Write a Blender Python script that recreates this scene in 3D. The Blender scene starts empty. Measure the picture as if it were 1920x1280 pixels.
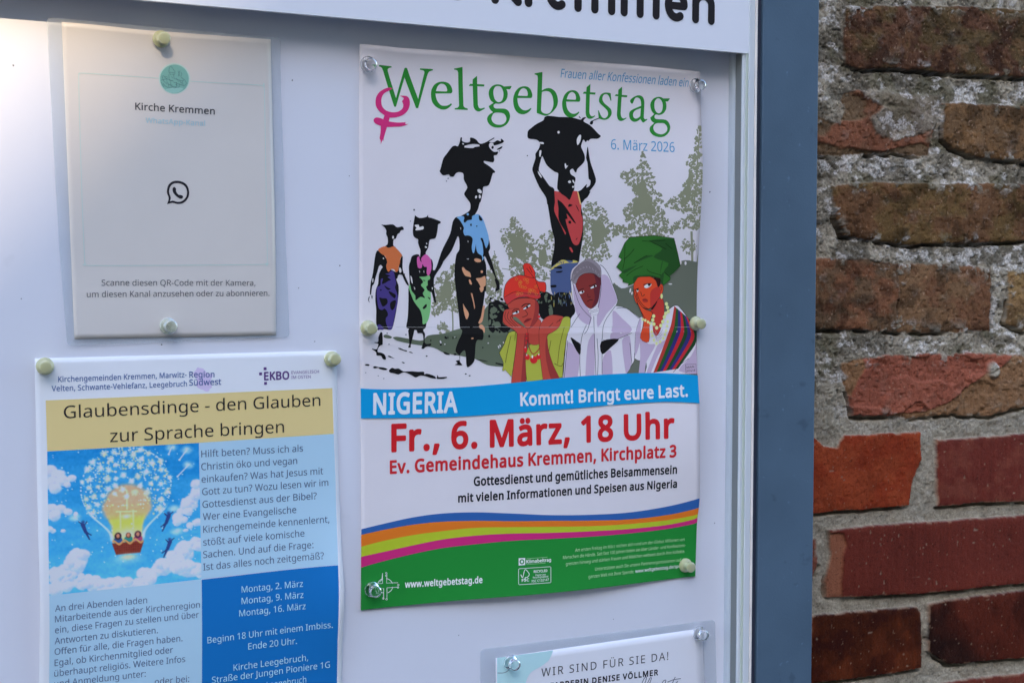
import bpy, math, random
import numpy as np
from mathutils import Vector, Matrix
from mathutils.geometry import tessellate_polygon

scene = bpy.context.scene
COL = scene.collection
R = math.radians

# ------------------------------------------------------------------ camera
# board frame: x right, y up, z towards the viewer, millimetres, origin at the
# poster's lower left corner on the board's face
BASE = 1.25                                   # that corner's height over the pavement, metres
def W(x, y, z):
    return Vector((x / 1000.0, -z / 1000.0, BASE + y / 1000.0))
FPX = 2700.0
YAW, PITCH, ROLL = R(-25.7), R(-2.2), R(0.2)
CPOS = np.array([-361.0, 242.0, 1013.0])
def _rot(a, b, c):
    ca, sa, cb, sb, cc, sc = math.cos(a), math.sin(a), math.cos(b), math.sin(b), math.cos(c), math.sin(c)
    return (np.array([[ca, 0, sa], [0, 1, 0], [-sa, 0, ca]]) @ np.array([[1, 0, 0], [0, cb, -sb], [0, sb, cb]])
            @ np.array([[cc, -sc, 0], [sc, cc, 0], [0, 0, 1]]))
ROT = _rot(YAW, PITCH, ROLL)
cam = bpy.data.cameras.new("camera")
cam_ob = bpy.data.objects.new("camera", cam)
COL.objects.link(cam_ob)
cam.sensor_width = 36.0
cam.lens = FPX / 1920.0 * 36.0
cam.clip_start, cam.clip_end = 0.01, 500.0
TOW = Matrix(((1, 0, 0), (0, 0, -1), (0, 1, 0)))
m3 = TOW @ Matrix([list(r) for r in ROT])
cam_ob.matrix_world = Matrix.Translation(W(*CPOS)) @ m3.to_4x4()
cam.dof.use_dof = True
cam.dof.focus_distance = 1.13
cam.dof.aperture_fstop = 16.0
scene.camera = cam_ob

# ------------------------------------------------------------------ light
SUN_DIR = Vector((-0.37, -1.0, 0.70)).normalized()      # towards the sun, world axes
world = bpy.data.worlds.new("World")
scene.world = world
world.use_nodes = True
wn = world.node_tree
sky = wn.nodes.new("ShaderNodeTexSky")
sky.sky_type = 'NISHITA'
sky.sun_disc = False
sky.sun_elevation = math.asin(SUN_DIR.z)
sky.sun_rotation = math.atan2(SUN_DIR.x, SUN_DIR.y)
sky.air_density = 1.0
sky.dust_density = 1.0
sky.ozone_density = 2.4
bg = wn.nodes["Background"]
bg.inputs[1].default_value = 0.15
wn.links.new(sky.outputs[0], bg.inputs[0])
sun = bpy.data.lights.new("sun", 'SUN')
sun.energy = 3.2
sun.angle = R(0.73)
sun.color = (1.0, 0.80, 0.56)
sun_ob = bpy.data.objects.new("sun", sun)
COL.objects.link(sun_ob)
sun_ob.rotation_euler = SUN_DIR.to_track_quat('Z', 'Y').to_euler()
sun_ob.location = (0, -4, 6)
vs = scene.view_settings
vs.view_transform = 'Standard'
vs.look = 'None'
vs.gamma = 1.0
vs.use_curve_mapping = False
vs.exposure = 2.28

# ------------------------------------------------------------------ helpers
rnd = random.Random(7)
def s2l(v):
    v = v / 255.0
    return v / 12.92 if v <= 0.04045 else ((v + 0.055) / 1.055) ** 2.4
LIGHT = (0.505, 0.58, 0.775)                   # what a pure white card in this shade measures
def C(r, g, b):
    return tuple(min(0.95, max(0.004, s2l(v) / l)) for v, l in zip((r, g, b), LIGHT))
MATS = {}
def mat(name, color=(0.5, 0.5, 0.5), rough=0.5, spec=0.5, **kw):
    if name in MATS:
        return MATS[name]
    m = bpy.data.materials.new(name)
    m.use_nodes = True
    b = m.node_tree.nodes["Principled BSDF"]
    b.inputs["Base Color"].default_value = (*color, 1)
    b.inputs["Roughness"].default_value = rough
    b.inputs["Specular IOR Level"].default_value = spec
    for k, v in kw.items():
        b.inputs[k.replace("_", " ")].default_value = v
    MATS[name] = m
    return m
def noise_tint(m, scale, amount, detail=4.0, bump=0.0, bscale=None, coord='Object', rough_amt=0.0):
    """multiply the base colour by soft procedural noise and add a fine bump"""
    nt = m.node_tree
    b = nt.nodes["Principled BSDF"]
    tc = nt.nodes.new("ShaderNodeTexCoord")
    n = nt.nodes.new("ShaderNodeTexNoise")
    n.inputs["Scale"].default_value = scale
    n.inputs["Detail"].default_value = detail
    nt.links.new(tc.outputs[coord], n.inputs["Vector"])
    mr = nt.nodes.new("ShaderNodeMapRange")
    mr.inputs[1].default_value, mr.inputs[2].default_value = 0.3, 0.7
    mr.inputs[3].default_value, mr.inputs[4].default_value = 1 - amount, 1 + amount
    nt.links.new(n.outputs["Fac"], mr.inputs[0])
    mx = nt.nodes.new("ShaderNodeMix")
    mx.data_type = 'RGBA'
    mx.blend_type = 'MULTIPLY'
    mx.inputs[0].default_value = 1.0
    mx.inputs[6].default_value = b.inputs["Base Color"].default_value
    nt.links.new(mr.outputs[0], mx.inputs[7])
    nt.links.new(mx.outputs[2], b.inputs["Base Color"])
    if rough_amt:
        mr2 = nt.nodes.new("ShaderNodeMapRange")
        r0 = b.inputs["Roughness"].default_value
        mr2.inputs[3].default_value, mr2.inputs[4].default_value = r0 - rough_amt, r0 + rough_amt
        nt.links.new(n.outputs["Fac"], mr2.inputs[0])
        nt.links.new(mr2.outputs[0], b.inputs["Roughness"])
    if bump:
        n2 = nt.nodes.new("ShaderNodeTexNoise")
        n2.inputs["Scale"].default_value = bscale or scale
        n2.inputs["Detail"].default_value = 6
        nt.links.new(tc.outputs[coord], n2.inputs["Vector"])
        bp = nt.nodes.new("ShaderNodeBump")
        bp.inputs["Strength"].default_value = bump
        bp.inputs["Distance"].default_value = 0.001
        nt.links.new(n2.outputs["Fac"], bp.inputs["Height"])
        nt.links.new(bp.outputs[0], b.inputs["Normal"])
    return m
def spots(m, scale, lo, hi, factor):
    """sparse small marks: darken (or lighten) the colour where a fine noise peaks"""
    nt = m.node_tree
    b = nt.nodes["Principled BSDF"]
    tc = nt.nodes.new("ShaderNodeTexCoord")
    n = nt.nodes.new("ShaderNodeTexNoise")
    n.inputs["Scale"].default_value = scale
    n.inputs["Detail"].default_value = 3
    nt.links.new(tc.outputs["Object"], n.inputs["Vector"])
    mr = nt.nodes.new("ShaderNodeMapRange")
    mr.inputs[1].default_value, mr.inputs[2].default_value = lo, hi
    mr.inputs[3].default_value, mr.inputs[4].default_value = 1.0, factor
    nt.links.new(n.outputs["Fac"], mr.inputs[0])
    mx = nt.nodes.new("ShaderNodeMix")
    mx.data_type = 'RGBA'
    mx.blend_type = 'MULTIPLY'
    mx.inputs[0].default_value = 1.0
    src = b.inputs["Base Color"].links[0].from_socket if b.inputs["Base Color"].links else None
    if src: nt.links.new(src, mx.inputs[6])
    else: mx.inputs[6].default_value = b.inputs["Base Color"].default_value
    nt.links.new(mr.outputs[0], mx.inputs[7])
    nt.links.new(mx.outputs[2], b.inputs["Base Color"])
    return m
def ink(rgb, gloss=0.42):
    """a printed ink of the colour the photograph shows in the shade"""
    return mat("ink_%02x%02x%02x" % rgb, C(*rgb), gloss, 0.06 if max(rgb) < 45 else 0.22)

def link(name, me, parent=None):
    o = bpy.data.objects.new(name, me)
    COL.objects.link(o)
    if parent:
        o.parent = parent
    return o
def mesh_ob(name, verts, faces, mats, parent=None, mi=None, smooth=False):
    me = bpy.data.meshes.new(name)
    me.from_pydata([tuple(v) for v in verts], [], faces)
    for m in (mats if isinstance(mats, (list, tuple)) else [mats]):
        me.materials.append(m)
    if mi is not None:
        me.polygons.foreach_set("material_index", mi)
    if smooth:
        me.polygons.foreach_set("use_smooth", [True] * len(me.polygons))
    me.update()
    return link(name, me, parent)
def thing(name, label, cat, loc=None, group=None):
    o = bpy.data.objects.new(name, None)
    o.empty_display_size = 0.05
    COL.objects.link(o)
    tag(o, label, cat, group)
    return o
def tag(o, label=None, cat=None, group=None, kind=None):
    if label: o["label"] = label
    if cat: o["category"] = cat
    if group: o["group"] = group
    if kind: o["kind"] = kind
    return o
class MB:
    def __init__(self):
        self.v, self.f = [], []
    def box(self, x0, x1, y0, y1, z0, z1, bev=0.0):
        """box in board millimetres, its edges chamfered by bev"""
        b = bev
        if b <= 0:
            n = len(self.v)
            for x in (x0, x1):
                for y in (y0, y1):
                    for z in (z0, z1):
                        self.v.append(W(x, y, z))
            for q in ((0, 1, 3, 2), (4, 6, 7, 5), (0, 4, 5, 1), (2, 3, 7, 6), (0, 2, 6, 4), (1, 5, 7, 3)):
                self.f.append([n + i for i in q])
            return
        # chamfered outline in x/z, extruded along y (all our profiles run upright) with plain ends
        prof = []
        for cx, cz, a0 in ((x1, z1, 0), (x0, z1, 90), (x0, z0, 180), (x1, z0, 270)):
            sx = 1 if cx == x1 else -1
            sz = 1 if cz == z1 else -1
            for k in range(4):
                a = R(a0 + 30 * k)
                prof.append((cx - sx * b + b * math.cos(a), cz - sz * b + b * math.sin(a)))
        self.prism(prof, y0, y1)
    def prism(self, prof, y0, y1):
        n = len(self.v); k = len(prof)
        for y in (y0, y1):
            for x, z in prof:
                self.v.append(W(x, y, z))
        for i in range(k):
            j = (i + 1) % k
            self.f.append([n + j, n + i, n + k + i, n + k + j])
        self.f.append([n + i for i in range(k)])
        self.f.append([n + k + i for i in reversed(range(k))])
    def hprism(self, prof, x0, x1):
        """outline in (z, y) extruded along x"""
        n = len(self.v); k = len(prof)
        for x in (x0, x1):
            for z, y in prof:
                self.v.append(W(x, y, z))
        for i in range(k):
            j = (i + 1) % k
            self.f.append([n + i, n + j, n + k + j, n + k + i])
        self.f.append([n + i for i in reversed(range(k))])
        self.f.append([n + k + i for i in range(k)])
    def build(self, name, m, parent=None, smooth=False):
        return mesh_ob(name, self.v, self.f, m, parent, smooth=smooth)

# ------------------------------------------------------------------ measuring off the photograph
def ray(px, py):
    d = ROT @ np.array([(px - 960.0) / FPX, (640.0 - py) / FPX, -1.0])
    return d
def at(px, py, z=0.0):
    """the point of the plane z (board frame) seen at pixel px, py of the 1920 x 1280 photograph"""
    d = ray(px, py)
    t = (z - CPOS[2]) / d[2]
    return CPOS[0] + t * d[0], CPOS[1] + t * d[1]
def proj(x, y, z):
    d = (np.array([x, y, z]) - CPOS) @ ROT
    return 960 + FPX * d[0] / -d[2], 640 - FPX * d[1] / -d[2]

# ------------------------------------------------------------------ lettering: outlines of a plain humanist sans in three weights
FONT_DATA = {
 "r": {
  "A": (512, [[437,0,368,177,141,177,73,0,0,0,224,575,289,575,512,0],[282,415,255,500,230,415,165,241,346,241]]),
  "B": (521, [[241,573,307,569,361,558,404,541,434,515,453,478,459,431,456,399,446,371,431,347,409,328,382,313,350,304,350,300,384,292,415,279,441,261,461,236,474,203,478,163,472,115,454,74,425,42,385,19,337,5,279,0,78,0,78,573],[256,329,318,335,357,352,377,382,384,423,376,463,351,490,308,506,245,511,150,511,150,329],[150,269,150,61,265,61,330,68,371,91,394,125,401,168,398,197,388,221,370,241,344,256,307,266]]),
  "C": (507, [[323,517,280,513,241,502,206,482,178,456,155,423,139,383,129,337,125,286,128,241,135,200,147,164,175,117,213,83,262,62,322,55,394,62,460,78,460,15,393,-2,356,-7,312,-8,257,-4,208,8,166,28,130,56,101,90,78,131,62,178,52,230,49,287,51,329,57,369,67,406,89,456,120,499,159,534,206,559,261,575,324,581,367,578,409,572,448,561,482,547,453,486,394,508,360,515]]),
  "D": (585, [[536,292,533,231,521,177,501,131,474,91,439,58,399,33,351,15,297,4,237,0,78,0,78,573,254,573,309,569,359,558,404,540,443,516,476,484,502,446,521,401,533,350],[460,289,457,337,449,379,435,415,404,457,361,487,308,505,244,511,150,511,150,62,228,62,299,68,357,87,402,119,434,164,454,220]]),
  "E": (446, [[398,0,78,0,78,573,398,573,398,509,150,509,150,330,383,330,383,268,150,268,150,63,398,63]]),
  "F": (416, [[150,0,78,0,78,573,398,573,398,509,150,509,150,306,383,306,383,243,150,243]]),
  "G": (584, [[326,302,524,302,524,22,431,-1,380,-6,323,-8,267,-4,217,8,173,28,136,55,105,89,81,130,63,176,52,229,49,286,53,343,65,395,84,442,111,482,145,517,186,544,233,564,286,577,346,581,392,578,437,572,516,547,489,484,421,508,382,515,342,517,298,514,259,505,225,489,181,455,150,409,136,373,127,332,124,286,127,243,134,202,146,166,175,119,216,84,251,68,292,58,340,55,404,59,452,68,452,238,326,238]]),
  "H": (594, [[516,0,443,0,443,267,150,267,150,0,78,0,78,573,150,573,150,330,443,330,443,573,516,573]]),
  "I": (272, [[239,0,32,0,32,42,99,57,99,515,32,531,32,573,239,573,239,531,172,515,172,57,239,42]]),
  "J": (219, [[-3,-152,-37,-150,-63,-142,-63,-81,-5,-89,33,-81,50,-70,63,-53,71,-29,74,3,74,573,146,573,146,9,141,-42,128,-82,105,-113,75,-135,39,-148]]),
  "K": (496, [[496,0,411,0,209,273,150,222,150,0,78,0,78,573,150,573,150,290,403,573,488,573,261,323]]),
  "L": (420, [[78,0,78,573,150,573,150,64,400,64,400,0]]),
  "M": (727, [[330,0,142,502,139,502,144,347,144,0,78,0,78,573,184,573,361,103,364,103,544,573,650,573,650,0,578,0,578,352,584,501,581,501,390,0]]),
  "N": (609, [[532,0,447,0,141,476,138,476,144,349,144,0,78,0,78,573,161,573,467,99,470,99,465,223,464,573,532,573]]),
  "O": (626, [[577,287,570,204,561,166,540,116,510,73,473,38,428,13,375,-3,314,-8,251,-3,196,13,151,39,114,73,85,116,65,167,51,245,49,288,52,344,62,396,78,442,100,482,130,517,166,545,208,565,258,577,314,581,369,577,417,565,459,545,495,517,524,483,547,442,564,396,574,344],[125,287,127,241,134,200,145,163,171,117,207,83,255,62,314,55,373,62,420,83,456,117,481,163,492,200,499,241,501,287,496,354,481,411,456,457,421,491,373,511,314,518,255,511,207,490,171,457,145,411,134,374,127,333]]),
  "P": (485, [[229,573,297,568,352,553,393,528,421,495,439,454,444,404,441,370,433,336,417,306,395,278,364,255,324,238,275,227,150,223,150,0,78,0,78,573],[223,511,150,511,150,285,258,288,298,296,330,311,352,334,365,363,370,401,361,449,334,484,289,504]]),
  "Q": (626, [[577,287,575,242,569,200,559,160,535,108,503,64,461,30,411,6,548,-136,444,-136,334,-7,251,-3,196,13,151,39,114,73,85,116,65,167,51,245,49,288,52,344,62,396,78,442,100,482,130,517,166,545,208,565,258,577,314,581,369,577,417,565,459,545,495,517,524,483,547,442,564,396,574,344],[125,287,127,241,134,200,145,163,171,117,207,83,255,62,314,55,373,62,420,83,456,117,481,163,492,200,499,241,501,287,496,354,481,411,456,457,421,491,373,511,314,518,255,511,207,490,171,457,145,411,134,374,127,333]]),
  "R": (499, [[236,573,301,568,353,555,393,532,422,500,439,460,444,410,440,368,427,334,408,306,385,285,330,257,487,0,403,0,264,237,150,237,150,0,78,0,78,573],[232,510,150,510,150,298,236,298,296,304,338,325,362,359,370,407,366,440,355,467,336,486,310,500,275,507]]),
  "S": (440, [[403,153,396,106,378,66,348,35,307,11,257,-3,198,-8,167,-7,83,4,41,19,41,88,113,65,156,57,201,55,240,57,273,66,298,79,316,98,327,120,330,147,327,173,318,194,302,213,277,230,242,247,131,294,106,311,85,330,69,351,57,375,50,403,48,435,54,477,71,513,99,542,136,563,180,576,231,581,276,578,318,572,389,549,366,487,302,508,266,515,229,517,196,515,169,507,148,494,133,478,124,457,121,434,124,407,133,386,149,367,172,351,204,335,293,299,332,279,362,255,385,228,398,194]]),
  "T": (446, [[259,0,187,0,187,509,8,509,8,573,437,573,437,509,259,509]]),
  "U": (586, [[513,202,507,146,489,95,459,52,416,20,380,4,338,-5,290,-8,225,-2,171,18,128,50,97,93,78,144,72,204,72,573,144,573,144,201,154,139,182,93,228,64,294,55,342,59,379,73,407,96,427,126,438,161,442,202,442,573,513,573]]),
  "V": (481, [[481,573,277,0,204,0,0,573,75,573,213,182,241,80,277,207,405,573]]),
  "W": (746, [[735,573,583,0,510,0,399,375,370,488,342,373,234,0,161,0,10,573,85,573,183,186,201,87,213,154,232,227,333,573,407,573,512,225,532,151,544,87,560,175,660,573]]),
  "X": (470, [[467,0,385,0,233,249,79,0,3,0,193,298,15,573,95,573,236,348,377,573,453,573,276,300]]),
  "Y": (454, [[227,291,376,573,454,573,263,222,263,0,191,0,191,219,0,573,79,573]]),
  "Z": (459, [[427,0,30,0,30,55,332,508,40,508,40,573,419,573,419,518,118,64,427,64]]),
  "a": (450, [[231,437,279,433,318,422,347,403,376,358,385,293,385,0,334,0,320,61,317,61,279,22,258,9,234,-1,172,-8,136,-5,103,6,75,23,55,48,41,80,37,119,50,176,87,219,127,238,179,251,316,259,310,330,293,359,265,375,227,380,194,378,163,370,106,347,84,400,151,426,190,434],[252,208,184,200,141,182,118,155,110,119,115,87,132,66,157,53,188,49,238,56,279,79,306,117,315,172,315,210]]),
  "b": (493, [[139,461,135,373,139,373,161,398,189,419,226,432,272,437,322,431,365,412,401,381,428,338,444,283,449,215,447,168,439,127,427,91,400,48,365,17,322,-2,272,-8,226,-3,189,10,161,31,139,55,133,55,119,0,68,0,68,609,139,609],[260,379,219,374,188,361,165,339,150,308,142,268,139,214,142,165,150,125,165,93,202,61,261,51,312,61,348,93,363,126,373,166,376,216,373,265,363,306,348,338,311,368]]),
  "c": (385, [[241,-8,187,-2,139,15,99,45,69,87,55,123,47,165,44,213,47,262,56,305,71,342,102,385,142,415,191,432,245,438,309,431,358,415,337,356,292,370,244,376,204,371,172,358,148,335,131,303,120,263,117,213,120,166,131,126,148,94,172,71,202,58,240,53,302,60,351,78,351,15,304,-2]]),
  "d": (493, [[221,-8,171,-2,128,17,92,48,65,91,49,146,44,214,49,282,66,338,93,381,128,413,171,432,221,438,253,436,280,429,303,420,323,407,354,374,359,374,354,438,354,609,425,609,425,0,368,0,358,58,354,58,323,24,303,11,279,1,252,-6],[232,51,290,60,328,88,348,135,355,213,352,263,343,304,329,336,291,369,231,379,181,368,146,334,130,300,120,260,117,213,120,165,130,125,146,93,181,61]]),
  "e": (452, [[234,438,286,432,329,414,364,385,390,346,406,299,411,244,411,201,117,201,127,137,154,90,197,62,254,52,293,54,327,60,392,82,392,20,327,-1,251,-8,194,-2,143,17,101,48,70,91,56,126,47,167,44,212,47,257,55,297,68,333,96,378,134,411,181,431],[233,380,188,372,154,348,130,309,119,257,338,257,335,292,326,322,312,346,292,364,266,376]]),
  "f": (276, [[266,375,158,375,158,0,87,0,87,375,12,375,12,408,87,432,92,507,104,547,124,577,152,597,186,609,252,612,310,599,292,544,262,552,228,556,197,550,175,532,162,502,158,430,266,430]]),
  "g": (493, [[221,438,261,434,297,422,329,402,355,373,359,373,369,430,425,430,425,-7,420,-63,404,-109,378,-146,341,-172,293,-187,233,-192,147,-186,110,-177,78,-165,78,-100,111,-114,149,-125,191,-132,237,-134,286,-126,324,-101,347,-63,355,-13,358,57,354,57,329,28,299,8,263,-4,221,-8,170,-2,126,18,91,51,65,95,49,149,44,214,49,278,65,332,91,377,126,411,169,431],[230,379,197,374,169,359,147,336,130,303,120,262,117,213,120,165,130,124,146,92,182,60,232,50,262,52,288,58,309,69,326,85,340,105,349,131,354,161,356,214,353,267,343,309,326,340,302,362,270,374]]),
  "h": (496, [[139,431,135,370,140,370,155,391,174,407,196,420,247,435,273,437,321,433,360,421,391,400,413,370,426,330,431,280,431,0,361,0,361,275,355,321,338,353,308,372,265,379,222,374,189,360,166,338,150,308,142,269,139,222,139,0,68,0,68,609,139,609]]),
  "i": (207, [[139,430,139,0,68,0,68,430],[104,591,119,588,133,580,142,566,145,546,142,526,133,512,119,504,104,501,88,504,75,512,66,526,63,546,66,566,75,580,88,588]]),
  "j": (207, [[18,-192,-18,-190,-44,-183,-44,-126,-6,-133,32,-130,51,-120,64,-100,68,-67,68,430,139,430,139,-64,136,-101,126,-133,110,-159,87,-177,56,-189],[63,546,66,566,75,580,88,588,104,591,119,588,133,580,142,566,145,546,142,526,133,512,119,504,104,501,88,504,75,512,66,526]]),
  "k": (428, [[138,291,135,221,138,221,189,285,326,430,409,430,235,246,421,0,336,0,187,200,138,158,138,0,68,0,68,609,138,609]]),
  "l": (207, [[139,0,68,0,68,609,139,609]]),
  "m": (750, [[540,438,603,429,649,401,669,371,681,330,685,280,685,0,615,0,615,277,610,321,594,353,567,372,528,379,474,369,438,342,418,298,411,237,411,0,342,0,339,308,332,333,320,353,303,367,281,376,253,379,215,374,185,360,164,338,150,308,141,269,139,223,139,0,68,0,68,430,125,430,136,371,140,371,155,392,173,409,217,431,266,438,312,433,349,420,378,398,398,366,402,366,427,398,461,420,499,433]]),
  "n": (496, [[275,438,322,434,361,421,391,401,413,371,426,330,431,280,431,0,361,0,361,275,355,321,338,353,308,372,265,379,204,368,166,338,146,289,139,223,139,0,68,0,68,430,125,430,136,371,140,371,156,392,175,409,198,422,222,431]]),
  "o": (485, [[442,216,438,165,428,121,411,82,388,51,359,25,324,7,285,-4,241,-8,200,-4,163,7,129,25,100,51,77,82,59,121,48,165,44,216,47,261,55,301,68,336,97,380,137,412,186,431,244,438,299,431,347,412,387,380,417,336,431,301,439,261],[117,216,120,169,130,128,147,95,172,71,203,56,243,51,282,56,314,71,339,95,356,128,366,169,369,216,365,263,355,303,338,335,314,359,282,374,242,379,185,368,147,335,130,303,120,263]]),
  "p": (493, [[273,438,322,432,365,413,401,383,428,339,444,284,449,216,447,170,439,129,427,93,401,49,365,17,322,-2,272,-8,241,-6,213,1,170,24,139,55,134,55,139,-16,139,-192,68,-192,68,430,126,430,136,371,139,371,170,405,189,419,213,429,240,436],[260,379,221,374,190,362,167,342,152,313,142,275,139,216,142,167,150,126,165,93,188,70,220,55,261,51,297,56,326,72,348,98,364,131,373,171,376,217,373,262,363,302,348,334,311,367]]),
  "q": (493, [[354,-9,358,58,354,58,332,32,303,11,266,-3,219,-8,170,-2,128,17,93,48,66,91,49,146,44,214,47,261,54,302,67,338,93,381,129,413,172,432,221,438,267,433,304,419,333,397,355,371,358,371,369,430,425,430,425,-192,354,-192],[233,51,272,55,304,67,327,87,342,116,352,153,355,213,352,263,343,305,328,337,290,369,231,379,181,368,145,334,130,300,120,260,117,213,120,165,130,126,146,93,182,61]]),
  "r": (331, [[269,438,319,433,310,368,264,374,240,371,217,363,195,351,176,334,161,313,149,289,141,261,139,229,139,0,68,0,68,430,126,430,134,351,137,351,170,395,191,413,214,426,240,435]]),
  "s": (384, [[348,119,343,80,327,49,302,24,268,6,226,-4,176,-8,135,-6,99,-1,42,19,42,83,104,60,141,52,178,49,224,53,256,66,274,86,280,112,278,128,271,141,259,154,212,180,103,228,76,245,57,266,45,292,41,324,52,372,85,408,118,425,157,435,202,438,275,430,339,409,315,353,258,372,228,378,197,380,159,377,131,366,114,350,108,328,111,312,119,298,133,286,182,261,257,231,289,215,314,197,333,176,344,150]]),
  "t": (289, [[212,50,272,59,272,5,219,-7,167,-5,138,4,112,20,91,44,78,79,74,125,74,375,13,375,13,409,75,437,103,528,144,528,144,430,269,430,269,375,144,375,144,127,149,93,163,69,185,54]]),
  "u": (496, [[427,430,427,0,370,0,359,57,356,57,340,36,321,20,298,8,247,-6,220,-8,173,-4,134,8,103,29,81,59,68,99,63,148,63,430,135,430,135,153,141,108,158,76,188,57,230,51,273,55,306,69,330,91,345,121,354,160,357,206,357,430]]),
  "v": (407, [[163,0,0,430,75,430,173,158,201,63,204,63,241,176,332,430,407,430,244,0]]),
  "w": (630, [[346,243,316,357,313,357,294,275,207,1,127,1,9,431,82,431,153,154,169,73,172,73,197,175,277,431,354,431,440,149,457,74,460,74,477,153,549,431,621,431,502,1,419,1]]),
  "x": (424, [[170,220,22,430,102,430,213,268,322,430,402,430,253,220,410,0,330,0,213,172,94,0,14,0]]),
  "y": (409, [[1,430,76,430,177,164,205,68,209,68,245,186,333,430,409,430,207,-97,188,-130,165,-156,138,-176,106,-188,67,-192,9,-186,9,-130,43,-134,79,-132,99,-126,116,-114,142,-80,174,-2]]),
  "z": (377, [[346,0,31,0,31,47,262,375,45,375,45,430,340,430,340,377,112,55,346,55]]),
  "ä": (450, [[231,437,279,433,318,422,347,403,376,358,385,293,385,0,334,0,320,61,317,61,279,22,258,9,234,-1,172,-8,136,-5,103,6,75,23,55,48,41,80,37,119,50,176,87,219,127,238,179,251,316,259,310,330,293,359,265,375,227,380,194,378,163,370,106,347,84,400,151,426,190,434],[252,208,184,200,141,182,118,155,110,119,115,87,132,66,157,53,188,49,238,56,279,79,306,117,315,172,315,210],[113,546,116,564,124,576,137,583,151,585,165,583,177,576,186,564,188,546,186,529,177,516,165,509,151,506,137,509,124,516,116,529],[264,546,267,564,275,576,287,583,301,585,315,583,327,576,336,564,338,546,336,529,327,516,315,509,301,506,287,509,275,516,267,529]]),
  "ö": (485, [[442,216,438,165,428,121,411,82,388,51,359,25,324,7,285,-4,241,-8,200,-4,163,7,129,25,100,51,77,82,59,121,48,165,44,216,47,261,55,301,68,336,97,380,137,412,186,431,244,438,299,431,347,412,387,380,417,336,431,301,439,261],[117,216,120,169,130,128,147,95,172,71,203,56,243,51,282,56,314,71,339,95,356,128,366,169,369,216,365,263,355,303,338,335,314,359,282,374,242,379,185,368,147,335,130,303,120,263],[131,546,134,564,142,576,154,583,168,585,183,583,195,576,203,564,206,546,203,529,195,516,183,509,168,506,154,509,142,516,134,529],[281,546,284,564,292,576,304,583,318,585,333,583,345,576,353,564,356,546,353,529,345,516,333,509,318,506,304,509,292,516,284,529]]),
  "ü": (496, [[427,430,427,0,370,0,359,57,356,57,340,36,321,20,298,8,247,-6,220,-8,173,-4,134,8,103,29,81,59,68,99,63,148,63,430,135,430,135,153,141,108,158,76,188,57,230,51,273,55,306,69,330,91,345,121,354,160,357,206,357,430],[136,546,138,564,147,576,159,583,173,585,187,583,200,576,208,564,211,546,208,529,200,516,187,509,173,506,159,509,147,516,138,529],[286,546,289,564,297,576,309,583,323,585,337,583,350,576,358,564,361,546,358,529,350,516,337,509,323,506,309,509,297,516,289,529]]),
  "ß": (506, [[419,495,416,469,407,447,395,428,318,357,309,344,306,330,312,311,319,302,427,221,445,200,459,178,467,153,470,123,465,81,451,48,429,23,399,6,362,-5,321,-8,285,-6,254,-1,204,19,204,83,237,67,276,54,318,49,356,54,382,67,396,89,401,118,394,152,385,167,351,197,273,253,257,270,246,288,240,306,238,326,241,349,249,369,276,400,324,439,336,454,345,471,347,491,340,520,319,540,286,551,245,555,218,553,193,547,171,537,154,521,142,499,139,468,139,0,68,0,68,468,74,517,91,554,119,581,155,599,197,610,245,613,294,610,336,600,371,584,397,561,413,531]]),
  "Ü": (586, [[513,202,507,146,489,95,459,52,416,20,380,4,338,-5,290,-8,225,-2,171,18,128,50,97,93,78,144,72,204,72,573,144,573,144,201,154,139,182,93,228,64,294,55,342,59,379,73,407,96,427,126,438,161,442,202,442,573,513,573],[181,689,184,707,192,719,205,726,219,728,233,726,245,719,254,707,257,689,254,671,245,659,233,651,219,649,205,651,192,659,184,671],[332,689,335,707,343,719,355,726,369,728,383,726,395,719,404,707,407,689,404,671,395,659,383,651,369,649,355,651,343,659,335,671]]),
  "Ö": (626, [[577,287,570,204,561,166,540,116,510,73,473,38,428,13,375,-3,314,-8,251,-3,196,13,151,39,114,73,85,116,65,167,51,245,49,288,52,344,62,396,78,442,100,482,130,517,166,545,208,565,258,577,314,581,369,577,417,565,459,545,495,517,524,483,547,442,564,396,574,344],[125,287,127,241,134,200,145,163,171,117,207,83,255,62,314,55,373,62,420,83,456,117,481,163,492,200,499,241,501,287,496,354,481,411,456,457,421,491,373,511,314,518,255,511,207,490,171,457,145,411,134,374,127,333],[201,689,204,707,213,719,225,726,239,728,253,726,265,719,274,707,277,689,274,671,265,659,253,651,239,649,225,651,213,659,204,671],[352,689,355,707,363,719,375,726,389,728,403,726,415,719,424,707,427,689,424,671,415,659,403,651,389,649,375,651,363,659,355,671]]),
  "0": (459, [[419,287,415,201,409,163,395,112,376,70,349,37,316,12,276,-3,229,-8,170,1,122,27,86,70,60,129,48,176,42,229,41,346,48,399,58,446,83,504,119,547,167,573,229,581,287,573,335,547,372,504,399,446,410,399,417,346],[110,287,111,238,121,156,137,111,159,78,190,59,229,52,268,59,298,78,320,110,336,156,343,194,348,287,347,336,336,417,320,463,298,495,268,515,229,521,190,515,159,495,137,463,121,417,115,380]]),
  "1": (459, [[285,0,216,0,216,422,219,499,108,405,71,452,226,573,285,573]]),
  "2": (459, [[417,0,38,0,38,59,228,251,287,320,306,353,318,387,322,424,315,466,294,496,261,514,221,520,181,517,147,506,115,489,83,466,45,513,94,548,153,572,186,578,221,581,270,576,313,562,347,540,372,510,388,472,394,428,389,385,375,344,353,305,324,267,247,185,128,67,128,64,417,64]]),
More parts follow.
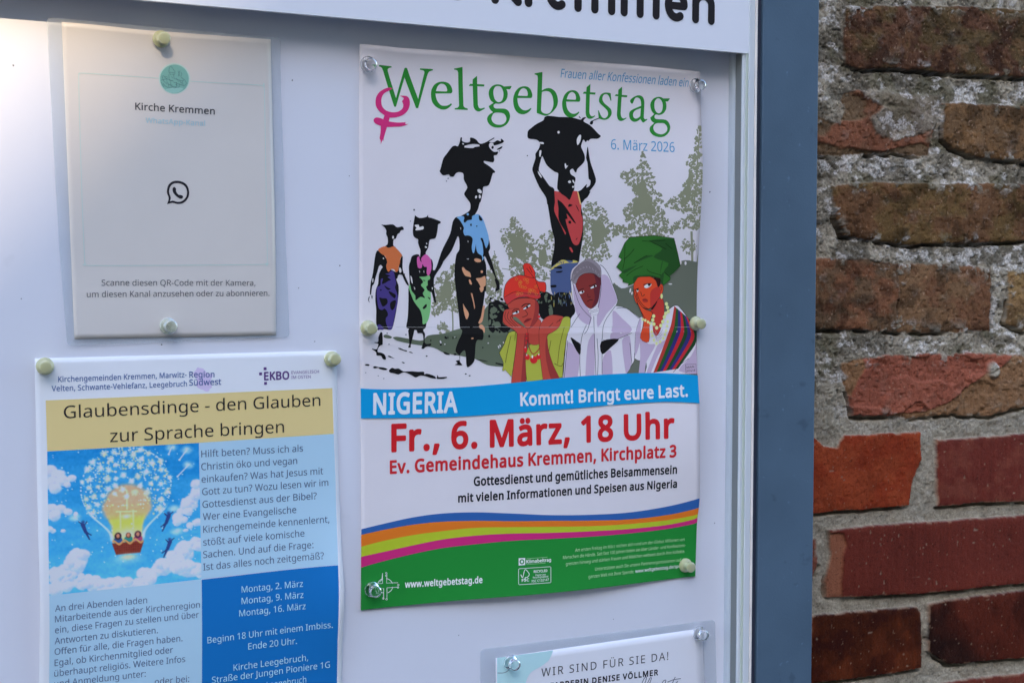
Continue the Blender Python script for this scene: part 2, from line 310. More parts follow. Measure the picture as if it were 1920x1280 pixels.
  "3": (459, [[395,439,392,403,381,372,363,347,340,326,310,311,277,302,277,298,337,283,379,255,405,214,413,163,407,116,390,74,360,40,318,14,283,2,241,-6,193,-8,110,-1,72,8,36,23,36,89,74,73,114,61,155,54,194,51,260,59,305,81,331,117,339,164,335,197,320,223,297,242,265,255,226,263,123,265,123,326,223,329,259,339,286,356,307,377,319,404,323,434,316,471,295,498,262,516,219,521,190,520,140,508,75,473,39,521,73,544,115,563,163,576,218,581,273,576,317,563,352,540,384,495]]),
  "4": (459, [[443,130,359,130,359,0,291,0,291,130,17,130,17,190,286,576,359,576,359,193,443,193],[291,374,295,500,292,500,266,451,86,193,291,193]]),
  "5": (459, [[221,351,275,346,322,331,361,307,389,274,407,232,413,183,407,128,387,81,356,43,314,15,261,-2,199,-8,156,-6,116,0,80,10,51,23,51,90,82,74,121,62,161,55,200,52,239,55,274,65,302,82,323,106,336,137,341,176,332,225,306,262,262,284,197,292,146,288,99,280,64,302,86,573,373,573,373,508,146,508,132,342]]),
  "6": (459, [[44,245,51,342,60,389,75,433,95,474,121,510,155,539,196,562,246,576,306,581,377,573,377,513,326,522,257,518,216,504,183,483,158,454,139,419,127,380,115,291,119,291,150,326,170,339,194,350,223,356,255,358,302,353,342,338,375,313,400,279,416,236,421,184,415,129,399,82,372,44,336,15,291,-2,239,-8,199,-4,163,7,130,26,101,54,77,89,59,133,48,185],[238,51,284,59,320,84,343,125,351,184,344,233,324,271,289,295,241,303,205,299,175,287,150,270,131,248,119,223,115,198,123,146,133,121,146,99,164,79,185,64,210,55]]),
  "7": (459, [[109,0,344,508,35,508,35,573,419,573,419,518,187,0]]),
  "8": (459, [[229,581,276,577,318,565,352,546,378,519,395,485,400,443,396,411,385,383,368,359,346,338,291,303,355,265,381,242,401,216,414,185,419,148,413,104,395,65,367,34,330,11,284,-3,231,-8,174,-3,126,10,89,33,61,63,45,101,39,146,43,183,56,214,75,241,99,264,158,299,107,336,87,358,71,383,61,411,58,444,63,485,80,518,107,545,141,565,182,577],[108,145,116,107,138,76,176,55,229,48,281,55,319,76,342,108,350,148,346,174,335,197,317,217,293,235,264,251,217,270,157,237,136,219,121,197,111,173],[228,524,188,518,155,502,134,476,127,441,130,414,141,391,157,373,179,357,232,330,282,357,302,373,317,392,327,414,330,441,323,476,302,502,270,518]]),
  "9": (459, [[417,328,410,231,401,183,387,139,366,99,340,63,306,33,265,11,214,-3,154,-8,82,0,82,60,134,50,204,54,245,68,278,90,303,118,322,153,334,192,346,281,341,281,310,247,290,233,266,223,237,216,204,214,158,219,118,235,85,260,61,294,45,336,40,387,46,443,63,491,90,529,127,557,171,575,223,581,262,577,299,565,332,545,361,518,384,483,402,439,413,388],[223,521,178,513,142,488,118,447,110,388,117,339,137,301,171,277,220,269,256,273,286,285,311,303,330,325,342,349,346,374,338,426,315,474,298,493,277,508,252,518]]),
  ".": (215, [[58,43,61,69,72,85,88,94,107,97,126,94,142,85,153,69,157,43,153,18,142,2,126,-8,107,-11,88,-8,72,2,61,18]]),
  ",": (215, [[154,84,124,-10,85,-103,33,-103,49,-38,73,93,148,93]]),
  ":": (215, [[58,43,61,69,72,85,88,94,107,97,126,94,142,85,153,69,157,43,153,18,142,2,126,-8,107,-11,88,-8,72,2,61,18],[58,387,61,412,72,429,88,438,107,441,126,438,142,429,153,412,157,387,153,362,142,345,126,335,107,332,88,335,72,345,61,362]]),
  "!": (216, [[131,161,85,161,65,573,151,573],[58,43,61,69,72,85,88,94,107,97,126,94,142,85,153,69,157,43,153,18,142,2,126,-8,107,-11,88,-8,72,2,61,18]]),
  "?": (348, [[112,183,118,235,139,277,157,298,228,363,253,398,260,439,254,473,235,498,204,514,163,519,126,516,93,509,34,485,10,541,81,569,122,578,168,581,215,576,254,564,285,543,317,498,327,440,324,407,316,379,302,355,283,332,209,266,180,231,170,196,168,161,112,161],[94,43,97,69,108,85,124,94,144,97,162,94,178,85,189,69,192,43,189,18,178,2,162,-8,144,-11,124,-8,108,2,97,18]]),
  "-": (258, [[32,184,32,246,226,246,226,184]]),
  "/": (298, [[290,573,77,0,8,0,221,573]]),
  " ": (209, []),
 },
 "m": {
  "A": (527, [[-6,-10,-12,0,-11,6,214,582,222,587,294,586,301,576,522,6,522,-6,510,-12,438,-12,427,-6,360,164,156,165,148,162,83,-6,72,-12],[184,258,192,253,318,253,324,254,327,258,258,450,252,443]]),
  "B": (536, [[72,-10,66,0,66,576,72,583,78,585,240,585,306,581,366,570,408,552,447,516,464,480,471,432,467,396,456,364,437,336,416,318,394,306,396,300,420,290,450,269,472,240,484,210,490,162,484,114,463,66,428,30,390,8,342,-6,276,-12],[162,78,168,73,270,74,324,80,360,98,383,132,389,168,386,192,376,216,360,233,342,243,306,254,168,257,162,252],[163,342,252,341,312,346,348,362,367,390,372,420,365,456,343,480,306,494,246,499,163,498]]),
  "C": (521, [[253,-15,205,-3,157,20,123,46,97,76,68,124,50,178,41,226,37,286,45,370,57,412,79,462,112,508,151,543,199,569,259,587,325,593,373,590,451,573,487,558,494,550,493,542,465,484,457,475,451,474,391,496,355,503,325,505,283,502,247,491,213,472,187,448,167,418,151,382,140,334,137,286,139,244,147,202,157,172,187,123,220,94,271,73,325,67,391,73,457,89,465,88,471,82,472,16,470,10,463,4,397,-14,361,-18,313,-20]]),
  "D": (600, [[72,-10,66,0,66,576,72,583,78,585,252,585,312,581,361,570,408,552,450,526,485,492,513,450,533,402,545,348,548,294,545,234,533,180,512,126,486,88,444,47,402,21,354,3,300,-8,240,-12],[162,78,168,74,228,74,294,80,348,97,391,126,423,168,442,222,448,288,445,336,438,372,425,408,396,448,354,477,300,494,240,499,163,498]]),
  "E": (460, [[72,-10,66,0,66,576,72,583,78,585,402,584,408,579,410,570,410,510,409,504,402,498,168,497,162,492,162,348,168,342,385,342,394,336,395,330,395,270,390,258,384,256,168,256,162,252,162,84,162,78,168,75,402,75,409,66,408,-6,396,-12]]),
  "F": (431, [[72,-10,66,0,66,576,72,583,78,585,402,584,408,579,410,570,410,510,409,504,402,498,168,497,162,492,162,324,168,318,385,318,393,312,395,306,394,240,384,231,168,231,162,228,160,-6,150,-12]]),
  "G": (598, [[259,-14,211,-3,169,16,133,42,95,82,70,124,50,178,41,226,37,286,42,352,54,400,73,446,102,490,138,526,181,555,229,576,289,589,343,592,391,590,445,582,481,573,523,557,528,544,499,478,493,473,421,495,379,503,343,505,300,502,265,494,229,477,192,448,159,400,148,370,140,334,137,292,139,244,147,202,157,172,187,124,223,94,259,78,295,70,343,67,403,71,433,76,440,82,439,226,325,226,319,229,314,244,315,304,319,312,331,314,523,314,534,310,536,304,535,16,529,11,481,-3,427,-13,325,-20]]),
  "H": (609, [[72,-10,66,0,66,570,71,582,78,585,150,585,156,583,161,576,162,348,168,342,426,342,431,348,432,576,438,583,444,585,522,583,528,570,526,-6,522,-10,510,-12,444,-12,433,-6,431,252,426,255,168,255,162,252,160,-6,150,-12]]),
  "I": (286, [[26,-10,20,0,22,48,32,54,85,66,87,72,87,504,24,522,20,528,21,576,26,583,32,585,242,584,250,576,251,534,248,523,242,519,188,506,184,498,184,72,187,66,242,53,248,49,251,42,249,-6,236,-12]]),
  "J": (233, [[-51,-159,-69,-152,-74,-146,-72,-74,-63,-69,-3,-77,27,-70,39,-62,49,-50,59,-26,62,4,62,574,64,580,75,585,147,584,156,580,158,574,158,10,153,-44,135,-92,113,-122,81,-145,39,-160,-3,-164]]),
  "K": (511, [[72,-10,66,0,66,570,71,582,78,585,150,585,156,583,161,576,162,336,163,330,168,328,396,582,408,585,486,585,495,582,499,576,496,564,278,324,504,10,508,0,507,-6,492,-12,414,-12,402,-7,210,252,204,253,162,216,160,-6,150,-12]]),
  "L": (435, [[72,-10,66,0,66,576,72,583,78,585,150,585,157,582,162,570,162,78,402,76,408,73,412,66,412,0,408,-9,402,-12]]),
  "M": (742, [[72,-10,66,0,66,570,71,582,78,585,186,584,196,576,360,140,366,141,534,579,546,585,648,585,657,582,662,570,660,-6,648,-12,576,-12,568,-6,566,0,567,414,564,423,400,-6,390,-12,330,-12,324,-10,318,-1,156,430,156,0,155,-6,144,-12]]),
  "N": (624, [[72,-10,66,0,66,570,71,582,78,585,162,585,168,582,450,147,454,150,455,156,452,252,453,576,462,584,534,584,540,581,544,570,542,-6,528,-12,450,-12,438,-7,156,431,153,426,156,324,156,0,155,-6,144,-12]]),
  "O": (641, [[247,-14,193,2,145,29,106,64,74,112,53,166,39,244,37,286,40,346,49,394,67,448,91,490,122,526,162,556,205,576,259,589,313,593,373,589,421,576,469,552,503,526,529,496,558,448,575,400,586,346,589,286,582,202,571,160,551,112,518,64,479,28,433,2,379,-14,313,-20],[285,70,313,67,367,73,414,94,446,124,469,166,480,202,487,244,489,286,484,352,470,406,447,448,417,478,367,500,313,506,259,499,217,481,180,448,156,406,145,370,139,328,139,244,146,202,157,166,181,124,213,94,259,73]]),
  "P": (500, [[72,-10,66,0,66,576,72,583,78,585,228,585,300,579,360,562,402,536,430,504,450,456,456,408,454,372,444,333,431,306,402,269,371,246,330,227,276,215,163,210,160,-6,150,-12],[162,300,168,297,258,300,300,310,324,323,337,336,353,366,357,402,349,444,326,474,282,493,222,499,163,498]]),
  "Q": (641, [[445,-148,434,-142,331,-22,247,-14,193,2,145,29,103,68,75,110,53,164,39,242,37,290,40,344,49,392,66,446,90,488,121,525,158,554,205,576,259,589,313,593,373,589,421,576,463,556,505,524,535,488,559,446,574,404,586,344,589,284,581,200,570,158,546,104,511,56,469,21,432,2,553,-124,560,-136,558,-142,547,-148],[305,68,373,75,415,94,445,123,469,166,480,200,487,242,489,284,483,356,471,404,445,451,415,480,373,498,313,506,253,497,217,481,181,449,157,407,146,374,139,332,137,290,139,242,147,200,157,167,181,124,217,91,259,73]]),
  "R": (513, [[72,-10,66,0,66,576,72,583,78,585,234,585,300,580,360,565,402,541,432,507,450,462,456,408,452,366,435,324,414,295,390,274,349,252,350,246,497,6,497,-6,486,-12,396,-10,258,223,168,225,162,222,162,216,160,-6,150,-12],[162,312,168,310,234,310,288,316,330,335,351,366,357,408,354,438,343,462,330,475,310,486,276,495,167,498,162,492]]),
  "S": (455, [[119,-14,77,-6,33,10,29,22,29,88,35,98,42,100,113,77,155,70,203,67,239,69,269,77,288,88,305,104,315,124,318,148,316,166,306,190,293,204,275,217,125,284,101,299,76,322,58,346,47,369,39,400,36,436,44,484,62,520,91,550,131,574,179,588,233,593,281,590,323,583,395,559,401,550,400,544,378,484,371,476,365,475,302,496,269,502,227,505,197,502,173,495,155,484,141,466,133,436,138,406,143,394,158,376,209,346,298,310,335,290,371,263,395,233,410,196,415,154,407,100,390,64,353,24,305,-2,257,-15,203,-20]]),
  "T": (460, [[182,-11,175,0,175,492,170,497,2,499,-4,510,-3,576,2,583,8,585,440,584,446,580,449,570,449,510,448,504,441,498,272,495,271,0,266,-10,260,-12]]),
  "U": (601, [[234,-15,222,-13,168,6,120,41,86,88,67,142,60,208,60,568,63,580,72,585,144,585,154,580,156,574,156,202,166,142,192,101,228,78,294,67,336,71,372,84,396,103,415,130,426,166,430,202,430,574,438,584,516,584,525,574,525,202,519,142,499,88,462,40,420,8,384,-7,342,-16,294,-20]]),
  "V": (496, [[198,-10,192,0,-10,564,-11,576,-6,583,0,585,78,584,87,576,224,186,240,133,393,576,402,584,486,584,493,576,492,567,287,-6,276,-12]]),
  "W": (760, [[154,-9,149,0,-2,570,2,582,10,585,88,584,96,576,202,157,221,234,321,576,326,582,334,585,406,585,414,582,419,576,544,158,649,576,658,584,736,585,743,582,747,570,592,-8,586,-12,514,-12,500,-6,370,429,245,-6,232,-12,160,-12]]),
  "X": (484, [[-3,-10,-9,0,-7,6,178,300,6,564,4,576,8,582,21,585,93,585,102,582,231,378,237,373,369,582,381,585,453,585,460,582,465,576,462,564,290,300,477,6,477,-6,465,-12,387,-12,375,-7,237,219,231,222,87,-9,75,-12]]),
  "Y": (468, [[186,-11,179,0,179,216,-9,564,-11,576,-6,583,0,585,78,585,86,582,228,319,366,579,378,585,456,584,465,576,463,564,277,222,273,-6,264,-12]]),
  "Z": (473, [[24,-10,18,0,20,60,307,492,300,496,36,497,30,502,28,510,30,579,42,585,414,585,426,582,431,570,431,516,428,510,142,78,432,75,439,66,438,-6,426,-12]]),
  "a": (464, [[127,-14,97,-5,73,10,42,46,30,76,25,118,40,184,79,227,121,249,181,263,301,271,304,274,304,286,297,328,283,351,259,364,229,368,193,365,103,336,93,346,74,394,74,406,115,427,151,439,193,447,229,449,277,445,325,431,355,412,388,358,397,292,397,-2,394,-8,385,-12,331,-12,322,-2,313,37,265,-1,235,-13,175,-20],[166,64,187,61,235,68,271,88,295,124,303,172,303,196,253,196,187,188,145,168,128,148,122,118,126,94,139,76]]),
  "b": (508, [[224,-15,182,1,140,34,131,-2,122,-11,68,-12,62,-10,56,-2,56,610,58,616,68,621,140,621,149,616,150,412,152,407,182,428,224,444,272,449,326,442,368,424,410,388,439,340,455,286,461,214,458,166,452,130,439,88,410,41,374,9,326,-13,272,-20],[254,64,266,64,308,74,337,100,354,136,361,166,364,214,360,268,351,304,339,328,308,355,260,366,218,361,194,351,176,333,160,298,154,268,151,214,154,166,161,130,175,100,206,73]]),
  "c": (399, [[188,-14,128,8,92,36,59,82,44,118,35,166,32,214,35,262,45,310,59,346,92,392,140,427,188,444,242,450,278,448,338,435,362,426,370,418,368,406,344,347,332,345,290,358,248,364,206,359,182,349,158,328,142,298,133,262,129,214,133,166,142,130,158,101,176,84,206,69,242,65,296,71,350,90,356,89,362,82,363,76,362,10,356,4,332,-6,278,-18,242,-20]]),
  "d": (508, [[176,-15,164,-12,117,10,83,40,54,88,38,142,32,214,38,286,54,340,86,392,122,423,170,444,218,450,260,446,308,430,344,405,344,615,356,621,428,621,435,616,437,610,437,-2,428,-12,362,-10,356,-2,350,32,308,0,278,-12,254,-18,224,-20],[226,64,284,71,316,94,336,136,343,202,340,262,332,298,319,328,284,358,230,367,188,357,157,328,140,292,132,256,129,214,132,166,141,130,156,100,188,72]]),
  "e": (467, [[200,-15,134,9,92,40,62,82,44,124,35,166,32,214,36,262,43,298,58,340,86,384,128,421,182,443,236,450,284,444,338,422,372,394,400,352,418,298,423,244,422,196,410,189,134,188,132,184,139,142,164,98,206,72,254,64,290,66,326,72,392,94,398,92,404,82,403,16,398,10,368,-2,326,-13,254,-20],[135,274,140,269,320,270,324,274,315,316,301,340,284,355,266,363,236,368,194,361,164,340,142,304]]),
  "f": (290, [[78,-7,75,0,75,360,72,363,6,365,1,372,2,414,10,420,72,440,75,444,80,510,93,552,114,583,144,607,186,622,228,625,276,621,312,611,320,606,322,600,300,535,288,532,234,543,204,539,186,525,174,498,170,456,171,444,174,442,264,442,275,438,278,432,278,372,270,364,174,363,170,360,170,0,168,-6,156,-12,90,-12]]),
  "g": (508, [[158,-199,104,-188,68,-172,66,-162,68,-94,80,-88,146,-112,194,-120,236,-122,284,-113,314,-93,335,-60,343,-12,343,18,338,20,302,-3,266,-15,218,-20,165,-12,125,6,83,42,54,90,37,150,32,216,37,276,53,336,86,389,122,422,164,442,218,450,266,445,304,432,332,414,350,397,357,432,362,440,428,441,434,438,437,426,437,-6,431,-66,415,-114,386,-154,344,-183,296,-199,236,-204],[215,66,236,62,260,64,284,70,302,79,319,96,330,114,342,162,344,210,341,264,331,306,318,330,299,348,266,363,230,366,206,363,176,349,154,324,142,300,133,264,129,216,132,168,143,126,158,98,188,72]]),
  "h": (510, [[62,-10,56,0,56,612,62,620,68,621,140,621,150,612,150,408,152,405,188,429,218,441,272,449,320,445,364,432,398,409,425,372,438,330,442,282,443,0,440,-7,428,-12,362,-12,351,-6,349,270,343,318,330,342,308,358,266,366,224,362,194,349,175,330,161,300,153,264,151,222,149,-6,140,-12]]),
  "i": (221, [[63,-11,56,0,56,432,60,438,69,442,141,442,147,438,151,426,151,0,147,-9,141,-12],[93,491,69,502,54,522,51,546,54,570,66,588,81,598,105,603,123,600,141,589,153,570,157,546,153,522,141,504,123,492,105,489]]),
  "j": (221, [[-32,-199,-50,-193,-56,-186,-55,-120,-44,-114,-2,-121,28,-119,44,-108,53,-90,56,-60,56,432,59,438,70,442,142,441,148,438,151,426,151,-60,146,-108,137,-138,121,-162,94,-187,58,-201,22,-204],[94,491,82,494,64,507,55,522,51,546,54,570,65,588,82,599,106,603,124,599,142,588,154,570,157,546,153,522,141,504,124,493,106,489]]),
  "k": (443, [[62,-10,56,0,56,612,62,620,68,621,140,621,146,618,150,606,149,264,152,259,182,294,320,440,410,442,416,439,421,432,416,420,251,246,428,10,433,0,428,-9,422,-12,332,-11,188,179,182,181,150,150,148,-6,140,-12]]),
  "l": (221, [[62,-10,56,0,56,612,62,620,68,621,140,621,147,618,151,606,151,0,146,-9,140,-12]]),
  "m": (764, [[62,-10,56,0,56,426,62,440,128,441,137,432,141,408,146,400,170,421,212,442,266,450,314,445,356,430,386,406,398,388,404,388,421,408,458,432,494,444,542,450,608,440,656,410,678,378,693,330,697,282,697,0,692,-9,686,-12,614,-12,605,-6,603,276,598,318,580,348,560,361,530,366,476,356,450,336,430,294,423,234,422,-6,410,-12,344,-12,332,-7,330,0,327,306,320,330,300,354,278,364,254,366,218,362,194,351,173,330,160,300,154,270,151,222,149,-6,140,-12]]),
  "n": (510, [[62,-10,56,0,56,426,60,438,68,442,128,441,137,432,141,408,146,399,170,420,194,433,224,443,272,450,326,445,368,431,398,410,423,378,438,330,443,276,443,0,440,-7,428,-12,362,-12,351,-6,349,270,343,318,330,342,308,358,266,366,206,355,175,330,158,288,151,222,149,-6,140,-12]]),
  "o": (500, [[194,-15,158,-4,122,15,92,42,64,82,47,118,36,166,32,220,35,262,43,304,57,340,86,385,134,423,188,444,242,450,302,443,350,423,392,391,428,340,442,304,451,262,454,214,449,160,440,118,421,76,398,44,366,16,326,-5,284,-16,242,-20],[232,64,278,67,308,81,327,100,345,136,354,172,357,214,353,262,344,298,328,328,308,348,284,359,242,366,194,357,157,328,140,293,133,262,129,220,133,166,143,130,158,101,182,79,206,68]]),
  "p": (508, [[68,-204,62,-203,56,-192,56,432,59,438,68,442,128,442,138,432,146,399,182,428,212,441,242,448,272,450,326,443,368,425,410,390,439,342,455,288,461,216,458,168,451,126,439,90,404,36,374,9,326,-13,272,-20,236,-17,186,0,152,23,149,18,149,-198,140,-204],[236,66,260,63,290,67,320,84,338,105,351,132,361,174,364,216,361,258,351,300,340,324,308,354,260,366,218,360,194,350,178,336,162,306,154,270,151,228,153,174,163,126,175,102,194,81,224,67]]),
  "q": (508, [[356,-204,344,-199,342,-192,343,18,338,22,308,1,266,-15,218,-20,164,-12,122,6,82,42,56,84,38,143,32,216,35,264,43,306,55,342,86,391,122,422,170,443,224,450,272,444,308,430,339,408,350,396,357,432,362,440,428,441,437,432,437,-192,435,-198,428,-204],[219,66,236,63,272,67,296,77,314,92,332,124,340,156,343,198,340,264,332,300,318,330,284,357,230,367,188,357,154,324,140,294,133,264,129,216,132,168,141,132,155,102,188,72]]),
  "r": (346, [[62,-10,56,0,56,426,60,438,68,442,128,442,134,438,138,432,143,390,146,386,182,421,206,435,236,446,278,450,326,443,331,432,319,360,308,356,260,361,242,359,218,350,184,324,171,306,159,282,153,258,151,228,149,-6,140,-12]]),
  "s": (399, [[107,-14,65,-4,34,10,30,22,30,82,35,93,47,94,107,71,143,63,179,61,221,65,247,76,259,88,263,94,267,118,259,136,237,154,95,219,71,235,50,256,34,286,29,322,41,377,79,418,113,435,155,446,203,450,245,447,311,433,347,418,351,406,325,346,317,341,251,361,197,368,161,364,137,355,125,342,121,328,126,310,143,294,293,226,323,205,342,184,356,154,360,118,354,76,339,46,311,16,269,-6,227,-16,179,-20]]),
  "t": (304, [[157,-15,133,-7,105,10,80,40,67,76,62,124,62,358,55,363,10,364,2,370,1,376,1,412,7,419,65,448,91,532,97,539,103,540,145,540,156,532,157,442,271,442,279,436,281,430,281,376,279,370,272,364,163,363,157,360,156,130,162,94,174,76,187,67,217,62,271,70,283,64,284,4,277,-6,241,-16,199,-20]]),
  "u": (510, [[165,-14,129,-3,94,22,72,52,57,94,51,148,53,436,63,442,135,442,145,436,147,154,152,112,165,88,189,70,231,63,267,66,297,78,321,100,333,125,342,160,345,208,347,436,357,442,429,442,435,439,439,430,439,4,436,-8,429,-12,363,-10,358,-2,351,30,321,7,273,-13,219,-20]]),
  "v": (422, [[156,-10,-11,426,-9,438,0,442,72,442,84,438,204,105,323,438,336,442,414,440,419,432,419,426,254,-6,246,-12]]),
  "w": (645, [[117,-6,-3,427,0,439,9,443,81,443,87,441,93,435,171,131,267,436,279,443,351,443,363,439,459,129,541,439,555,443,621,443,630,439,633,427,514,1,507,-10,417,-11,409,-5,315,309,296,241,217,-5,207,-11,129,-11]]),
  "x": (439, [[8,-10,2,0,4,6,153,216,154,222,14,420,10,432,13,438,26,442,98,442,110,438,212,289,314,439,320,442,398,442,410,438,414,432,410,421,270,222,271,216,420,6,420,-6,410,-12,332,-12,320,-8,212,150,98,-11]]),
  "y": (423, [[13,-199,1,-195,-3,-186,-3,-132,1,-121,7,-118,43,-122,73,-121,91,-116,109,-104,132,-72,161,0,-10,426,-8,438,1,442,73,442,85,438,205,118,211,119,324,438,337,442,415,440,421,432,420,426,236,-60,218,-102,199,-135,175,-164,145,-186,109,-200,67,-204]]),
  "z": (391, [[25,-10,19,0,19,48,22,54,237,360,229,363,43,363,33,372,33,432,36,438,49,442,337,442,349,438,352,426,351,372,139,72,145,67,349,66,356,60,358,54,356,-6,343,-12]]),
  "ä": (464, [[127,-14,97,-5,73,10,42,46,30,76,25,118,40,184,79,227,121,249,181,263,301,271,304,274,304,286,297,328,283,351,259,364,229,368,193,365,103,336,93,346,74,394,74,406,115,427,151,439,193,447,229,449,277,445,325,431,355,412,388,358,397,292,397,-2,394,-8,385,-12,331,-12,322,-2,313,37,265,-1,235,-13,175,-20],[166,64,187,61,235,68,271,88,295,124,303,172,303,196,253,196,187,188,145,168,128,148,122,118,126,94,139,76],[139,496,116,508,104,526,101,544,105,568,115,583,133,594,151,597,169,594,187,583,197,568,200,544,197,526,186,508,169,497,151,494],[289,496,266,508,255,526,252,544,255,568,268,586,283,594,301,597,319,594,337,583,347,568,350,544,347,526,336,508,319,497,301,494]]),
  "ö": (500, [[194,-15,158,-4,122,15,92,42,64,82,47,118,36,166,32,220,35,262,43,304,57,340,86,385,134,423,188,444,242,450,302,443,350,423,392,391,428,340,442,304,451,262,454,214,449,160,440,118,421,76,398,44,366,16,326,-5,284,-16,242,-20],[232,64,278,67,308,81,327,100,345,136,354,172,357,214,353,262,344,298,328,328,308,348,284,359,242,366,194,357,157,328,140,293,133,262,129,220,133,166,143,130,158,101,182,79,206,68],[158,496,134,507,122,525,119,544,122,568,134,585,152,595,170,597,188,594,202,586,215,568,218,544,215,526,204,508,188,498,170,494],[308,496,284,507,272,526,270,544,273,568,284,585,302,595,320,597,338,594,351,586,365,568,368,544,365,526,353,508,338,498,320,494]]),
  "ü": (510, [[165,-14,129,-3,94,22,72,52,57,94,51,148,53,436,63,442,135,442,145,436,147,154,152,112,165,88,189,70,231,63,267,66,297,78,321,100,333,125,342,160,345,208,347,436,357,442,429,442,435,439,439,430,439,4,436,-8,429,-12,363,-10,358,-2,351,30,321,7,273,-13,219,-20],[165,495,141,505,129,520,124,544,127,568,140,586,153,594,171,597,189,595,207,585,219,568,223,544,220,526,208,508,195,499,177,495],[315,495,291,505,279,522,274,544,278,568,290,586,303,594,321,597,339,595,357,585,369,568,373,544,370,526,358,508,345,499,327,495]]),
  "ß": (520, [[260,-14,224,-4,194,14,194,89,206,94,260,71,296,63,320,61,350,65,374,78,385,94,389,118,385,142,374,161,344,187,266,243,248,262,234,286,228,304,226,328,229,352,239,376,254,395,320,453,332,472,335,490,328,514,314,528,284,539,248,543,218,541,182,529,164,514,154,496,151,466,151,-2,146,-9,140,-12,68,-12,59,-8,56,4,56,466,62,520,83,562,114,592,152,611,194,622,242,625,296,622,338,612,374,596,407,568,423,538,431,496,427,466,418,442,386,401,329,352,321,340,319,328,323,316,332,306,410,250,454,208,469,184,477,160,482,124,476,77,463,46,434,12,404,-5,362,-17,320,-20]]),
  "Ü": (601, [[234,-15,222,-13,168,6,120,41,86,88,67,142,60,208,60,568,63,580,72,585,144,585,154,580,156,574,156,202,166,142,192,101,228,78,294,67,336,71,372,84,396,103,415,130,426,166,430,202,430,574,438,584,516,584,525,574,525,202,519,142,499,88,462,40,420,8,384,-7,342,-16,294,-20],[204,639,186,649,174,665,169,688,173,712,186,729,198,736,216,740,234,738,252,729,265,712,269,688,266,670,255,652,240,641,222,637],[354,639,336,649,324,666,320,688,324,712,336,729,348,736,366,740,384,738,402,729,415,712,419,688,416,670,405,652,390,642,372,637]]),
  "Ö": (641, [[247,-14,193,2,145,29,106,64,74,112,53,166,39,244,37,286,40,346,49,394,67,448,91,490,122,526,162,556,205,576,259,589,313,593,373,589,421,576,469,552,503,526,529,496,558,448,575,400,586,346,589,286,582,202,571,160,551,112,518,64,479,28,433,2,379,-14,313,-20],[285,70,313,67,367,73,414,94,446,124,469,166,480,202,487,244,489,286,484,352,470,406,447,448,417,478,367,500,313,506,259,499,217,481,180,448,156,406,145,370,139,328,139,244,146,202,157,166,181,124,213,94,259,73],[223,639,205,650,193,668,189,688,193,712,205,728,223,738,241,740,259,736,271,730,285,712,289,688,286,670,275,652,259,641,241,637],[373,639,355,650,343,670,340,688,344,712,355,728,373,738,391,740,409,736,421,730,435,712,439,688,436,670,425,652,409,641,391,637]]),
  "0": (473, [[189,-14,165,-10,117,16,73,70,49,124,36,178,29,232,29,346,36,400,46,448,75,514,111,556,159,582,231,593,291,584,339,558,384,508,410,448,422,400,429,346,430,238,421,160,408,112,386,64,358,28,321,1,279,-15,231,-20],[195,70,231,65,261,70,291,89,310,118,325,160,335,238,336,292,331,376,325,412,311,454,285,489,261,504,231,509,189,500,166,484,149,460,133,412,124,340,123,238,133,160,150,112,167,88]]),
  "1": (473, [[209,-10,204,0,203,468,116,396,107,393,100,396,63,444,60,456,221,584,287,584,293,581,297,570,297,0,295,-6,287,-12]]),
  "2": (473, [[32,-10,26,0,27,60,29,66,218,258,275,324,296,360,304,384,309,426,303,462,286,486,254,503,218,508,182,505,152,495,89,456,80,454,74,457,37,504,33,516,60,540,92,560,146,582,182,590,218,592,272,588,320,571,357,546,383,516,398,480,406,426,400,378,385,336,364,300,332,258,156,78,422,75,429,66,427,-6,416,-12]]),
  "3": (473, [[120,-15,66,-2,27,16,24,22,24,88,30,99,42,100,114,74,156,66,192,63,258,71,300,95,320,124,327,166,323,190,312,213,288,232,264,243,222,251,117,256,111,268,112,328,120,337,216,340,258,353,277,364,298,388,307,406,311,436,305,466,288,488,258,504,216,509,168,504,126,489,78,462,72,461,65,466,30,514,28,526,72,556,111,574,162,588,216,592,276,588,324,573,359,550,396,496,407,436,403,400,393,370,372,339,348,318,322,304,328,298,346,292,389,262,415,220,425,166,419,112,401,70,371,34,324,3,288,-9,240,-18,192,-20]]),
  "4": (473, [[281,-6,279,114,275,118,11,120,5,132,5,192,276,582,287,588,359,588,369,582,371,576,371,210,377,205,449,203,455,192,454,126,443,118,377,118,371,114,371,0,365,-11,293,-12],[112,210,119,205,275,205,279,210,280,432,280,438,275,442]]),
  "5": (473, [[129,-14,75,-1,41,16,39,22,39,88,44,100,57,100,93,84,159,67,201,64,243,69,267,76,291,89,312,112,325,142,328,178,321,220,300,250,261,272,195,280,99,268,58,292,53,298,75,576,81,583,87,585,375,584,382,580,385,568,385,508,383,502,375,497,158,496,146,358,219,363,279,358,327,342,369,316,400,280,419,232,425,184,419,130,399,76,364,34,315,2,263,-14,201,-20]]),
  "6": (473, [[194,-15,158,-4,124,16,92,45,67,82,47,130,36,184,32,244,39,340,49,394,63,436,86,483,115,520,152,552,194,574,248,588,320,592,380,585,389,574,389,514,386,506,374,502,344,508,308,511,260,506,224,495,194,476,168,448,152,418,138,376,131,334,134,327,164,349,194,362,224,368,254,370,302,365,350,347,388,316,410,285,426,244,433,184,426,124,405,70,380,35,344,7,290,-14,236,-20],[233,64,278,71,312,94,332,130,339,184,332,230,314,263,284,284,242,291,206,287,182,277,160,262,140,238,131,220,128,196,135,148,156,106,172,88,189,76,212,66]]),
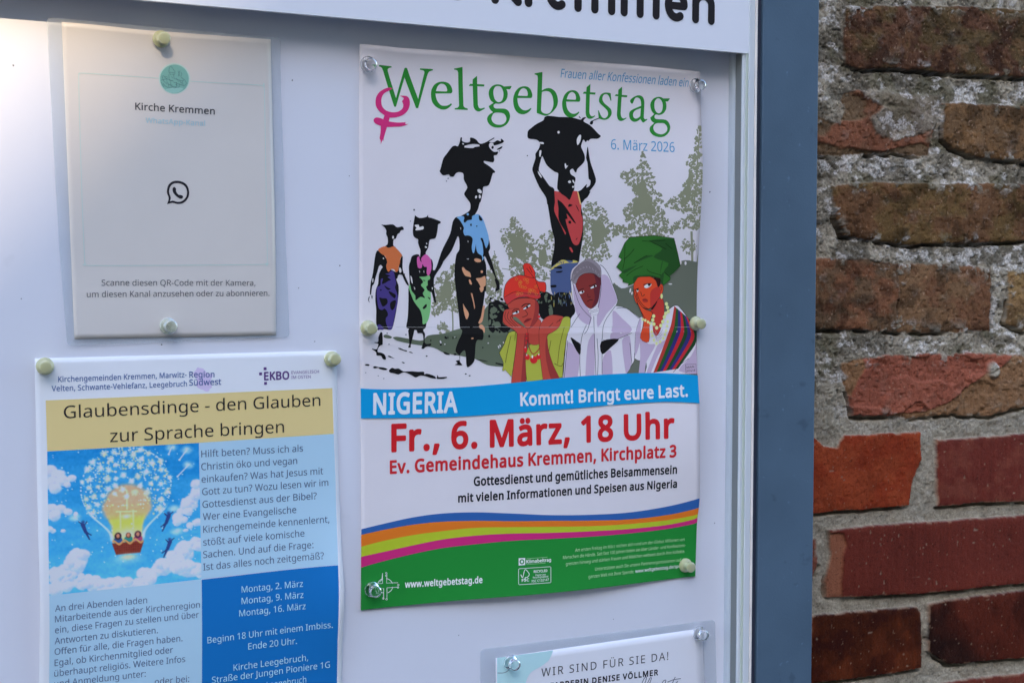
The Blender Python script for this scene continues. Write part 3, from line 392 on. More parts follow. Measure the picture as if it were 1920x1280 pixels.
  "7": (473, [[101,-9,97,0,99,6,323,492,317,496,29,498,23,510,24,576,29,583,35,585,425,583,431,570,429,510,197,-6,185,-12,107,-12]]),
  "8": (473, [[171,-15,123,-1,81,23,50,58,33,100,27,148,31,184,45,220,67,250,87,269,130,298,128,304,99,327,81,346,61,376,50,406,46,442,51,484,71,526,99,554,135,575,183,589,231,592,279,588,321,576,358,556,388,526,405,490,412,442,407,406,398,382,375,350,351,327,317,304,363,274,390,250,413,220,425,190,430,154,424,100,405,58,378,28,333,0,285,-15,231,-20],[200,64,231,60,273,66,309,84,330,112,337,148,334,172,325,190,309,208,261,239,219,256,189,244,147,212,131,190,124,172,121,148,127,112,144,88,177,68],[227,346,231,344,255,355,294,382,308,400,315,418,318,442,311,472,291,494,267,506,225,511,189,506,165,494,146,472,139,442,144,412,150,400,165,382,189,365]]),
  "9": (473, [[94,-15,76,-10,70,-2,70,58,75,70,82,72,118,64,148,62,202,66,238,79,268,98,292,124,312,160,323,196,331,244,328,247,298,224,274,213,238,204,202,202,160,207,110,226,73,256,51,286,35,328,28,388,35,448,56,502,82,538,118,566,172,587,220,592,268,587,304,576,334,558,370,526,394,490,414,442,425,388,429,328,422,232,412,178,398,136,376,92,346,52,311,22,268,-1,214,-15,154,-20],[193,286,220,282,250,285,280,296,304,313,321,334,330,352,333,376,331,400,316,448,290,484,273,496,250,506,220,509,184,502,150,478,129,442,122,388,130,340,148,308,172,291]]),
  ".": (229, [[82,-18,64,-7,51,13,46,43,50,73,64,93,82,104,106,109,130,105,148,96,165,73,169,43,164,13,152,-5,130,-19,106,-23]]),
  ",": (229, [[33,-115,27,-114,21,-103,63,99,75,105,153,104,165,89,164,77,135,-13,95,-109,87,-115]]),
  ":": (229, [[82,-18,64,-7,51,13,46,43,50,73,64,93,82,104,106,109,130,105,148,96,165,73,169,43,164,13,152,-5,130,-19,106,-23],[88,323,64,336,52,355,46,385,50,415,64,437,82,448,106,453,130,449,149,439,165,415,169,385,165,361,151,337,130,324,106,320]]),
  "!": (230, [[82,-18,64,-7,51,13,46,43,50,73,64,93,82,104,106,109,130,105,148,96,165,73,169,43,164,13,152,-5,130,-19,106,-23],[82,150,76,154,73,163,54,577,64,585,154,584,160,580,163,571,142,157,136,150,130,149]]),
  "?": (362, [[118,-18,100,-7,87,13,82,43,86,73,100,93,118,104,142,109,166,105,184,96,200,73,204,43,199,13,188,-5,166,-19,142,-23],[112,149,101,157,100,181,103,217,114,259,128,283,148,306,214,367,235,391,246,421,248,439,242,469,226,489,202,502,160,507,130,505,100,498,34,473,23,481,-1,535,-1,547,40,568,76,580,118,589,166,592,220,587,262,573,292,553,327,505,339,439,336,403,326,373,310,346,292,324,219,259,193,229,185,211,178,154,166,149]]),
  "-": (273, [[32,172,26,173,20,184,20,244,26,257,224,258,233,256,238,250,238,184,230,172]]),
  "/": (313, [[2,-10,-4,0,-3,6,210,576,218,584,296,583,302,576,300,564,87,-6,74,-12]]),
  " ": (209, []),
 },
 "b": {
  "A": (548, [[-12,-27,-27,-12,-30,0,-28,12,197,588,207,600,222,605,300,603,312,594,318,582,539,12,542,0,539,-12,530,-24,516,-30,438,-30,419,-24,410,-12,348,145,168,147,161,144,96,-19,78,-30,0,-30],[210,276,216,271,294,271,302,276,258,394,252,387]]),
  "B": (557, [[66,-27,54,-18,48,0,48,570,52,588,66,600,78,603,240,603,306,599,372,587,420,566,461,528,481,486,488,438,485,396,474,360,456,330,430,306,462,282,486,253,503,210,508,162,501,108,480,60,438,15,396,-9,342,-25,276,-30,78,-30],[180,96,186,91,264,91,318,97,348,112,365,138,370,168,369,186,362,204,352,216,336,226,306,235,258,239,186,239,180,234],[181,360,252,359,306,364,336,376,349,396,353,420,347,450,330,466,300,476,240,481,181,480]]),
  "C": (543, [[247,-32,193,-18,151,2,115,29,78,70,51,118,32,172,22,226,19,286,27,370,40,418,64,472,99,520,139,556,193,586,253,604,325,611,373,608,415,601,457,590,499,572,508,562,512,550,508,532,475,465,463,458,451,456,385,479,325,487,283,483,249,472,223,457,205,440,181,406,168,376,159,334,155,286,158,244,164,208,174,178,199,136,226,112,271,92,325,85,385,91,457,108,469,106,481,99,489,82,487,4,481,-6,469,-13,397,-32,313,-38]]),
  "D": (621, [[66,-27,54,-18,48,0,48,570,52,588,66,600,78,603,252,603,312,599,372,586,420,566,461,540,498,504,528,462,550,408,562,354,566,294,563,234,551,174,528,118,501,78,456,33,414,7,360,-14,300,-26,240,-30,78,-30],[180,96,186,92,222,92,288,97,342,114,378,139,408,180,424,228,430,288,428,330,421,366,408,401,385,432,348,460,300,476,240,481,181,480]]),
  "E": (482, [[66,-27,54,-18,48,0,48,570,52,588,66,600,78,603,396,603,414,598,423,588,428,570,427,504,422,492,414,484,396,479,186,479,180,474,180,366,186,360,384,360,396,358,408,348,413,336,413,270,408,251,390,239,186,238,180,234,180,102,180,96,186,93,396,93,411,90,424,78,428,66,425,-12,414,-25,396,-30,78,-30]]),
  "F": (452, [[66,-27,54,-18,48,0,48,570,52,588,66,600,78,603,396,603,414,598,423,588,428,570,427,504,422,492,414,484,396,479,186,479,180,474,180,342,186,336,384,336,396,333,407,324,412,312,412,240,408,228,396,216,384,213,186,213,180,210,180,0,177,-12,168,-24,156,-29,78,-30]]),
  "G": (620, [[259,-33,205,-20,157,3,121,29,82,70,53,118,33,172,23,226,19,286,24,352,37,406,57,454,88,502,127,540,169,569,229,594,283,606,343,610,391,608,445,601,487,590,529,574,542,562,546,550,545,538,516,472,511,464,499,456,481,456,409,479,343,487,301,484,271,477,236,460,205,435,176,394,165,364,157,328,154,286,157,244,164,208,174,178,199,138,229,112,259,97,295,88,343,85,397,88,422,94,421,208,325,208,307,215,299,226,296,238,296,304,300,316,311,328,325,332,523,332,541,327,551,316,554,304,554,22,552,10,547,2,535,-6,487,-20,433,-31,325,-38]]),
  "H": (630, [[66,-27,54,-18,48,0,48,570,54,590,72,602,150,603,162,600,176,588,180,570,180,366,186,360,408,360,413,366,413,570,418,588,431,600,444,603,516,603,534,596,544,582,546,570,546,0,540,-18,522,-29,444,-30,426,-24,416,-12,413,0,413,234,408,237,186,237,180,234,180,0,177,-12,168,-24,156,-29,78,-30]]),
  "I": (308, [[20,-27,8,-18,3,-6,2,42,5,54,20,69,62,79,69,84,69,486,66,492,20,503,8,513,2,528,4,582,14,597,32,603,248,601,260,594,267,582,268,522,254,505,205,492,202,486,202,84,206,80,248,70,263,60,269,42,266,-12,257,-24,242,-30,32,-30]]),
  "J": (255, [[-51,-177,-81,-166,-91,-152,-93,-80,-90,-68,-81,-57,-69,-52,-15,-59,15,-55,33,-42,42,-20,45,580,51,593,69,602,153,602,169,592,176,574,176,10,170,-50,153,-97,131,-128,87,-163,39,-178,-3,-182]]),
  "K": (532, [[66,-27,54,-18,48,0,48,570,54,590,72,602,150,603,162,600,176,588,180,570,180,384,180,378,186,375,384,595,402,603,486,603,504,598,513,588,517,576,516,564,510,552,302,324,302,318,520,18,526,0,520,-18,510,-27,498,-30,408,-30,394,-24,204,229,182,210,180,204,180,0,177,-12,168,-24,156,-29,78,-30]]),
  "L": (456, [[66,-27,54,-18,48,0,48,576,57,594,72,602,156,602,171,594,180,576,180,96,402,94,414,91,426,80,430,66,430,-6,420,-23,402,-30,78,-30]]),
  "M": (763, [[66,-27,54,-18,48,0,48,570,49,582,57,594,66,600,78,603,186,603,198,599,210,589,360,192,366,192,522,593,534,601,546,603,654,602,670,594,678,582,680,570,680,0,672,-20,654,-30,576,-30,560,-24,551,-12,548,0,548,318,546,325,417,-12,408,-24,390,-30,324,-29,306,-17,180,316,176,312,174,300,174,0,172,-12,162,-24,150,-30,78,-30]]),
  "N": (645, [[66,-27,54,-18,48,0,48,570,54,590,66,600,78,603,162,603,182,594,432,208,435,216,436,582,444,594,462,602,534,602,552,595,560,582,562,570,562,0,556,-18,546,-26,534,-30,444,-30,426,-21,174,367,174,-6,168,-19,150,-30,78,-30]]),
  "O": (662, [[247,-32,187,-15,133,15,91,54,57,106,36,160,21,244,19,286,22,346,32,400,50,454,78,502,109,538,151,571,199,593,253,607,313,611,373,607,427,593,478,568,517,537,547,502,572,460,592,406,604,346,607,286,599,196,588,154,565,100,532,52,487,12,439,-15,379,-32,313,-38],[287,88,313,85,361,90,403,108,433,137,452,172,463,208,471,286,467,346,453,400,433,437,409,460,367,481,313,488,265,482,223,464,193,435,173,400,163,364,155,292,157,244,163,208,174,172,195,136,223,109,265,91]]),
  "P": (521, [[66,-27,54,-18,48,0,48,570,52,588,66,600,78,603,228,603,300,598,366,580,417,546,447,510,467,462,474,402,471,366,457,318,442,288,417,258,376,228,335,210,282,197,181,192,180,0,177,-12,168,-24,156,-29,78,-30],[180,318,186,315,204,315,258,318,294,327,312,336,324,348,336,372,339,402,332,438,318,456,282,474,222,481,181,480]]),
  "Q": (662, [[445,-166,433,-164,421,-155,319,-38,241,-31,187,-15,133,15,86,62,58,104,36,158,22,236,19,290,23,350,32,398,49,452,76,500,109,538,151,571,199,593,253,607,313,611,373,607,433,591,481,566,517,537,544,506,573,458,593,404,603,350,607,284,599,200,587,152,560,92,529,49,481,8,463,-4,571,-117,577,-130,577,-142,571,-155,553,-166],[306,86,367,92,403,108,430,134,454,176,463,206,471,284,466,350,454,398,431,440,403,466,367,481,313,488,259,480,223,464,197,440,172,398,163,368,155,290,158,242,164,206,173,176,196,134,223,109,259,93]]),
  "R": (535, [[66,-27,54,-18,48,0,48,570,52,588,66,600,78,603,234,603,306,598,366,582,414,554,447,516,467,468,474,408,469,360,453,318,426,282,402,261,378,246,375,240,514,12,517,0,514,-12,505,-24,492,-30,402,-30,385,-24,375,-12,248,204,240,207,186,207,180,204,180,0,177,-12,168,-24,156,-29,78,-30],[180,330,186,328,234,328,282,333,318,349,333,372,339,408,337,432,329,450,318,462,306,468,276,476,185,480,180,474]]),
  "S": (476, [[119,-33,53,-18,28,-8,17,1,11,22,11,88,17,106,29,116,41,118,119,94,161,87,203,85,239,88,263,95,288,112,298,130,300,148,298,166,293,178,282,190,263,203,119,266,89,286,62,310,41,340,30,364,22,394,18,436,27,490,47,530,83,567,125,591,173,605,233,611,281,608,329,600,401,576,416,562,419,544,395,477,383,462,371,457,359,458,299,478,263,485,203,485,180,478,167,470,153,448,152,430,155,412,160,400,185,379,215,364,305,327,341,308,389,270,410,244,427,202,433,154,424,94,401,47,371,16,317,-17,263,-33,203,-38]]),
  "T": (482, [[170,-25,159,-12,157,0,157,474,152,479,8,479,-10,485,-22,504,-20,582,-10,597,8,603,434,603,449,600,463,588,467,576,467,504,456,486,440,479,296,479,289,474,289,0,286,-12,277,-24,260,-30,188,-30]]),
  "U": (622, [[228,-32,156,-8,108,28,72,76,50,136,42,202,42,574,45,586,56,598,72,603,150,602,162,597,171,586,174,574,174,208,182,154,204,115,234,96,294,85,336,89,366,102,384,116,398,136,408,166,412,208,412,574,415,586,426,598,438,602,516,602,528,599,540,586,543,574,543,202,537,142,516,82,476,28,432,-5,390,-24,342,-35,294,-38]]),
  "V": (517, [[192,-27,181,-18,175,-6,-27,558,-30,576,-26,588,-12,600,0,603,78,602,90,599,101,588,240,195,379,588,390,599,402,602,480,603,493,600,507,588,511,576,510,564,304,-12,295,-24,282,-30,204,-30]]),
  "W": (782, [[148,-27,137,-18,132,-6,-19,564,-19,582,-11,594,-2,600,10,603,88,602,100,599,111,588,202,236,307,588,316,597,328,602,406,603,424,598,436,582,538,245,544,235,634,588,646,599,658,602,736,603,756,594,764,582,764,564,612,-6,604,-22,586,-30,508,-30,496,-26,484,-14,376,347,370,359,262,-12,252,-24,238,-30,160,-30]]),
  "X": (506, [[-9,-27,-24,-12,-27,0,-24,12,156,300,-11,558,-15,576,-9,590,3,600,15,603,99,602,111,598,121,588,231,412,237,407,357,595,375,603,453,603,471,596,479,588,483,576,479,558,312,300,491,18,497,0,491,-18,477,-28,465,-30,381,-30,367,-24,237,185,231,188,99,-22,81,-30,3,-30]]),
  "Y": (490, [[174,-25,163,-12,161,0,161,210,-26,558,-30,576,-26,588,-12,600,0,603,84,602,99,594,228,357,355,594,366,601,378,603,456,602,468,599,482,582,484,570,480,558,294,216,293,0,291,-12,281,-24,264,-30,192,-30]]),
  "Z": (495, [[18,-27,6,-18,1,-6,3,66,273,474,264,478,30,480,18,488,10,504,10,576,14,588,24,598,42,603,420,603,438,596,449,576,449,516,446,504,176,96,438,92,450,83,457,66,457,0,451,-18,438,-28,426,-30,30,-30]]),
  "a": (486, [[127,-33,91,-22,61,-3,28,34,13,70,7,118,23,190,67,240,115,266,175,281,283,289,282,316,273,334,266,340,253,346,223,350,175,342,115,319,97,319,85,326,79,334,55,394,57,412,67,425,103,442,145,456,187,464,229,467,283,463,331,449,368,424,405,364,415,292,415,-2,411,-14,403,-24,391,-29,331,-30,311,-20,301,1,271,-18,235,-31,175,-38],[168,82,187,79,229,86,259,103,278,130,284,178,193,171,157,155,146,142,140,118,144,100,148,94]]),
  "b": (529, [[218,-32,176,-17,152,0,140,-21,122,-30,62,-29,46,-20,39,-8,38,610,45,628,62,639,146,639,158,632,166,622,169,610,170,442,218,461,272,467,332,459,380,438,428,394,454,352,472,292,479,214,477,166,469,124,453,76,423,28,380,-9,332,-30,272,-38],[256,82,296,89,323,112,335,136,342,166,346,214,343,262,336,292,325,316,296,341,260,348,224,344,206,336,190,322,179,298,172,268,169,214,172,166,179,136,189,112,218,89]]),
  "c": (421, [[188,-33,120,-8,80,22,42,76,26,118,17,160,14,208,18,268,28,316,45,358,80,405,130,442,182,461,242,468,284,465,344,453,379,436,388,418,387,406,362,340,350,329,338,326,284,341,248,346,212,342,188,331,172,316,162,298,151,262,147,214,150,172,159,136,173,112,188,97,212,87,242,83,266,84,296,90,344,107,356,107,368,103,376,94,381,82,379,4,374,-4,362,-13,308,-32,242,-38]]),
  "d": (529, [[176,-33,158,-29,110,-7,70,28,37,82,20,142,14,214,20,286,37,346,74,405,110,436,162,460,218,468,254,466,290,458,320,444,324,454,324,610,327,622,337,634,350,639,434,638,449,628,455,610,454,-8,446,-21,428,-30,362,-29,346,-20,338,-3,290,-27,260,-35,218,-38],[228,82,278,89,302,106,319,142,325,202,322,262,315,292,305,316,278,340,230,348,194,339,170,316,159,292,150,256,147,214,151,166,158,136,170,112,194,90]]),
  "e": (488, [[194,-32,134,-12,122,-5,80,27,44,76,27,118,18,160,14,214,18,268,25,304,41,346,74,398,116,434,176,461,236,468,290,461,350,435,386,405,416,361,436,304,441,244,439,190,430,178,416,172,158,171,153,166,156,148,177,112,206,92,254,83,320,89,386,111,404,109,416,100,421,88,422,16,416,2,404,-7,332,-31,254,-38],[157,292,164,287,296,287,304,292,296,314,278,337,260,346,236,350,200,343,178,328]]),
  "f": (312, [[72,-26,60,-12,57,0,57,342,54,345,6,346,-9,354,-18,372,-16,420,0,436,57,456,62,510,76,558,102,597,138,624,180,639,228,643,276,639,318,628,334,618,340,600,320,534,313,522,294,514,240,525,210,522,198,510,191,492,189,468,192,460,270,460,288,450,296,432,296,378,292,360,276,347,192,345,188,342,188,0,185,-12,176,-24,162,-30,84,-30]]),
  "g": (529, [[152,-217,98,-205,62,-191,52,-180,48,-168,48,-96,56,-80,68,-72,80,-70,152,-95,194,-102,236,-104,272,-98,303,-78,317,-54,324,-18,320,-14,272,-32,224,-38,164,-31,110,-7,68,31,37,84,19,150,14,216,20,282,36,342,67,396,104,431,164,461,218,468,266,463,308,450,338,431,346,450,362,459,434,458,448,450,455,432,455,-6,450,-66,432,-120,398,-168,350,-200,296,-217,236,-222],[217,84,236,80,260,82,278,87,294,96,313,120,324,162,326,210,323,258,314,300,302,320,290,332,260,345,230,348,206,345,188,335,171,318,159,294,150,258,147,216,150,174,160,132,170,112,194,90]]),
  "h": (532, [[56,-27,44,-18,38,0,38,612,46,630,62,639,140,639,161,630,169,612,170,441,212,458,242,465,272,467,326,463,374,447,406,426,439,384,456,336,461,282,460,-6,452,-21,434,-30,356,-30,343,-24,333,-12,331,0,331,270,326,312,314,332,299,342,260,348,230,345,206,335,189,318,178,294,171,264,169,222,169,0,166,-12,157,-24,140,-30]]),
  "i": (243, [[51,-24,41,-12,38,0,39,438,46,450,63,459,147,459,161,450,169,432,168,-6,159,-22,141,-30,69,-30],[87,474,75,477,57,489,39,514,33,546,37,576,52,600,75,615,105,621,129,617,153,603,170,576,175,546,170,516,155,492,135,478,105,471]]),
  "j": (243, [[-32,-217,-62,-207,-73,-192,-72,-114,-63,-102,-50,-97,-2,-103,22,-102,34,-90,38,-66,39,438,46,450,64,460,148,458,161,450,169,432,169,-60,165,-108,154,-144,135,-174,100,-204,58,-219,16,-222],[94,473,76,477,52,493,38,516,33,552,37,576,52,600,76,616,106,621,130,616,156,600,171,576,175,546,170,516,154,491,130,476,106,471]]),
  "k": (464, [[56,-27,44,-18,38,0,38,612,46,630,62,639,140,639,160,630,168,612,168,312,170,308,314,457,326,460,410,460,423,456,435,444,439,426,434,414,276,246,277,240,445,18,450,6,450,-6,440,-23,428,-29,338,-30,320,-25,182,156,168,144,168,0,162,-18,152,-26,140,-30]]),
  "l": (243, [[56,-27,44,-18,38,0,38,612,46,630,62,639,140,639,161,630,169,612,168,-6,158,-23,146,-29,68,-30]]),
  "m": (786, [[56,-27,44,-18,38,0,38,432,42,444,50,454,68,460,128,460,146,451,158,435,200,456,236,466,266,468,314,463,362,447,404,417,452,449,494,463,542,468,614,457,665,426,674,416,698,378,710,336,715,282,715,0,712,-12,703,-24,686,-30,614,-30,597,-24,588,-12,585,0,585,270,581,312,566,336,554,344,530,348,482,338,464,324,447,288,441,234,441,0,439,-12,429,-24,416,-30,338,-30,324,-24,314,-12,312,0,310,300,303,324,294,336,278,345,254,348,224,345,204,336,188,319,177,294,171,264,169,222,169,0,166,-12,157,-24,140,-30]]),
  "n": (532, [[56,-27,44,-18,38,0,38,432,44,448,62,459,128,460,146,451,158,433,182,447,212,459,242,465,278,468,326,463,368,450,410,424,440,384,456,330,461,282,461,0,455,-18,446,-26,434,-30,362,-30,344,-25,333,-12,331,0,331,270,326,309,316,330,308,336,296,343,266,348,218,340,212,337,190,318,175,282,169,222,169,0,164,-16,152,-27,140,-30]]),
  "o": (521, [[194,-34,152,-21,110,2,80,28,49,70,30,112,18,166,14,220,17,262,26,310,43,352,74,399,122,438,182,461,242,468,308,460,362,438,402,406,442,352,459,310,469,262,472,214,467,154,457,112,438,70,410,31,374,-1,338,-20,290,-34,242,-38],[233,82,278,87,296,95,313,112,328,142,336,172,339,214,335,262,327,292,314,316,296,334,278,342,242,348,200,340,171,316,159,292,151,262,147,220,150,172,158,141,170,116,192,94,212,85]]),
  "p": (529, [[68,-222,50,-216,41,-204,38,-192,39,438,50,454,68,460,134,459,148,450,158,434,200,456,236,465,272,468,332,460,380,439,417,408,456,348,473,288,479,216,476,162,468,120,456,84,417,24,380,-9,332,-30,272,-38,236,-35,206,-28,170,-12,169,-192,166,-204,158,-215,146,-222],[237,84,260,81,284,84,308,97,322,114,334,138,344,180,346,216,343,258,334,294,325,312,296,340,260,348,230,345,205,336,192,324,182,306,172,270,169,216,171,174,178,138,189,114,205,96]]),
  "q": (529, [[356,-222,337,-216,325,-198,324,-18,320,-13,272,-32,218,-38,164,-31,116,-11,68,30,39,78,21,138,14,216,17,264,26,312,38,348,74,404,113,438,164,460,218,468,272,463,314,447,338,431,346,450,362,459,428,460,446,451,454,438,454,-198,446,-214,434,-221],[221,84,236,81,266,84,290,95,302,105,314,126,321,156,325,204,321,264,315,294,304,318,278,340,230,348,194,339,170,316,158,290,150,258,147,216,151,168,158,138,169,114,194,90]]),
  "r": (367, [[56,-27,44,-18,38,0,38,426,42,444,50,454,62,459,128,460,148,450,158,424,200,453,236,465,284,467,332,460,344,450,349,432,339,360,333,348,314,338,266,344,230,336,197,312,176,276,169,228,169,0,164,-16,152,-27,140,-30]]),
  "s": (420, [[107,-32,57,-20,29,-8,16,4,12,16,12,88,22,106,35,113,47,113,113,88,143,82,179,79,215,82,239,92,246,100,249,118,240,130,221,142,87,202,59,221,35,246,17,281,11,322,26,388,71,434,107,452,155,464,203,468,245,466,311,452,353,436,368,418,368,400,342,340,329,326,311,323,251,343,197,350,167,347,149,341,139,328,144,316,167,301,305,240,334,220,355,196,373,160,378,118,371,70,353,34,317,-2,275,-23,233,-34,179,-38]]),
  "t": (325, [[157,-33,127,-24,97,-6,63,34,50,70,44,124,44,340,37,345,1,348,-11,357,-17,370,-17,412,-13,424,0,436,50,460,77,544,85,553,97,558,151,558,169,546,174,532,175,460,277,459,292,448,299,430,298,370,287,352,271,345,181,345,175,342,174,130,179,100,193,85,217,80,277,88,295,78,302,58,301,-2,289,-20,247,-34,199,-38]]),
  "u": (532, [[165,-33,123,-20,81,9,54,46,39,89,33,148,33,430,36,442,46,454,63,460,141,459,153,453,162,442,165,430,165,160,170,118,179,100,195,88,231,81,267,85,288,94,307,112,318,136,324,166,327,208,327,430,329,442,339,454,351,459,429,460,441,456,453,445,457,430,457,4,454,-14,447,-22,435,-29,369,-30,351,-24,339,-5,309,-20,255,-35,219,-38]]),
  "v": (443, [[150,-27,135,-12,-28,420,-30,432,-26,444,-14,456,0,460,78,460,98,450,104,438,204,162,303,438,310,450,330,460,408,460,422,456,429,450,436,438,436,420,270,-14,258,-26,246,-30,162,-30]]),
  "w": (666, [[111,-25,103,-17,97,-5,-20,421,-20,439,-9,455,9,461,81,461,93,459,105,450,111,439,171,206,177,211,249,439,255,450,267,459,279,461,357,461,369,457,377,451,383,439,453,211,459,204,525,448,537,458,549,461,627,460,644,451,650,439,650,421,531,-5,520,-23,501,-29,417,-29,405,-25,395,-17,315,241,231,-17,219,-27,207,-29,123,-29]]),
  "x": (460, [[2,-27,-13,-12,-16,0,-13,12,131,216,132,222,-4,414,-8,432,0,450,8,457,20,460,104,460,116,456,128,444,212,321,296,445,308,456,320,460,404,460,422,452,432,432,427,414,292,222,293,216,434,17,440,0,434,-18,422,-27,410,-30,326,-30,314,-26,306,-18,212,118,110,-25,92,-30]]),
  "y": (445, [[13,-217,-8,-210,-20,-192,-21,-126,-17,-114,1,-101,55,-105,73,-103,97,-91,115,-66,141,0,-27,420,-29,432,-26,444,-14,456,1,460,79,460,99,450,205,175,211,177,310,450,319,456,331,460,409,460,424,456,433,448,438,438,437,420,253,-67,235,-108,214,-144,181,-182,151,-203,116,-216,67,-222]]),
  "z": (413, [[19,-27,7,-18,2,-6,1,48,5,60,202,342,193,345,43,345,31,349,19,360,15,372,15,432,19,445,30,456,43,460,337,460,355,456,366,444,370,432,370,378,367,365,174,90,175,86,181,85,343,85,361,80,370,72,375,60,376,0,370,-18,355,-28,343,-30,31,-30]]),
  "ä": (486, [[127,-33,91,-22,61,-3,28,34,13,70,7,118,23,190,67,240,115,266,175,281,283,289,282,316,273,334,266,340,253,346,223,350,175,342,115,319,97,319,85,326,79,334,55,394,57,412,67,425,103,442,145,456,187,464,229,467,283,463,331,449,368,424,405,364,415,292,415,-2,411,-14,403,-24,391,-29,331,-30,311,-20,301,1,271,-18,235,-31,175,-38],[168,82,187,79,229,86,259,103,278,130,284,178,193,171,157,155,146,142,140,118,144,100,148,94],[139,478,127,480,109,490,90,514,83,544,88,574,104,598,127,611,151,615,175,611,198,598,214,574,218,544,214,520,200,496,181,483,157,477],[289,478,277,480,259,491,240,514,234,544,238,574,254,598,277,611,301,615,325,611,348,598,364,574,368,544,364,520,349,496,331,483,307,477]]),
  "ö": (521, [[194,-34,152,-21,110,2,80,28,49,70,30,112,18,166,14,220,17,262,26,310,43,352,74,399,122,438,182,461,242,468,308,460,362,438,402,406,442,352,459,310,469,262,472,214,467,154,457,112,438,70,410,31,374,-1,338,-20,290,-34,242,-38],[233,82,278,87,296,95,313,112,328,142,336,172,339,214,335,262,327,292,314,316,296,334,278,342,242,348,200,340,171,316,159,292,151,262,147,220,150,172,158,141,170,116,192,94,212,85],[158,477,140,482,127,490,107,514,101,544,104,568,108,580,121,598,140,610,164,615,188,613,215,598,230,577,236,550,232,520,217,496,200,484,176,477],[308,477,290,482,270,496,255,520,252,550,256,574,272,598,296,612,320,615,344,611,365,598,382,574,386,544,380,515,362,492,338,479]]),
  "ü": (532, [[165,-33,123,-20,81,9,54,46,39,89,33,148,33,430,36,442,46,454,63,460,141,459,153,453,162,442,165,430,165,160,170,118,179,100,195,88,231,81,267,85,288,94,307,112,318,136,324,166,327,208,327,430,329,442,339,454,351,459,429,460,441,456,453,445,457,430,457,4,454,-14,447,-22,435,-29,369,-30,351,-24,339,-5,309,-20,255,-35,219,-38],[165,477,147,481,123,497,110,520,106,550,110,574,126,598,147,611,177,615,201,610,220,598,236,574,241,544,237,520,219,493,195,480],[315,477,297,481,273,498,260,520,257,550,261,574,277,598,297,611,327,615,351,610,370,598,386,574,391,544,387,520,369,494,345,480]]),
  "ß": (542, [[260,-32,212,-18,188,-6,179,4,173,16,173,82,180,100,194,111,206,113,266,88,296,81,320,79,344,82,357,88,367,100,371,118,365,142,350,159,273,214,235,250,220,274,211,298,208,328,211,352,222,382,239,406,302,460,315,478,317,490,309,508,302,514,278,522,242,525,206,520,184,508,172,490,169,466,169,-2,165,-14,158,-23,146,-29,68,-30,56,-27,46,-20,38,-2,38,466,46,526,68,573,104,607,146,628,194,640,242,643,302,639,344,629,386,610,420,580,440,544,449,496,444,460,435,436,415,406,344,341,337,328,350,315,424,262,468,220,488,184,496,160,500,124,495,76,480,40,473,28,445,-2,410,-22,368,-34,320,-38]]),
  "Ü": (622, [[228,-32,156,-8,108,28,72,76,50,136,42,202,42,574,45,586,56,598,72,603,150,602,162,597,171,586,174,574,174,208,182,154,204,115,234,96,294,85,336,89,366,102,384,116,398,136,408,166,412,208,412,574,415,586,426,598,438,602,516,602,528,599,540,586,543,574,543,202,537,142,516,82,476,28,432,-5,390,-24,342,-35,294,-38],[198,622,174,635,157,658,151,688,156,718,173,742,192,753,216,758,240,755,265,742,282,718,287,688,283,664,269,640,246,624,222,619],[354,621,342,624,324,635,308,658,302,688,305,712,318,736,342,753,366,758,390,755,415,742,432,718,437,688,433,664,419,640,396,624,372,619]]),
  "Ö": (662, [[247,-32,187,-15,133,15,91,54,57,106,36,160,21,244,19,286,22,346,32,400,50,454,78,502,109,538,151,571,199,593,253,607,313,611,373,607,427,593,478,568,517,537,547,502,572,460,592,406,604,346,607,286,599,196,588,154,565,100,532,52,487,12,439,-15,379,-32,313,-38],[287,88,313,85,361,90,403,108,433,137,452,172,463,208,471,286,467,346,453,400,433,437,409,460,367,481,313,488,265,482,223,464,193,435,173,400,163,364,155,292,157,244,163,208,174,172,195,136,223,109,265,91],[223,621,193,636,177,658,171,688,175,712,193,742,211,752,235,758,259,755,285,742,302,718,307,688,303,664,289,640,265,624,241,619],[373,621,361,625,343,636,328,658,322,688,325,712,343,741,361,752,385,758,409,755,434,742,452,718,457,688,453,664,439,640,415,624,391,619]]),
  "0": (495, [[189,-32,159,-27,105,3,58,58,32,118,19,172,11,232,11,346,18,406,29,454,62,526,99,569,153,599,231,611,297,601,347,574,357,567,398,520,427,454,439,406,447,346,448,238,439,160,423,101,400,52,371,16,331,-14,285,-32,231,-38],[200,88,225,83,255,87,279,104,293,124,306,160,317,238,317,334,306,412,294,448,277,472,255,486,231,490,197,484,180,472,163,448,150,406,141,334,141,238,150,166,165,122,181,100]]),
  "1": (495, [[203,-27,191,-17,186,0,186,426,179,424,125,380,113,375,101,376,87,384,49,432,43,444,42,456,46,468,53,476,209,597,221,602,287,602,306,594,314,576,314,-6,305,-22,287,-30,215,-30]]),
  "2": (495, [[26,-27,14,-18,9,-6,9,60,12,72,242,312,262,336,279,366,289,396,291,420,285,456,272,473,248,486,218,490,188,487,158,478,93,438,72,438,62,444,19,498,15,510,19,528,50,555,80,574,140,599,176,607,218,611,272,606,326,589,368,561,400,522,418,474,424,426,418,378,402,330,378,288,350,252,308,205,199,96,428,92,440,83,447,66,444,-12,434,-24,416,-30,38,-30]]),
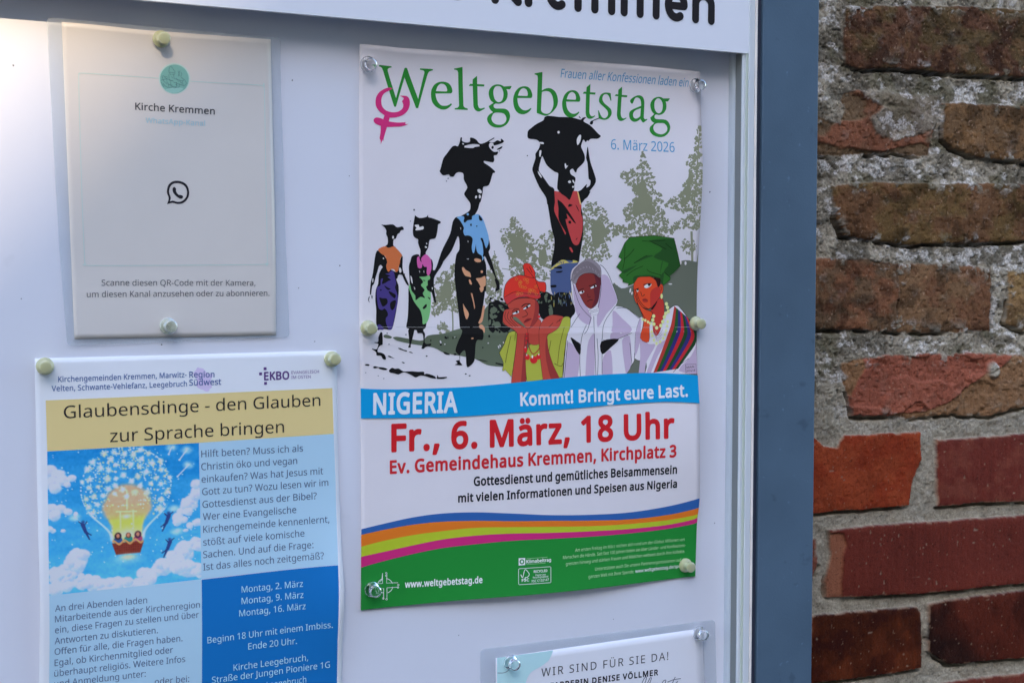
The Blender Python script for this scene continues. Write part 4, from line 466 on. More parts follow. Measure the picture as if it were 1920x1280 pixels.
  "3": (495, [[120,-33,60,-19,24,-4,13,4,6,22,8,100,18,113,36,119,120,91,192,82,252,88,288,109,302,130,309,166,306,184,297,202,282,215,252,227,222,233,120,236,108,240,98,250,94,262,93,322,97,340,114,354,216,359,246,367,264,377,281,394,290,412,292,430,289,454,276,474,258,484,216,491,192,490,150,480,84,445,66,444,52,454,16,502,10,514,10,526,14,538,24,547,60,571,108,592,156,605,216,611,282,605,330,590,372,562,414,502,425,442,420,394,403,352,387,328,360,304,402,274,432,226,443,166,436,106,415,58,384,21,330,-14,288,-28,246,-35,192,-38]]),
  "4": (495, [[275,-25,267,-18,262,-6,261,96,257,100,17,100,5,102,-7,112,-13,126,-13,192,-6,210,263,594,281,605,365,605,383,594,389,576,389,228,395,223,449,223,467,211,472,198,472,126,467,112,455,103,395,100,389,96,389,-6,377,-24,359,-30,287,-30],[147,228,155,223,257,223,261,228,261,378,258,384]]),
  "5": (495, [[129,-32,69,-18,39,-4,27,5,21,16,21,28,21,94,27,108,39,117,57,119,99,101,165,85,201,82,237,86,267,96,283,106,297,122,307,148,310,178,303,214,291,232,285,239,255,254,195,262,93,251,51,275,39,286,34,304,59,586,70,598,87,603,375,603,387,599,399,588,403,574,402,502,393,486,375,478,177,478,173,472,166,382,171,378,219,381,285,375,336,358,382,328,413,292,437,238,443,184,433,112,412,64,381,25,327,-12,261,-33,201,-38]]),
  "6": (495, [[188,-32,152,-21,116,0,80,32,50,76,30,124,19,178,14,244,21,346,32,400,46,442,69,490,98,529,140,565,188,591,242,606,320,610,386,602,400,592,407,574,406,508,398,492,386,485,374,483,338,491,308,493,266,489,230,478,203,460,182,436,166,406,155,370,158,367,188,379,224,386,254,388,308,383,356,364,397,334,427,292,445,244,451,184,443,118,426,70,397,28,350,-11,296,-32,236,-38],[234,82,272,88,298,106,315,136,321,184,314,226,301,250,278,266,242,272,212,270,188,260,174,250,154,226,146,196,152,154,170,117,182,104,200,90]]),
  "7": (495, [[95,-27,82,-12,79,0,82,12,295,474,287,478,35,478,23,481,11,491,6,504,5,576,10,588,23,600,35,603,419,603,432,600,443,591,449,576,448,510,214,-12,205,-24,191,-30,107,-30]]),
  "8": (495, [[165,-32,117,-18,69,10,37,46,16,94,9,148,14,190,27,224,54,262,96,298,99,304,63,339,41,376,32,406,28,442,34,490,57,538,87,568,129,592,183,607,231,610,279,607,327,593,369,570,401,538,422,496,430,442,424,400,412,370,393,343,351,304,375,287,404,262,430,226,444,190,448,154,443,100,418,46,387,12,345,-15,285,-33,231,-38],[201,82,231,79,267,83,297,98,312,118,319,148,316,166,311,178,295,196,255,221,219,237,177,215,159,199,147,182,140,160,139,148,145,118,158,100,183,85],[231,364,265,382,290,406,300,436,296,460,283,478,261,489,225,493,195,489,175,478,164,466,157,442,159,424,168,406,179,394]]),
  "9": (495, [[88,-32,64,-24,53,-8,52,64,61,82,82,90,118,83,154,80,196,84,232,96,257,112,278,136,295,166,306,202,304,206,274,194,238,186,202,184,154,190,105,208,64,238,34,280,16,328,10,388,18,454,35,502,64,544,112,583,166,604,220,610,268,606,310,593,352,568,383,538,411,496,432,442,443,388,447,328,445,280,440,226,430,178,415,130,391,82,364,45,322,8,280,-15,214,-33,154,-38],[194,304,220,300,250,303,268,310,292,327,304,340,313,358,314,394,309,418,299,442,276,472,244,489,226,491,190,485,163,466,147,436,140,388,147,346,160,321,184,306]]),
  ".": (251, [[76,-35,52,-20,34,7,28,43,33,79,52,107,76,121,106,127,136,122,161,109,182,79,187,43,181,7,166,-17,136,-36,106,-41]]),
  ",": (251, [[33,-133,15,-127,5,-115,3,-103,46,107,57,118,69,123,147,123,164,119,182,95,183,77,152,-19,112,-115,105,-126,93,-132]]),
  ":": (251, [[76,-35,52,-20,34,7,28,43,33,79,52,107,76,121,106,127,136,122,161,109,182,79,187,43,181,7,166,-17,136,-36,106,-41],[82,306,52,323,34,349,28,385,33,421,52,451,76,465,106,471,136,466,163,451,180,427,187,385,183,355,165,325,142,310,106,302]]),
  "!": (252, [[76,-35,52,-20,37,1,32,13,28,43,33,79,52,107,76,121,104,127,70,135,60,145,55,157,35,577,45,595,58,602,154,602,172,594,179,583,181,571,160,157,156,145,148,137,111,127,136,122,166,104,182,79,187,37,181,7,159,-23,136,-36,112,-41]]),
  "?": (384, [[112,-35,88,-20,70,7,64,43,68,73,72,85,90,109,112,122,140,127,100,134,84,151,82,187,89,241,100,271,118,298,220,401,229,427,226,457,214,475,196,484,160,489,106,481,46,457,25,457,15,463,6,475,-18,529,-20,547,-14,559,-2,569,34,585,76,599,118,607,166,611,220,606,268,590,304,567,341,517,346,505,357,445,354,403,343,367,326,337,304,311,232,246,207,217,199,193,198,157,193,145,178,133,147,127,172,122,196,109,214,85,222,43,218,13,214,2,196,-23,172,-36,142,-41]]),
  "-": (294, [[32,154,20,156,8,166,2,184,2,250,8,264,20,274,32,276,230,276,242,272,252,262,256,250,256,184,254,172,242,158,224,154]]),
  "/": (334, [[-4,-27,-19,-12,-22,0,-20,12,194,585,206,598,218,602,302,600,316,588,320,576,319,564,104,-12,95,-24,80,-30]]),
  " ": (209, []),
 },
}
FONT = {}
for wt, table in FONT_DATA.items():
    FONT[wt] = {ch: (adv / 1000.0, [[(p[i] / 1000.0, p[i + 1] / 1000.0) for i in range(0, len(p), 2)] for p in ps])
                for ch, (adv, ps) in table.items()}
CAP = 0.5726
def parea(p):
    return 0.5 * sum(p[i - 1][0] * p[i][1] - p[i][0] * p[i - 1][1] for i in range(len(p)))
def pinside(pt, p):
    x, y = pt; c = False
    for i in range(len(p)):
        (x0, y0), (x1, y1) = p[i - 1], p[i]
        if (y0 > y) != (y1 > y) and x < (x1 - x0) * (y - y0) / (y1 - y0) + x0:
            c = not c
    return c
def islands(polys):
    """group outlines into [outer, hole, hole...]"""
    depth = [sum(pinside(p[0], q) for q in polys if q is not p) for p in polys]
    out = []
    for p, d in zip(polys, depth):
        if d % 2 == 0:
            out.append([p] + [q for q, e in zip(polys, depth) if e == d + 1 and pinside(q[0], p)])
    return out
ISL = {wt: {ch: (a, islands(ps)) for ch, (a, ps) in g.items()} for wt, g in FONT.items()}
def set_line(s, wt, track=0.0, slant=0.0):
    """outlines of a line of text in em units, moved so that its ink starts at 0; returns (islands, ink width)"""
    x = 0.0; out = []
    for ch in s:
        adv, isl = ISL[wt][ch]
        for i in isl:
            out.append([[(px + x + slant * py, py) for px, py in p] for p in i])
        x += adv + track
    lo = min(p[0] for i in out for p in i[0]); hi = max(p[0] for i in out for p in i[0])
    return [[[(px - lo, py) for px, py in p] for p in i] for i in out], hi - lo

# ------------------------------------------------------------------ tracing helpers
def trace(s, k=3):
    """'x,y x,y* ...' : a closed outline, smoothed through its points, sharp at the starred ones"""
    pts = []
    for t in s.split():
        c = t.endswith("*")
        a, b = t.rstrip("*").split(",")
        pts.append((float(a), float(b), c))
    n = len(pts); out = []
    for i in range(n):
        p0, p1, p2, p3 = (pts[(i + j) % n] for j in (-1, 0, 1, 2))
        out.append((p1[0], p1[1]))
        if p1[2] and p2[2]:
            continue
        m1 = (0, 0) if p1[2] else ((p2[0] - p0[0]) / 2, (p2[1] - p0[1]) / 2)
        m2 = (0, 0) if p2[2] else ((p3[0] - p1[0]) / 2, (p3[1] - p1[1]) / 2)
        L = math.hypot(p2[0] - p1[0], p2[1] - p1[1])
        ms = max(math.hypot(*m1), math.hypot(*m2), 1e-6)
        f = min(1.0, 1.2 * L / ms)
        for j in range(1, k):
            t = j / k
            h00, h10 = 2 * t**3 - 3 * t * t + 1, t**3 - 2 * t * t + t
            h01, h11 = -2 * t**3 + 3 * t * t, t**3 - t * t
            if p1[2] or p2[2]:
                pass
            out.append((h00 * p1[0] + h10 * m1[0] * f + h01 * p2[0] + h11 * m2[0] * f,
                        h00 * p1[1] + h10 * m1[1] * f + h01 * p2[1] + h11 * m2[1] * f))
    return out
def poly(s):
    return [tuple(float(v) for v in t.rstrip("*").split(",")) for t in s.split()]
def circ(x, y, rx, ry=None, n=14, a=0.0):
    ry = ry or rx
    return [(x + rx * math.cos(2 * math.pi * i / n) * math.cos(a) - ry * math.sin(2 * math.pi * i / n) * math.sin(a),
             y + rx * math.cos(2 * math.pi * i / n) * math.sin(a) + ry * math.sin(2 * math.pi * i / n) * math.cos(a)) for i in range(n)]
def ribbon(pts, w, taper=False):
    """a line of width w through pts, as one outline per segment"""
    out = []
    n = len(pts)
    L, Rr = [], []
    for i in range(n):
        a = pts[max(0, i - 1)]; b = pts[min(n - 1, i + 1)]
        dx, dy = b[0] - a[0], b[1] - a[1]
        l = math.hypot(dx, dy) or 1
        ww = w / 2 * (1 if not taper else max(0.15, math.sin(math.pi * (i + 0.5) / n)))
        L.append((pts[i][0] - dy / l * ww, pts[i][1] + dx / l * ww))
        Rr.append((pts[i][0] + dy / l * ww, pts[i][1] - dx / l * ww))
    for i in range(n - 1):
        out.append([L[i], L[i + 1], Rr[i + 1], Rr[i]])
    return out
def openc(s, k=4):
    """an open smooth line through 'x,y x,y ...'"""
    p = poly(s) if isinstance(s, str) else s
    n = len(p); out = []
    for i in range(n - 1):
        p0, p1, p2, p3 = p[max(0, i - 1)], p[i], p[i + 1], p[min(n - 1, i + 2)]
        for j in range(k):
            t = j / k
            out.append(tuple(0.5 * (2 * b + (c - a) * t + (2 * a - 5 * b + 4 * c - d) * t * t + (-a + 3 * b - 3 * c + d) * t**3)
                             for a, b, c, d in zip(p0, p1, p2, p3)))
    out.append(p[-1])
    return out
ZOOM = {  # enlargements the outlines were measured in: (scale, x0, y0)
    "p": (1.0, 0, 0), "A": (7.113, 680, 380), "B": (7.113, 680, 540), "C": (7.1125, 800, 240), "D": (7.1125, 800, 390),
    "E": (7.1125, 820, 540), "F": (7.111, 970, 200), "H": (6.4, 1000, 360), "I": (7.111, 1140, 420), "J": (4.8, 920, 480),
    "K": (3.556, 660, 360), "L": (2.4605, 960, 200), "W1": (7.109, 700, 100), "W2": (9.144, 900, 120), "W3": (8.727, 1060, 130),
    "P": (2.666, 660, 680), "G": (2.909, 660, 1000), "N": (3.31, 860, 1120), "Q": (2.782, 0, 0), "S": (3.2, 60, 640)}
def zm(z, pts):
    s, ox, oy = ZOOM[z]
    return [(x / s + ox, y / s + oy) for x, y in pts]

class Paper:
    """a sheet on the board: h(x, y) is its height over the board's face; print lies in thin layers on it"""
    def __init__(self, root, h, cell=4.0):
        self.root, self.h, self.cell = root, h, cell
        self.parts = {}
        self.clip = None
        self.n = 0
    def on(self, px, py):
        z = 1.0
        for _ in range(8):
            x, y = at(px, py, z)
            z = self.h(x, y)
        return x, y
    def _part(self, part):
        return self.parts.setdefault(part, ([], [], [], []))
    def tris(self, part, pts, tri, color, layer):
        V, F, M, I = self._part(part)
        m = color if not isinstance(color, tuple) else ink(color)
        if m not in M: M.append(m)
        k = M.index(m)
        self.n += 1
        dz = 0.05 * layer + 0.0016 * (self.n % 24)
        c2 = self.cell ** 2
        idx = {}
        def vid(p):
            q = (round(p[0], 4), round(p[1], 4))
            if q not in idx:
                idx[q] = len(V)
                V.append(W(p[0], p[1], self.h(*p) + dz))
            return idx[q]
        st = [tuple(pts[i] for i in t) for t in tri]
        while st:
            a, b, c = st.pop()
            ar = (b[0] - a[0]) * (c[1] - a[1]) - (b[1] - a[1]) * (c[0] - a[0])
            if abs(ar) < 1e-7: continue
            if ar < 0: b, c = c, b
            e = [((p[0] - q[0]) ** 2 + (p[1] - q[1]) ** 2, i) for i, (p, q) in enumerate(((a, b), (b, c), (c, a)))]
            mx, i = max(e)
            if mx > c2:
                p, q, r = ((a, b, c), (b, c, a), (c, a, b))[i]
                m_ = ((p[0] + q[0]) / 2, (p[1] + q[1]) / 2)
                st.append((p, m_, r)); st.append((m_, q, r))
            else:
                F.append((vid(a), vid(b), vid(c))); I.append(k)
    def shape_mm(self, part, color, outlines, layer):
        outs = []
        for o in outlines:
            p = []
            for q in o:
                if not p or (abs(q[0] - p[-1][0]) + abs(q[1] - p[-1][1])) > 1e-4: p.append(q)
            if len(p) > 2: outs.append(p)
        if not outs: return
        tri = tessellate_polygon([[Vector((x, y, 0)) for x, y in o] for o in outs])
        self.tris(part, [q for o in outs for q in o], tri, color, layer)
    def shape(self, part, color, outlines, layer, z="p"):
        if outlines and isinstance(outlines[0], tuple): outlines = [outlines]
        self.shape_mm(part, color, [[self.on(*q) for q in (self.clip(o) if self.clip else o)] for o in (zm(z, o) for o in outlines)], layer)
    def blob(self, part, color, z, s, layer, holes=()):
        self.shape(part, color, [trace(s)] + [trace(h) for h in holes], layer, z)
    def dots(self, part, color, z, lst, layer):
        for d in lst:
            self.shape(part, color, circ(*d), layer, z)
    def line(self, part, color, z, s, w, layer, smooth=True, taper=False, closed=False):
        p = zm(z, openc(s) if smooth else (poly(s) if isinstance(s, str) else s))
        if closed: p = p + [p[0]]
        for q in ribbon(p, w, taper):
            self.shape(part, color, q, layer)
    def text(self, part, s, p0, p1, cap, color, wt="r", layer=8, track=0.0, slant=0.0):
        isl, w = set_line(s, wt, track, slant)
        a = self.on(*p0); b = self.on(*p1); t = self.on(p0[0], p0[1] - cap)
        ux, uy = (b[0] - a[0]) / w, (b[1] - a[1]) / w
        l = math.hypot(ux, uy)
        hs = (t[1] - a[1]) / CAP
        vx, vy = -uy / l * hs, ux / l * hs
        for i in isl:
            self.shape_mm(part, color, [[(a[0] + ux * x + vx * y, a[1] + uy * x + vy * y) for x, y in p] for p in i], layer)
    def sheet(self, part, m, edge, nu, nv, thick=0.12, back=None):
        """edge(u, v) -> pixel; a thin curved sheet with a back and a rim"""
        V, F = [], []
        P = [[self.on(*edge(i / nu, j / nv)) for i in range(nu + 1)] for j in range(nv + 1)]
        for s in (0, 1):
            for j in range(nv + 1):
                for i in range(nu + 1):
                    x, y = P[j][i]
                    V.append(W(x, y, self.h(x, y) - s * thick))
        n = (nu + 1) * (nv + 1)
        g = lambda i, j, s: s * n + j * (nu + 1) + i
        for j in range(nv):
            for i in range(nu):
                F.append((g(i, j, 0), g(i, j + 1, 0), g(i + 1, j + 1, 0), g(i + 1, j, 0)))
                F.append((g(i, j, 1), g(i + 1, j, 1), g(i + 1, j + 1, 1), g(i, j + 1, 1)))
        for i in range(nu):
            F.append((g(i, 0, 0), g(i + 1, 0, 0), g(i + 1, 0, 1), g(i, 0, 1)))
            F.append((g(i, nv, 0), g(i, nv, 1), g(i + 1, nv, 1), g(i + 1, nv, 0)))
        for j in range(nv):
            F.append((g(0, j, 0), g(0, j, 1), g(0, j + 1, 1), g(0, j + 1, 0)))
            F.append((g(nu, j, 0), g(nu, j + 1, 0), g(nu, j + 1, 1), g(nu, j, 1)))
        return mesh_ob(part, V, F, m, self.root, smooth=True)
    def build(self):
        for part, (V, F, M, I) in self.parts.items():
            mesh_ob(part, V, F, M, self.root, I)

def lerp(a, b, t): return a + (b - a) * t
def pw(tab):
    """piecewise linear / smooth lookup through (y, x) pairs"""
    ys = [t[0] for t in tab]; xs = [t[1] for t in tab]
    def f(y):
        if y <= ys[0]: return xs[0] + (xs[1] - xs[0]) / (ys[1] - ys[0]) * (y - ys[0])
        if y >= ys[-1]: return xs[-1] + (xs[-1] - xs[-2]) / (ys[-1] - ys[-2]) * (y - ys[-1])
        k = max(i for i in range(len(ys)) if ys[i] <= y); k = min(k, len(ys) - 2)
        t = (y - ys[k]) / (ys[k + 1] - ys[k])
        m = lambda i: (xs[min(len(xs) - 1, i + 1)] - xs[max(0, i - 1)]) / (ys[min(len(xs) - 1, i + 1)] - ys[max(0, i - 1)])
        d = ys[k + 1] - ys[k]
        return ((2 * t**3 - 3 * t * t + 1) * xs[k] + (t**3 - 2 * t * t + t) * m(k) * d
                + (-2 * t**3 + 3 * t * t) * xs[k + 1] + (t**3 - t * t) * m(k + 1) * d)
    return f
def gauss(x, m, s): return math.exp(-((x - m) / s) ** 2)

# ------------------------------------------------------------------ ground and the unseen houses added to block light
def setting():
    m = mat("asphalt_grey", (0.07, 0.068, 0.065), 0.85, 0.3)
    noise_tint(m, 3.0, 0.25, bump=0.4, bscale=40)
    me = bpy.data.meshes.new("ground")
    me.from_pydata([(-60, -60, 0), (60, -60, 0), (60, 60, 0), (-60, 60, 0)], [], [(0, 1, 2, 3)])
    me.materials.append(m)
    tag(link("ground", me), kind="structure")

    # unseen gabled house, added and sloped to shade all but the board's upper left
    t = thing("gabled_sun_blocker", "unseen steep gabled brick house added to keep the sun off the board", "house")
    brick = noise_tint(mat("blocker_brick", (0.13, 0.09, 0.07), 0.85, 0.2), 8.0, 0.25)
    roofm = noise_tint(mat("roof_tile", (0.10, 0.07, 0.06), 0.7, 0.3), 12.0, 0.3)
    glass = mat("blocker_glass", (0.04, 0.05, 0.06), 0.08, 0.6)
    white = mat("blocker_paint", (0.7, 0.7, 0.68), 0.5, 0.4)
    Y = -20.0                                   # its front wall, world metres
    ex, ez = BLOCKER_EDGE                        # a point of the sloping gable edge
    sl = BLOCKER_SLOPE
    eave = 9.0
    xl = ex - (ez - eave) / sl
    wid = 20.0
    xr = xl + wid
    apex = eave + wid / 2 * sl
    back = Y - 8.0
    V = [(xl, Y, 0), (xr, Y, 0), (xr, Y, eave), ((xl + xr) / 2, Y, apex), (xl, Y, eave),
         (xl, back, 0), (xr, back, 0), (xr, back, eave), ((xl + xr) / 2, back, apex), (xl, back, eave)]
    F = [(0, 1, 2, 3, 4), (9, 8, 7, 6, 5), (0, 4, 9, 5), (1, 6, 7, 2), (0, 5, 6, 1)]
    mesh_ob("wall", V, F, brick, t)
    mx = (xl + xr) / 2
    def slab(a, b, th):
        (x0, z0), (x1, z1) = a, b
        L = math.hypot(x1 - x0, z1 - z0); nx, nz = -(z1 - z0) / L * th, (x1 - x0) / L * th
        if nz < 0: nx, nz = -nx, -nz
        v = []
        for y in (Y + 0.02, back - 0.02):
            v += [(x0, y, z0), (x1, y, z1), (x1 + nx, y, z1 + nz), (x0 + nx, y, z0 + nz)]
        return v, [(0, 1, 2, 3), (7, 6, 5, 4), (0, 4, 5, 1), (1, 5, 6, 2), (2, 6, 7, 3), (3, 7, 4, 0)]
    v1, f1 = slab((xl, eave), (mx, apex), 0.05)
    v2, f2 = slab((mx, apex), (xr, eave), 0.05)
    mesh_ob("roof", v1 + v2, f1 + [tuple(i + 8 for i in f) for f in f2], roofm, t)
    for wx, wz in ((xl + 1.9, 1.2), (xl + 4.4, 1.2), (xl + 1.9, 4.4), (xl + 4.4, 4.4), (xl + 3.2, 7.4)):
        def bx(x0, x1, y0, y1, z0, z1):
            v = [(x, y, z) for x in (x0, x1) for y in (y0, y1) for z in (z0, z1)]
            return v, [(0, 1, 3, 2), (4, 6, 7, 5), (0, 4, 5, 1), (2, 3, 7, 6), (0, 2, 6, 4), (1, 5, 7, 3)]
        fr = mesh_ob("window", *bx(wx, wx + 1.0, Y, Y + 0.04, wz, wz + 1.4), white, t)
        mesh_ob("pane", *bx(wx + 0.08, wx + 0.92, Y + 0.04, Y + 0.06, wz + 0.08, wz + 1.32), glass, fr)
    dv, df = bx(xl + 5.9, xl + 6.9, Y, Y + 0.05, 0, 2.1)
    mesh_ob("door", dv, df, mat("blocker_door", (0.08, 0.05, 0.03), 0.5, 0.4), t)
_ex, _ey = at(20, 14, 0)
BLOCKER_EDGE = (_ex / 1000 - 0.37 * 20, BASE + _ey / 1000 + 0.70 * 20)
BLOCKER_SLOPE = 1.0
def sky_blocker(name, label, x0, x1, y0, y1, h, color):  # unseen houses added as dark blockers of the low sky
    """a plain flat fronted house block, unseen, that shuts out low sky"""
    t = thing(name, label, "house")
    m = noise_tint(mat(name + "_render", color, 0.9, 0.2), 6.0, 0.2)
    glass = mat("blocker_glass", (0.04, 0.05, 0.06), 0.08, 0.6)
    def bx(a0, a1, b0, b1, c0, c1):
        v = [(x, y, z) for x in (a0, a1) for y in (b0, b1) for z in (c0, c1)]
        return v, [(0, 1, 3, 2), (4, 6, 7, 5), (0, 4, 5, 1), (2, 3, 7, 6), (0, 2, 6, 4), (1, 5, 7, 3)]
    mesh_ob("wall", *bx(x0, x1, y0, y1, 0, h), m, t)
    mesh_ob("roof", *bx(x0 - 0.2, x1 + 0.2, y0 - 0.2, y1 + 0.2, h + 0.003, h + 0.35), mat("roof_tile"), t)
    for wz in (1.1, 4.2, 7.2):
        x = x0 + 1.0
        while x + 1.2 < x1 and wz + 1.6 < h:
            mesh_ob("window", *bx(x, x + 1.0, y1 + 0.004, y1 + 0.05, wz, wz + 1.5), glass, t)
            x += 2.6
setting()
sky_blocker("low_sky_blocker", "unseen tall dark house block added beside the gabled one to block low sky", 5.4, 34.0, -32.0, -20.2, 25.0, (0.11, 0.09, 0.08))
sky_blocker("low_sky_blocker", "unseen dark house block added left of the sun gap to block low sky", -44.0, -17.5, -32.0, -20.2, 21.0, (0.10, 0.09, 0.08))

# ------------------------------------------------------------------ the old brick wall behind the board
WALL_Z = -38.0
def vnoise(x, y, seed):
    """smooth value noise on arrays"""
    xi = np.floor(x).astype(np.int64); yi = np.floor(y).astype(np.int64)
    fx, fy = x - xi, y - yi
    fx = fx * fx * (3 - 2 * fx); fy = fy * fy * (3 - 2 * fy)
    def h(a, b):
        n = (a * 374761393 + b * 668265263 + seed * 1442695041) & 0xFFFFFFFF
        n = ((n ^ (n >> 13)) * 1274126177) & 0xFFFFFFFF
        return ((n ^ (n >> 16)) & 0xFFFF) / 65535.0
    return ((h(xi, yi) * (1 - fx) + h(xi + 1, yi) * fx) * (1 - fy)
            + (h(xi, yi + 1) * (1 - fx) + h(xi + 1, yi + 1) * fx) * fy)
def fbm(x, y, seed, octv=4, gain=0.5):
    s = 0; a = 1.0; t = 0
    for o in range(octv):
        s = s + a * vnoise(x * 2**o + 17.3 * o, y * 2**o - 9.1 * o, seed + o * 31)
        t += a; a *= gain
    return s / t
def sdf(px, py, pl):
    """signed distance to a polygon, negative inside"""
    d = np.full(px.shape, 1e9); ins = np.zeros(px.shape, bool)
    for i in range(len(pl)):
        (ax, ay), (bx, by) = pl[i - 1], pl[i]
        ex, ey = bx - ax, by - ay
        L = ex * ex + ey * ey
        if L < 1e-9: continue
        t = np.clip(((px - ax) * ex + (py - ay) * ey) / L, 0, 1)
        d = np.minimum(d, np.hypot(px - ax - t * ex, py - ay - t * ey))
        if ay != by:
            ins ^= ((ay > py) != (by > py)) & (px < ex * (py - ay) / ey + ax)
    return np.where(ins, -d, d)
def sstep(a, b, x):
    t = np.clip((x - a) / (b - a), 0, 1)
    return t * t * (3 - 2 * t)

# bricks in view: outline in a 2x enlargement (y from 0 in the upper half, from 1280 in the lower), colour, second
# colour, glazed/weathered kind (0 weathered, 1 broken old, 2 smooth red, 3 bright soft, 4 dark glazed), proudness mm
TOPB, LOWB = (2.0, 1360, 0), (2.0, 1360, 640)
BRICKS = [
    (TOPB, "445,22 700,16 900,20 1120,34 1300,36 1300,298 1120,292 880,284 640,262 500,264 448,246 440,130", (72, 51, 42), (72, 60, 43), 0, 4.0),
    (TOPB, "335,430 420,415 455,345 540,330 620,336 700,350 806,352 798,440 782,490 770,592 720,586 640,574 560,586 335,590", (100, 66, 54), (84, 70, 58), 1, 2.0),
    (TOPB, "812,382 900,384 1120,396 1320,396 1320,612 1120,612 960,600 850,560 815,520", (86, 68, 52), (94, 72, 52), 0, 4.5),
    (TOPB, "398,692 560,680 820,682 1120,690 1300,690 1300,906 1120,904 930,914 690,920 560,908 440,890 412,820", (82, 60, 45), (84, 68, 46), 0, 3.5),
    (TOPB, "320,800 345,800 348,845 320,848", (104, 56, 46), (96, 58, 48), 1, 0.0),
    (TOPB, "320,964 480,966 662,984 668,1120 652,1246 480,1240 320,1236", (94, 65, 51), (80, 64, 52), 0, 2.0),
    (TOPB, "650,984 860,986 1004,1006 1004,1130 998,1242 820,1250 640,1246 652,1120", (94, 74, 58), (90, 64, 50), 0, 1.0),
    (TOPB, "1058,1012 1120,1010 1320,1014 1320,1240 1120,1244 1050,1216 1062,1110", (118, 98, 70), (104, 84, 62), 0, 1.5),
    (LOWB, "320,80 340,80 344,180 336,262 320,262", (70, 58, 42), (62, 50, 38), 0, -1.0),
    (LOWB, "430,86 520,56 700,46 960,40 1120,50 1320,52 1320,254 1120,250 1000,284 860,278 720,292 600,284 474,286 462,200 440,150", (112, 66, 56), (104, 80, 62), 1, 2.5),
    (LOWB, "320,346 372,390 420,398 446,352 560,346 734,338 738,440 706,520 690,616 560,630 440,636 320,652", (107, 42, 24), (113, 50, 30), 3, 3.0),
    (LOWB, "790,368 900,362 1120,346 1320,336 1320,590 1120,602 960,606 793,620", (82, 34, 29), (90, 44, 37), 2, 4.0),
    (LOWB, "320,730 350,735 357,830 330,918 320,918", (96, 58, 54), (90, 56, 50), 1, 1.0),
    (LOWB, "388,706 560,688 820,670 1120,650 1320,638 1320,892 1120,906 740,946 540,956 380,960 376,900 396,800", (80, 33, 27), (88, 42, 35), 2, 4.5),
    (LOWB, "320,1026 480,1012 720,990 734,1010 736,1120 735,1226 560,1256 320,1284", (56, 23, 12), (70, 32, 17), 4, 3.0),
    (LOWB, "762,982 900,958 1120,930 1320,914 1320,1166 1120,1186 834,1212 800,1190 756,1160", (36, 18, 15), (66, 27, 19), 4, 3.5),
    (LOWB, "800,1280 1120,1240 1320,1220 1320,1480 1120,1500 800,1530", (86, 40, 33), (80, 36, 30), 2, 3.0),
    (LOWB, "320,1330 740,1292 744,1540 320,1570", (74, 40, 34), (70, 38, 32), 2, 2.5),
    (TOPB, "320,-260 1040,-246 1060,-30 320,-30", (74, 58, 46), (68, 54, 44), 0, 3.0),
    (TOPB, "1092,-250 1400,-244 1400,-14 1092,-18", (74, 56, 46), (80, 64, 48), 0, 3.5),
]
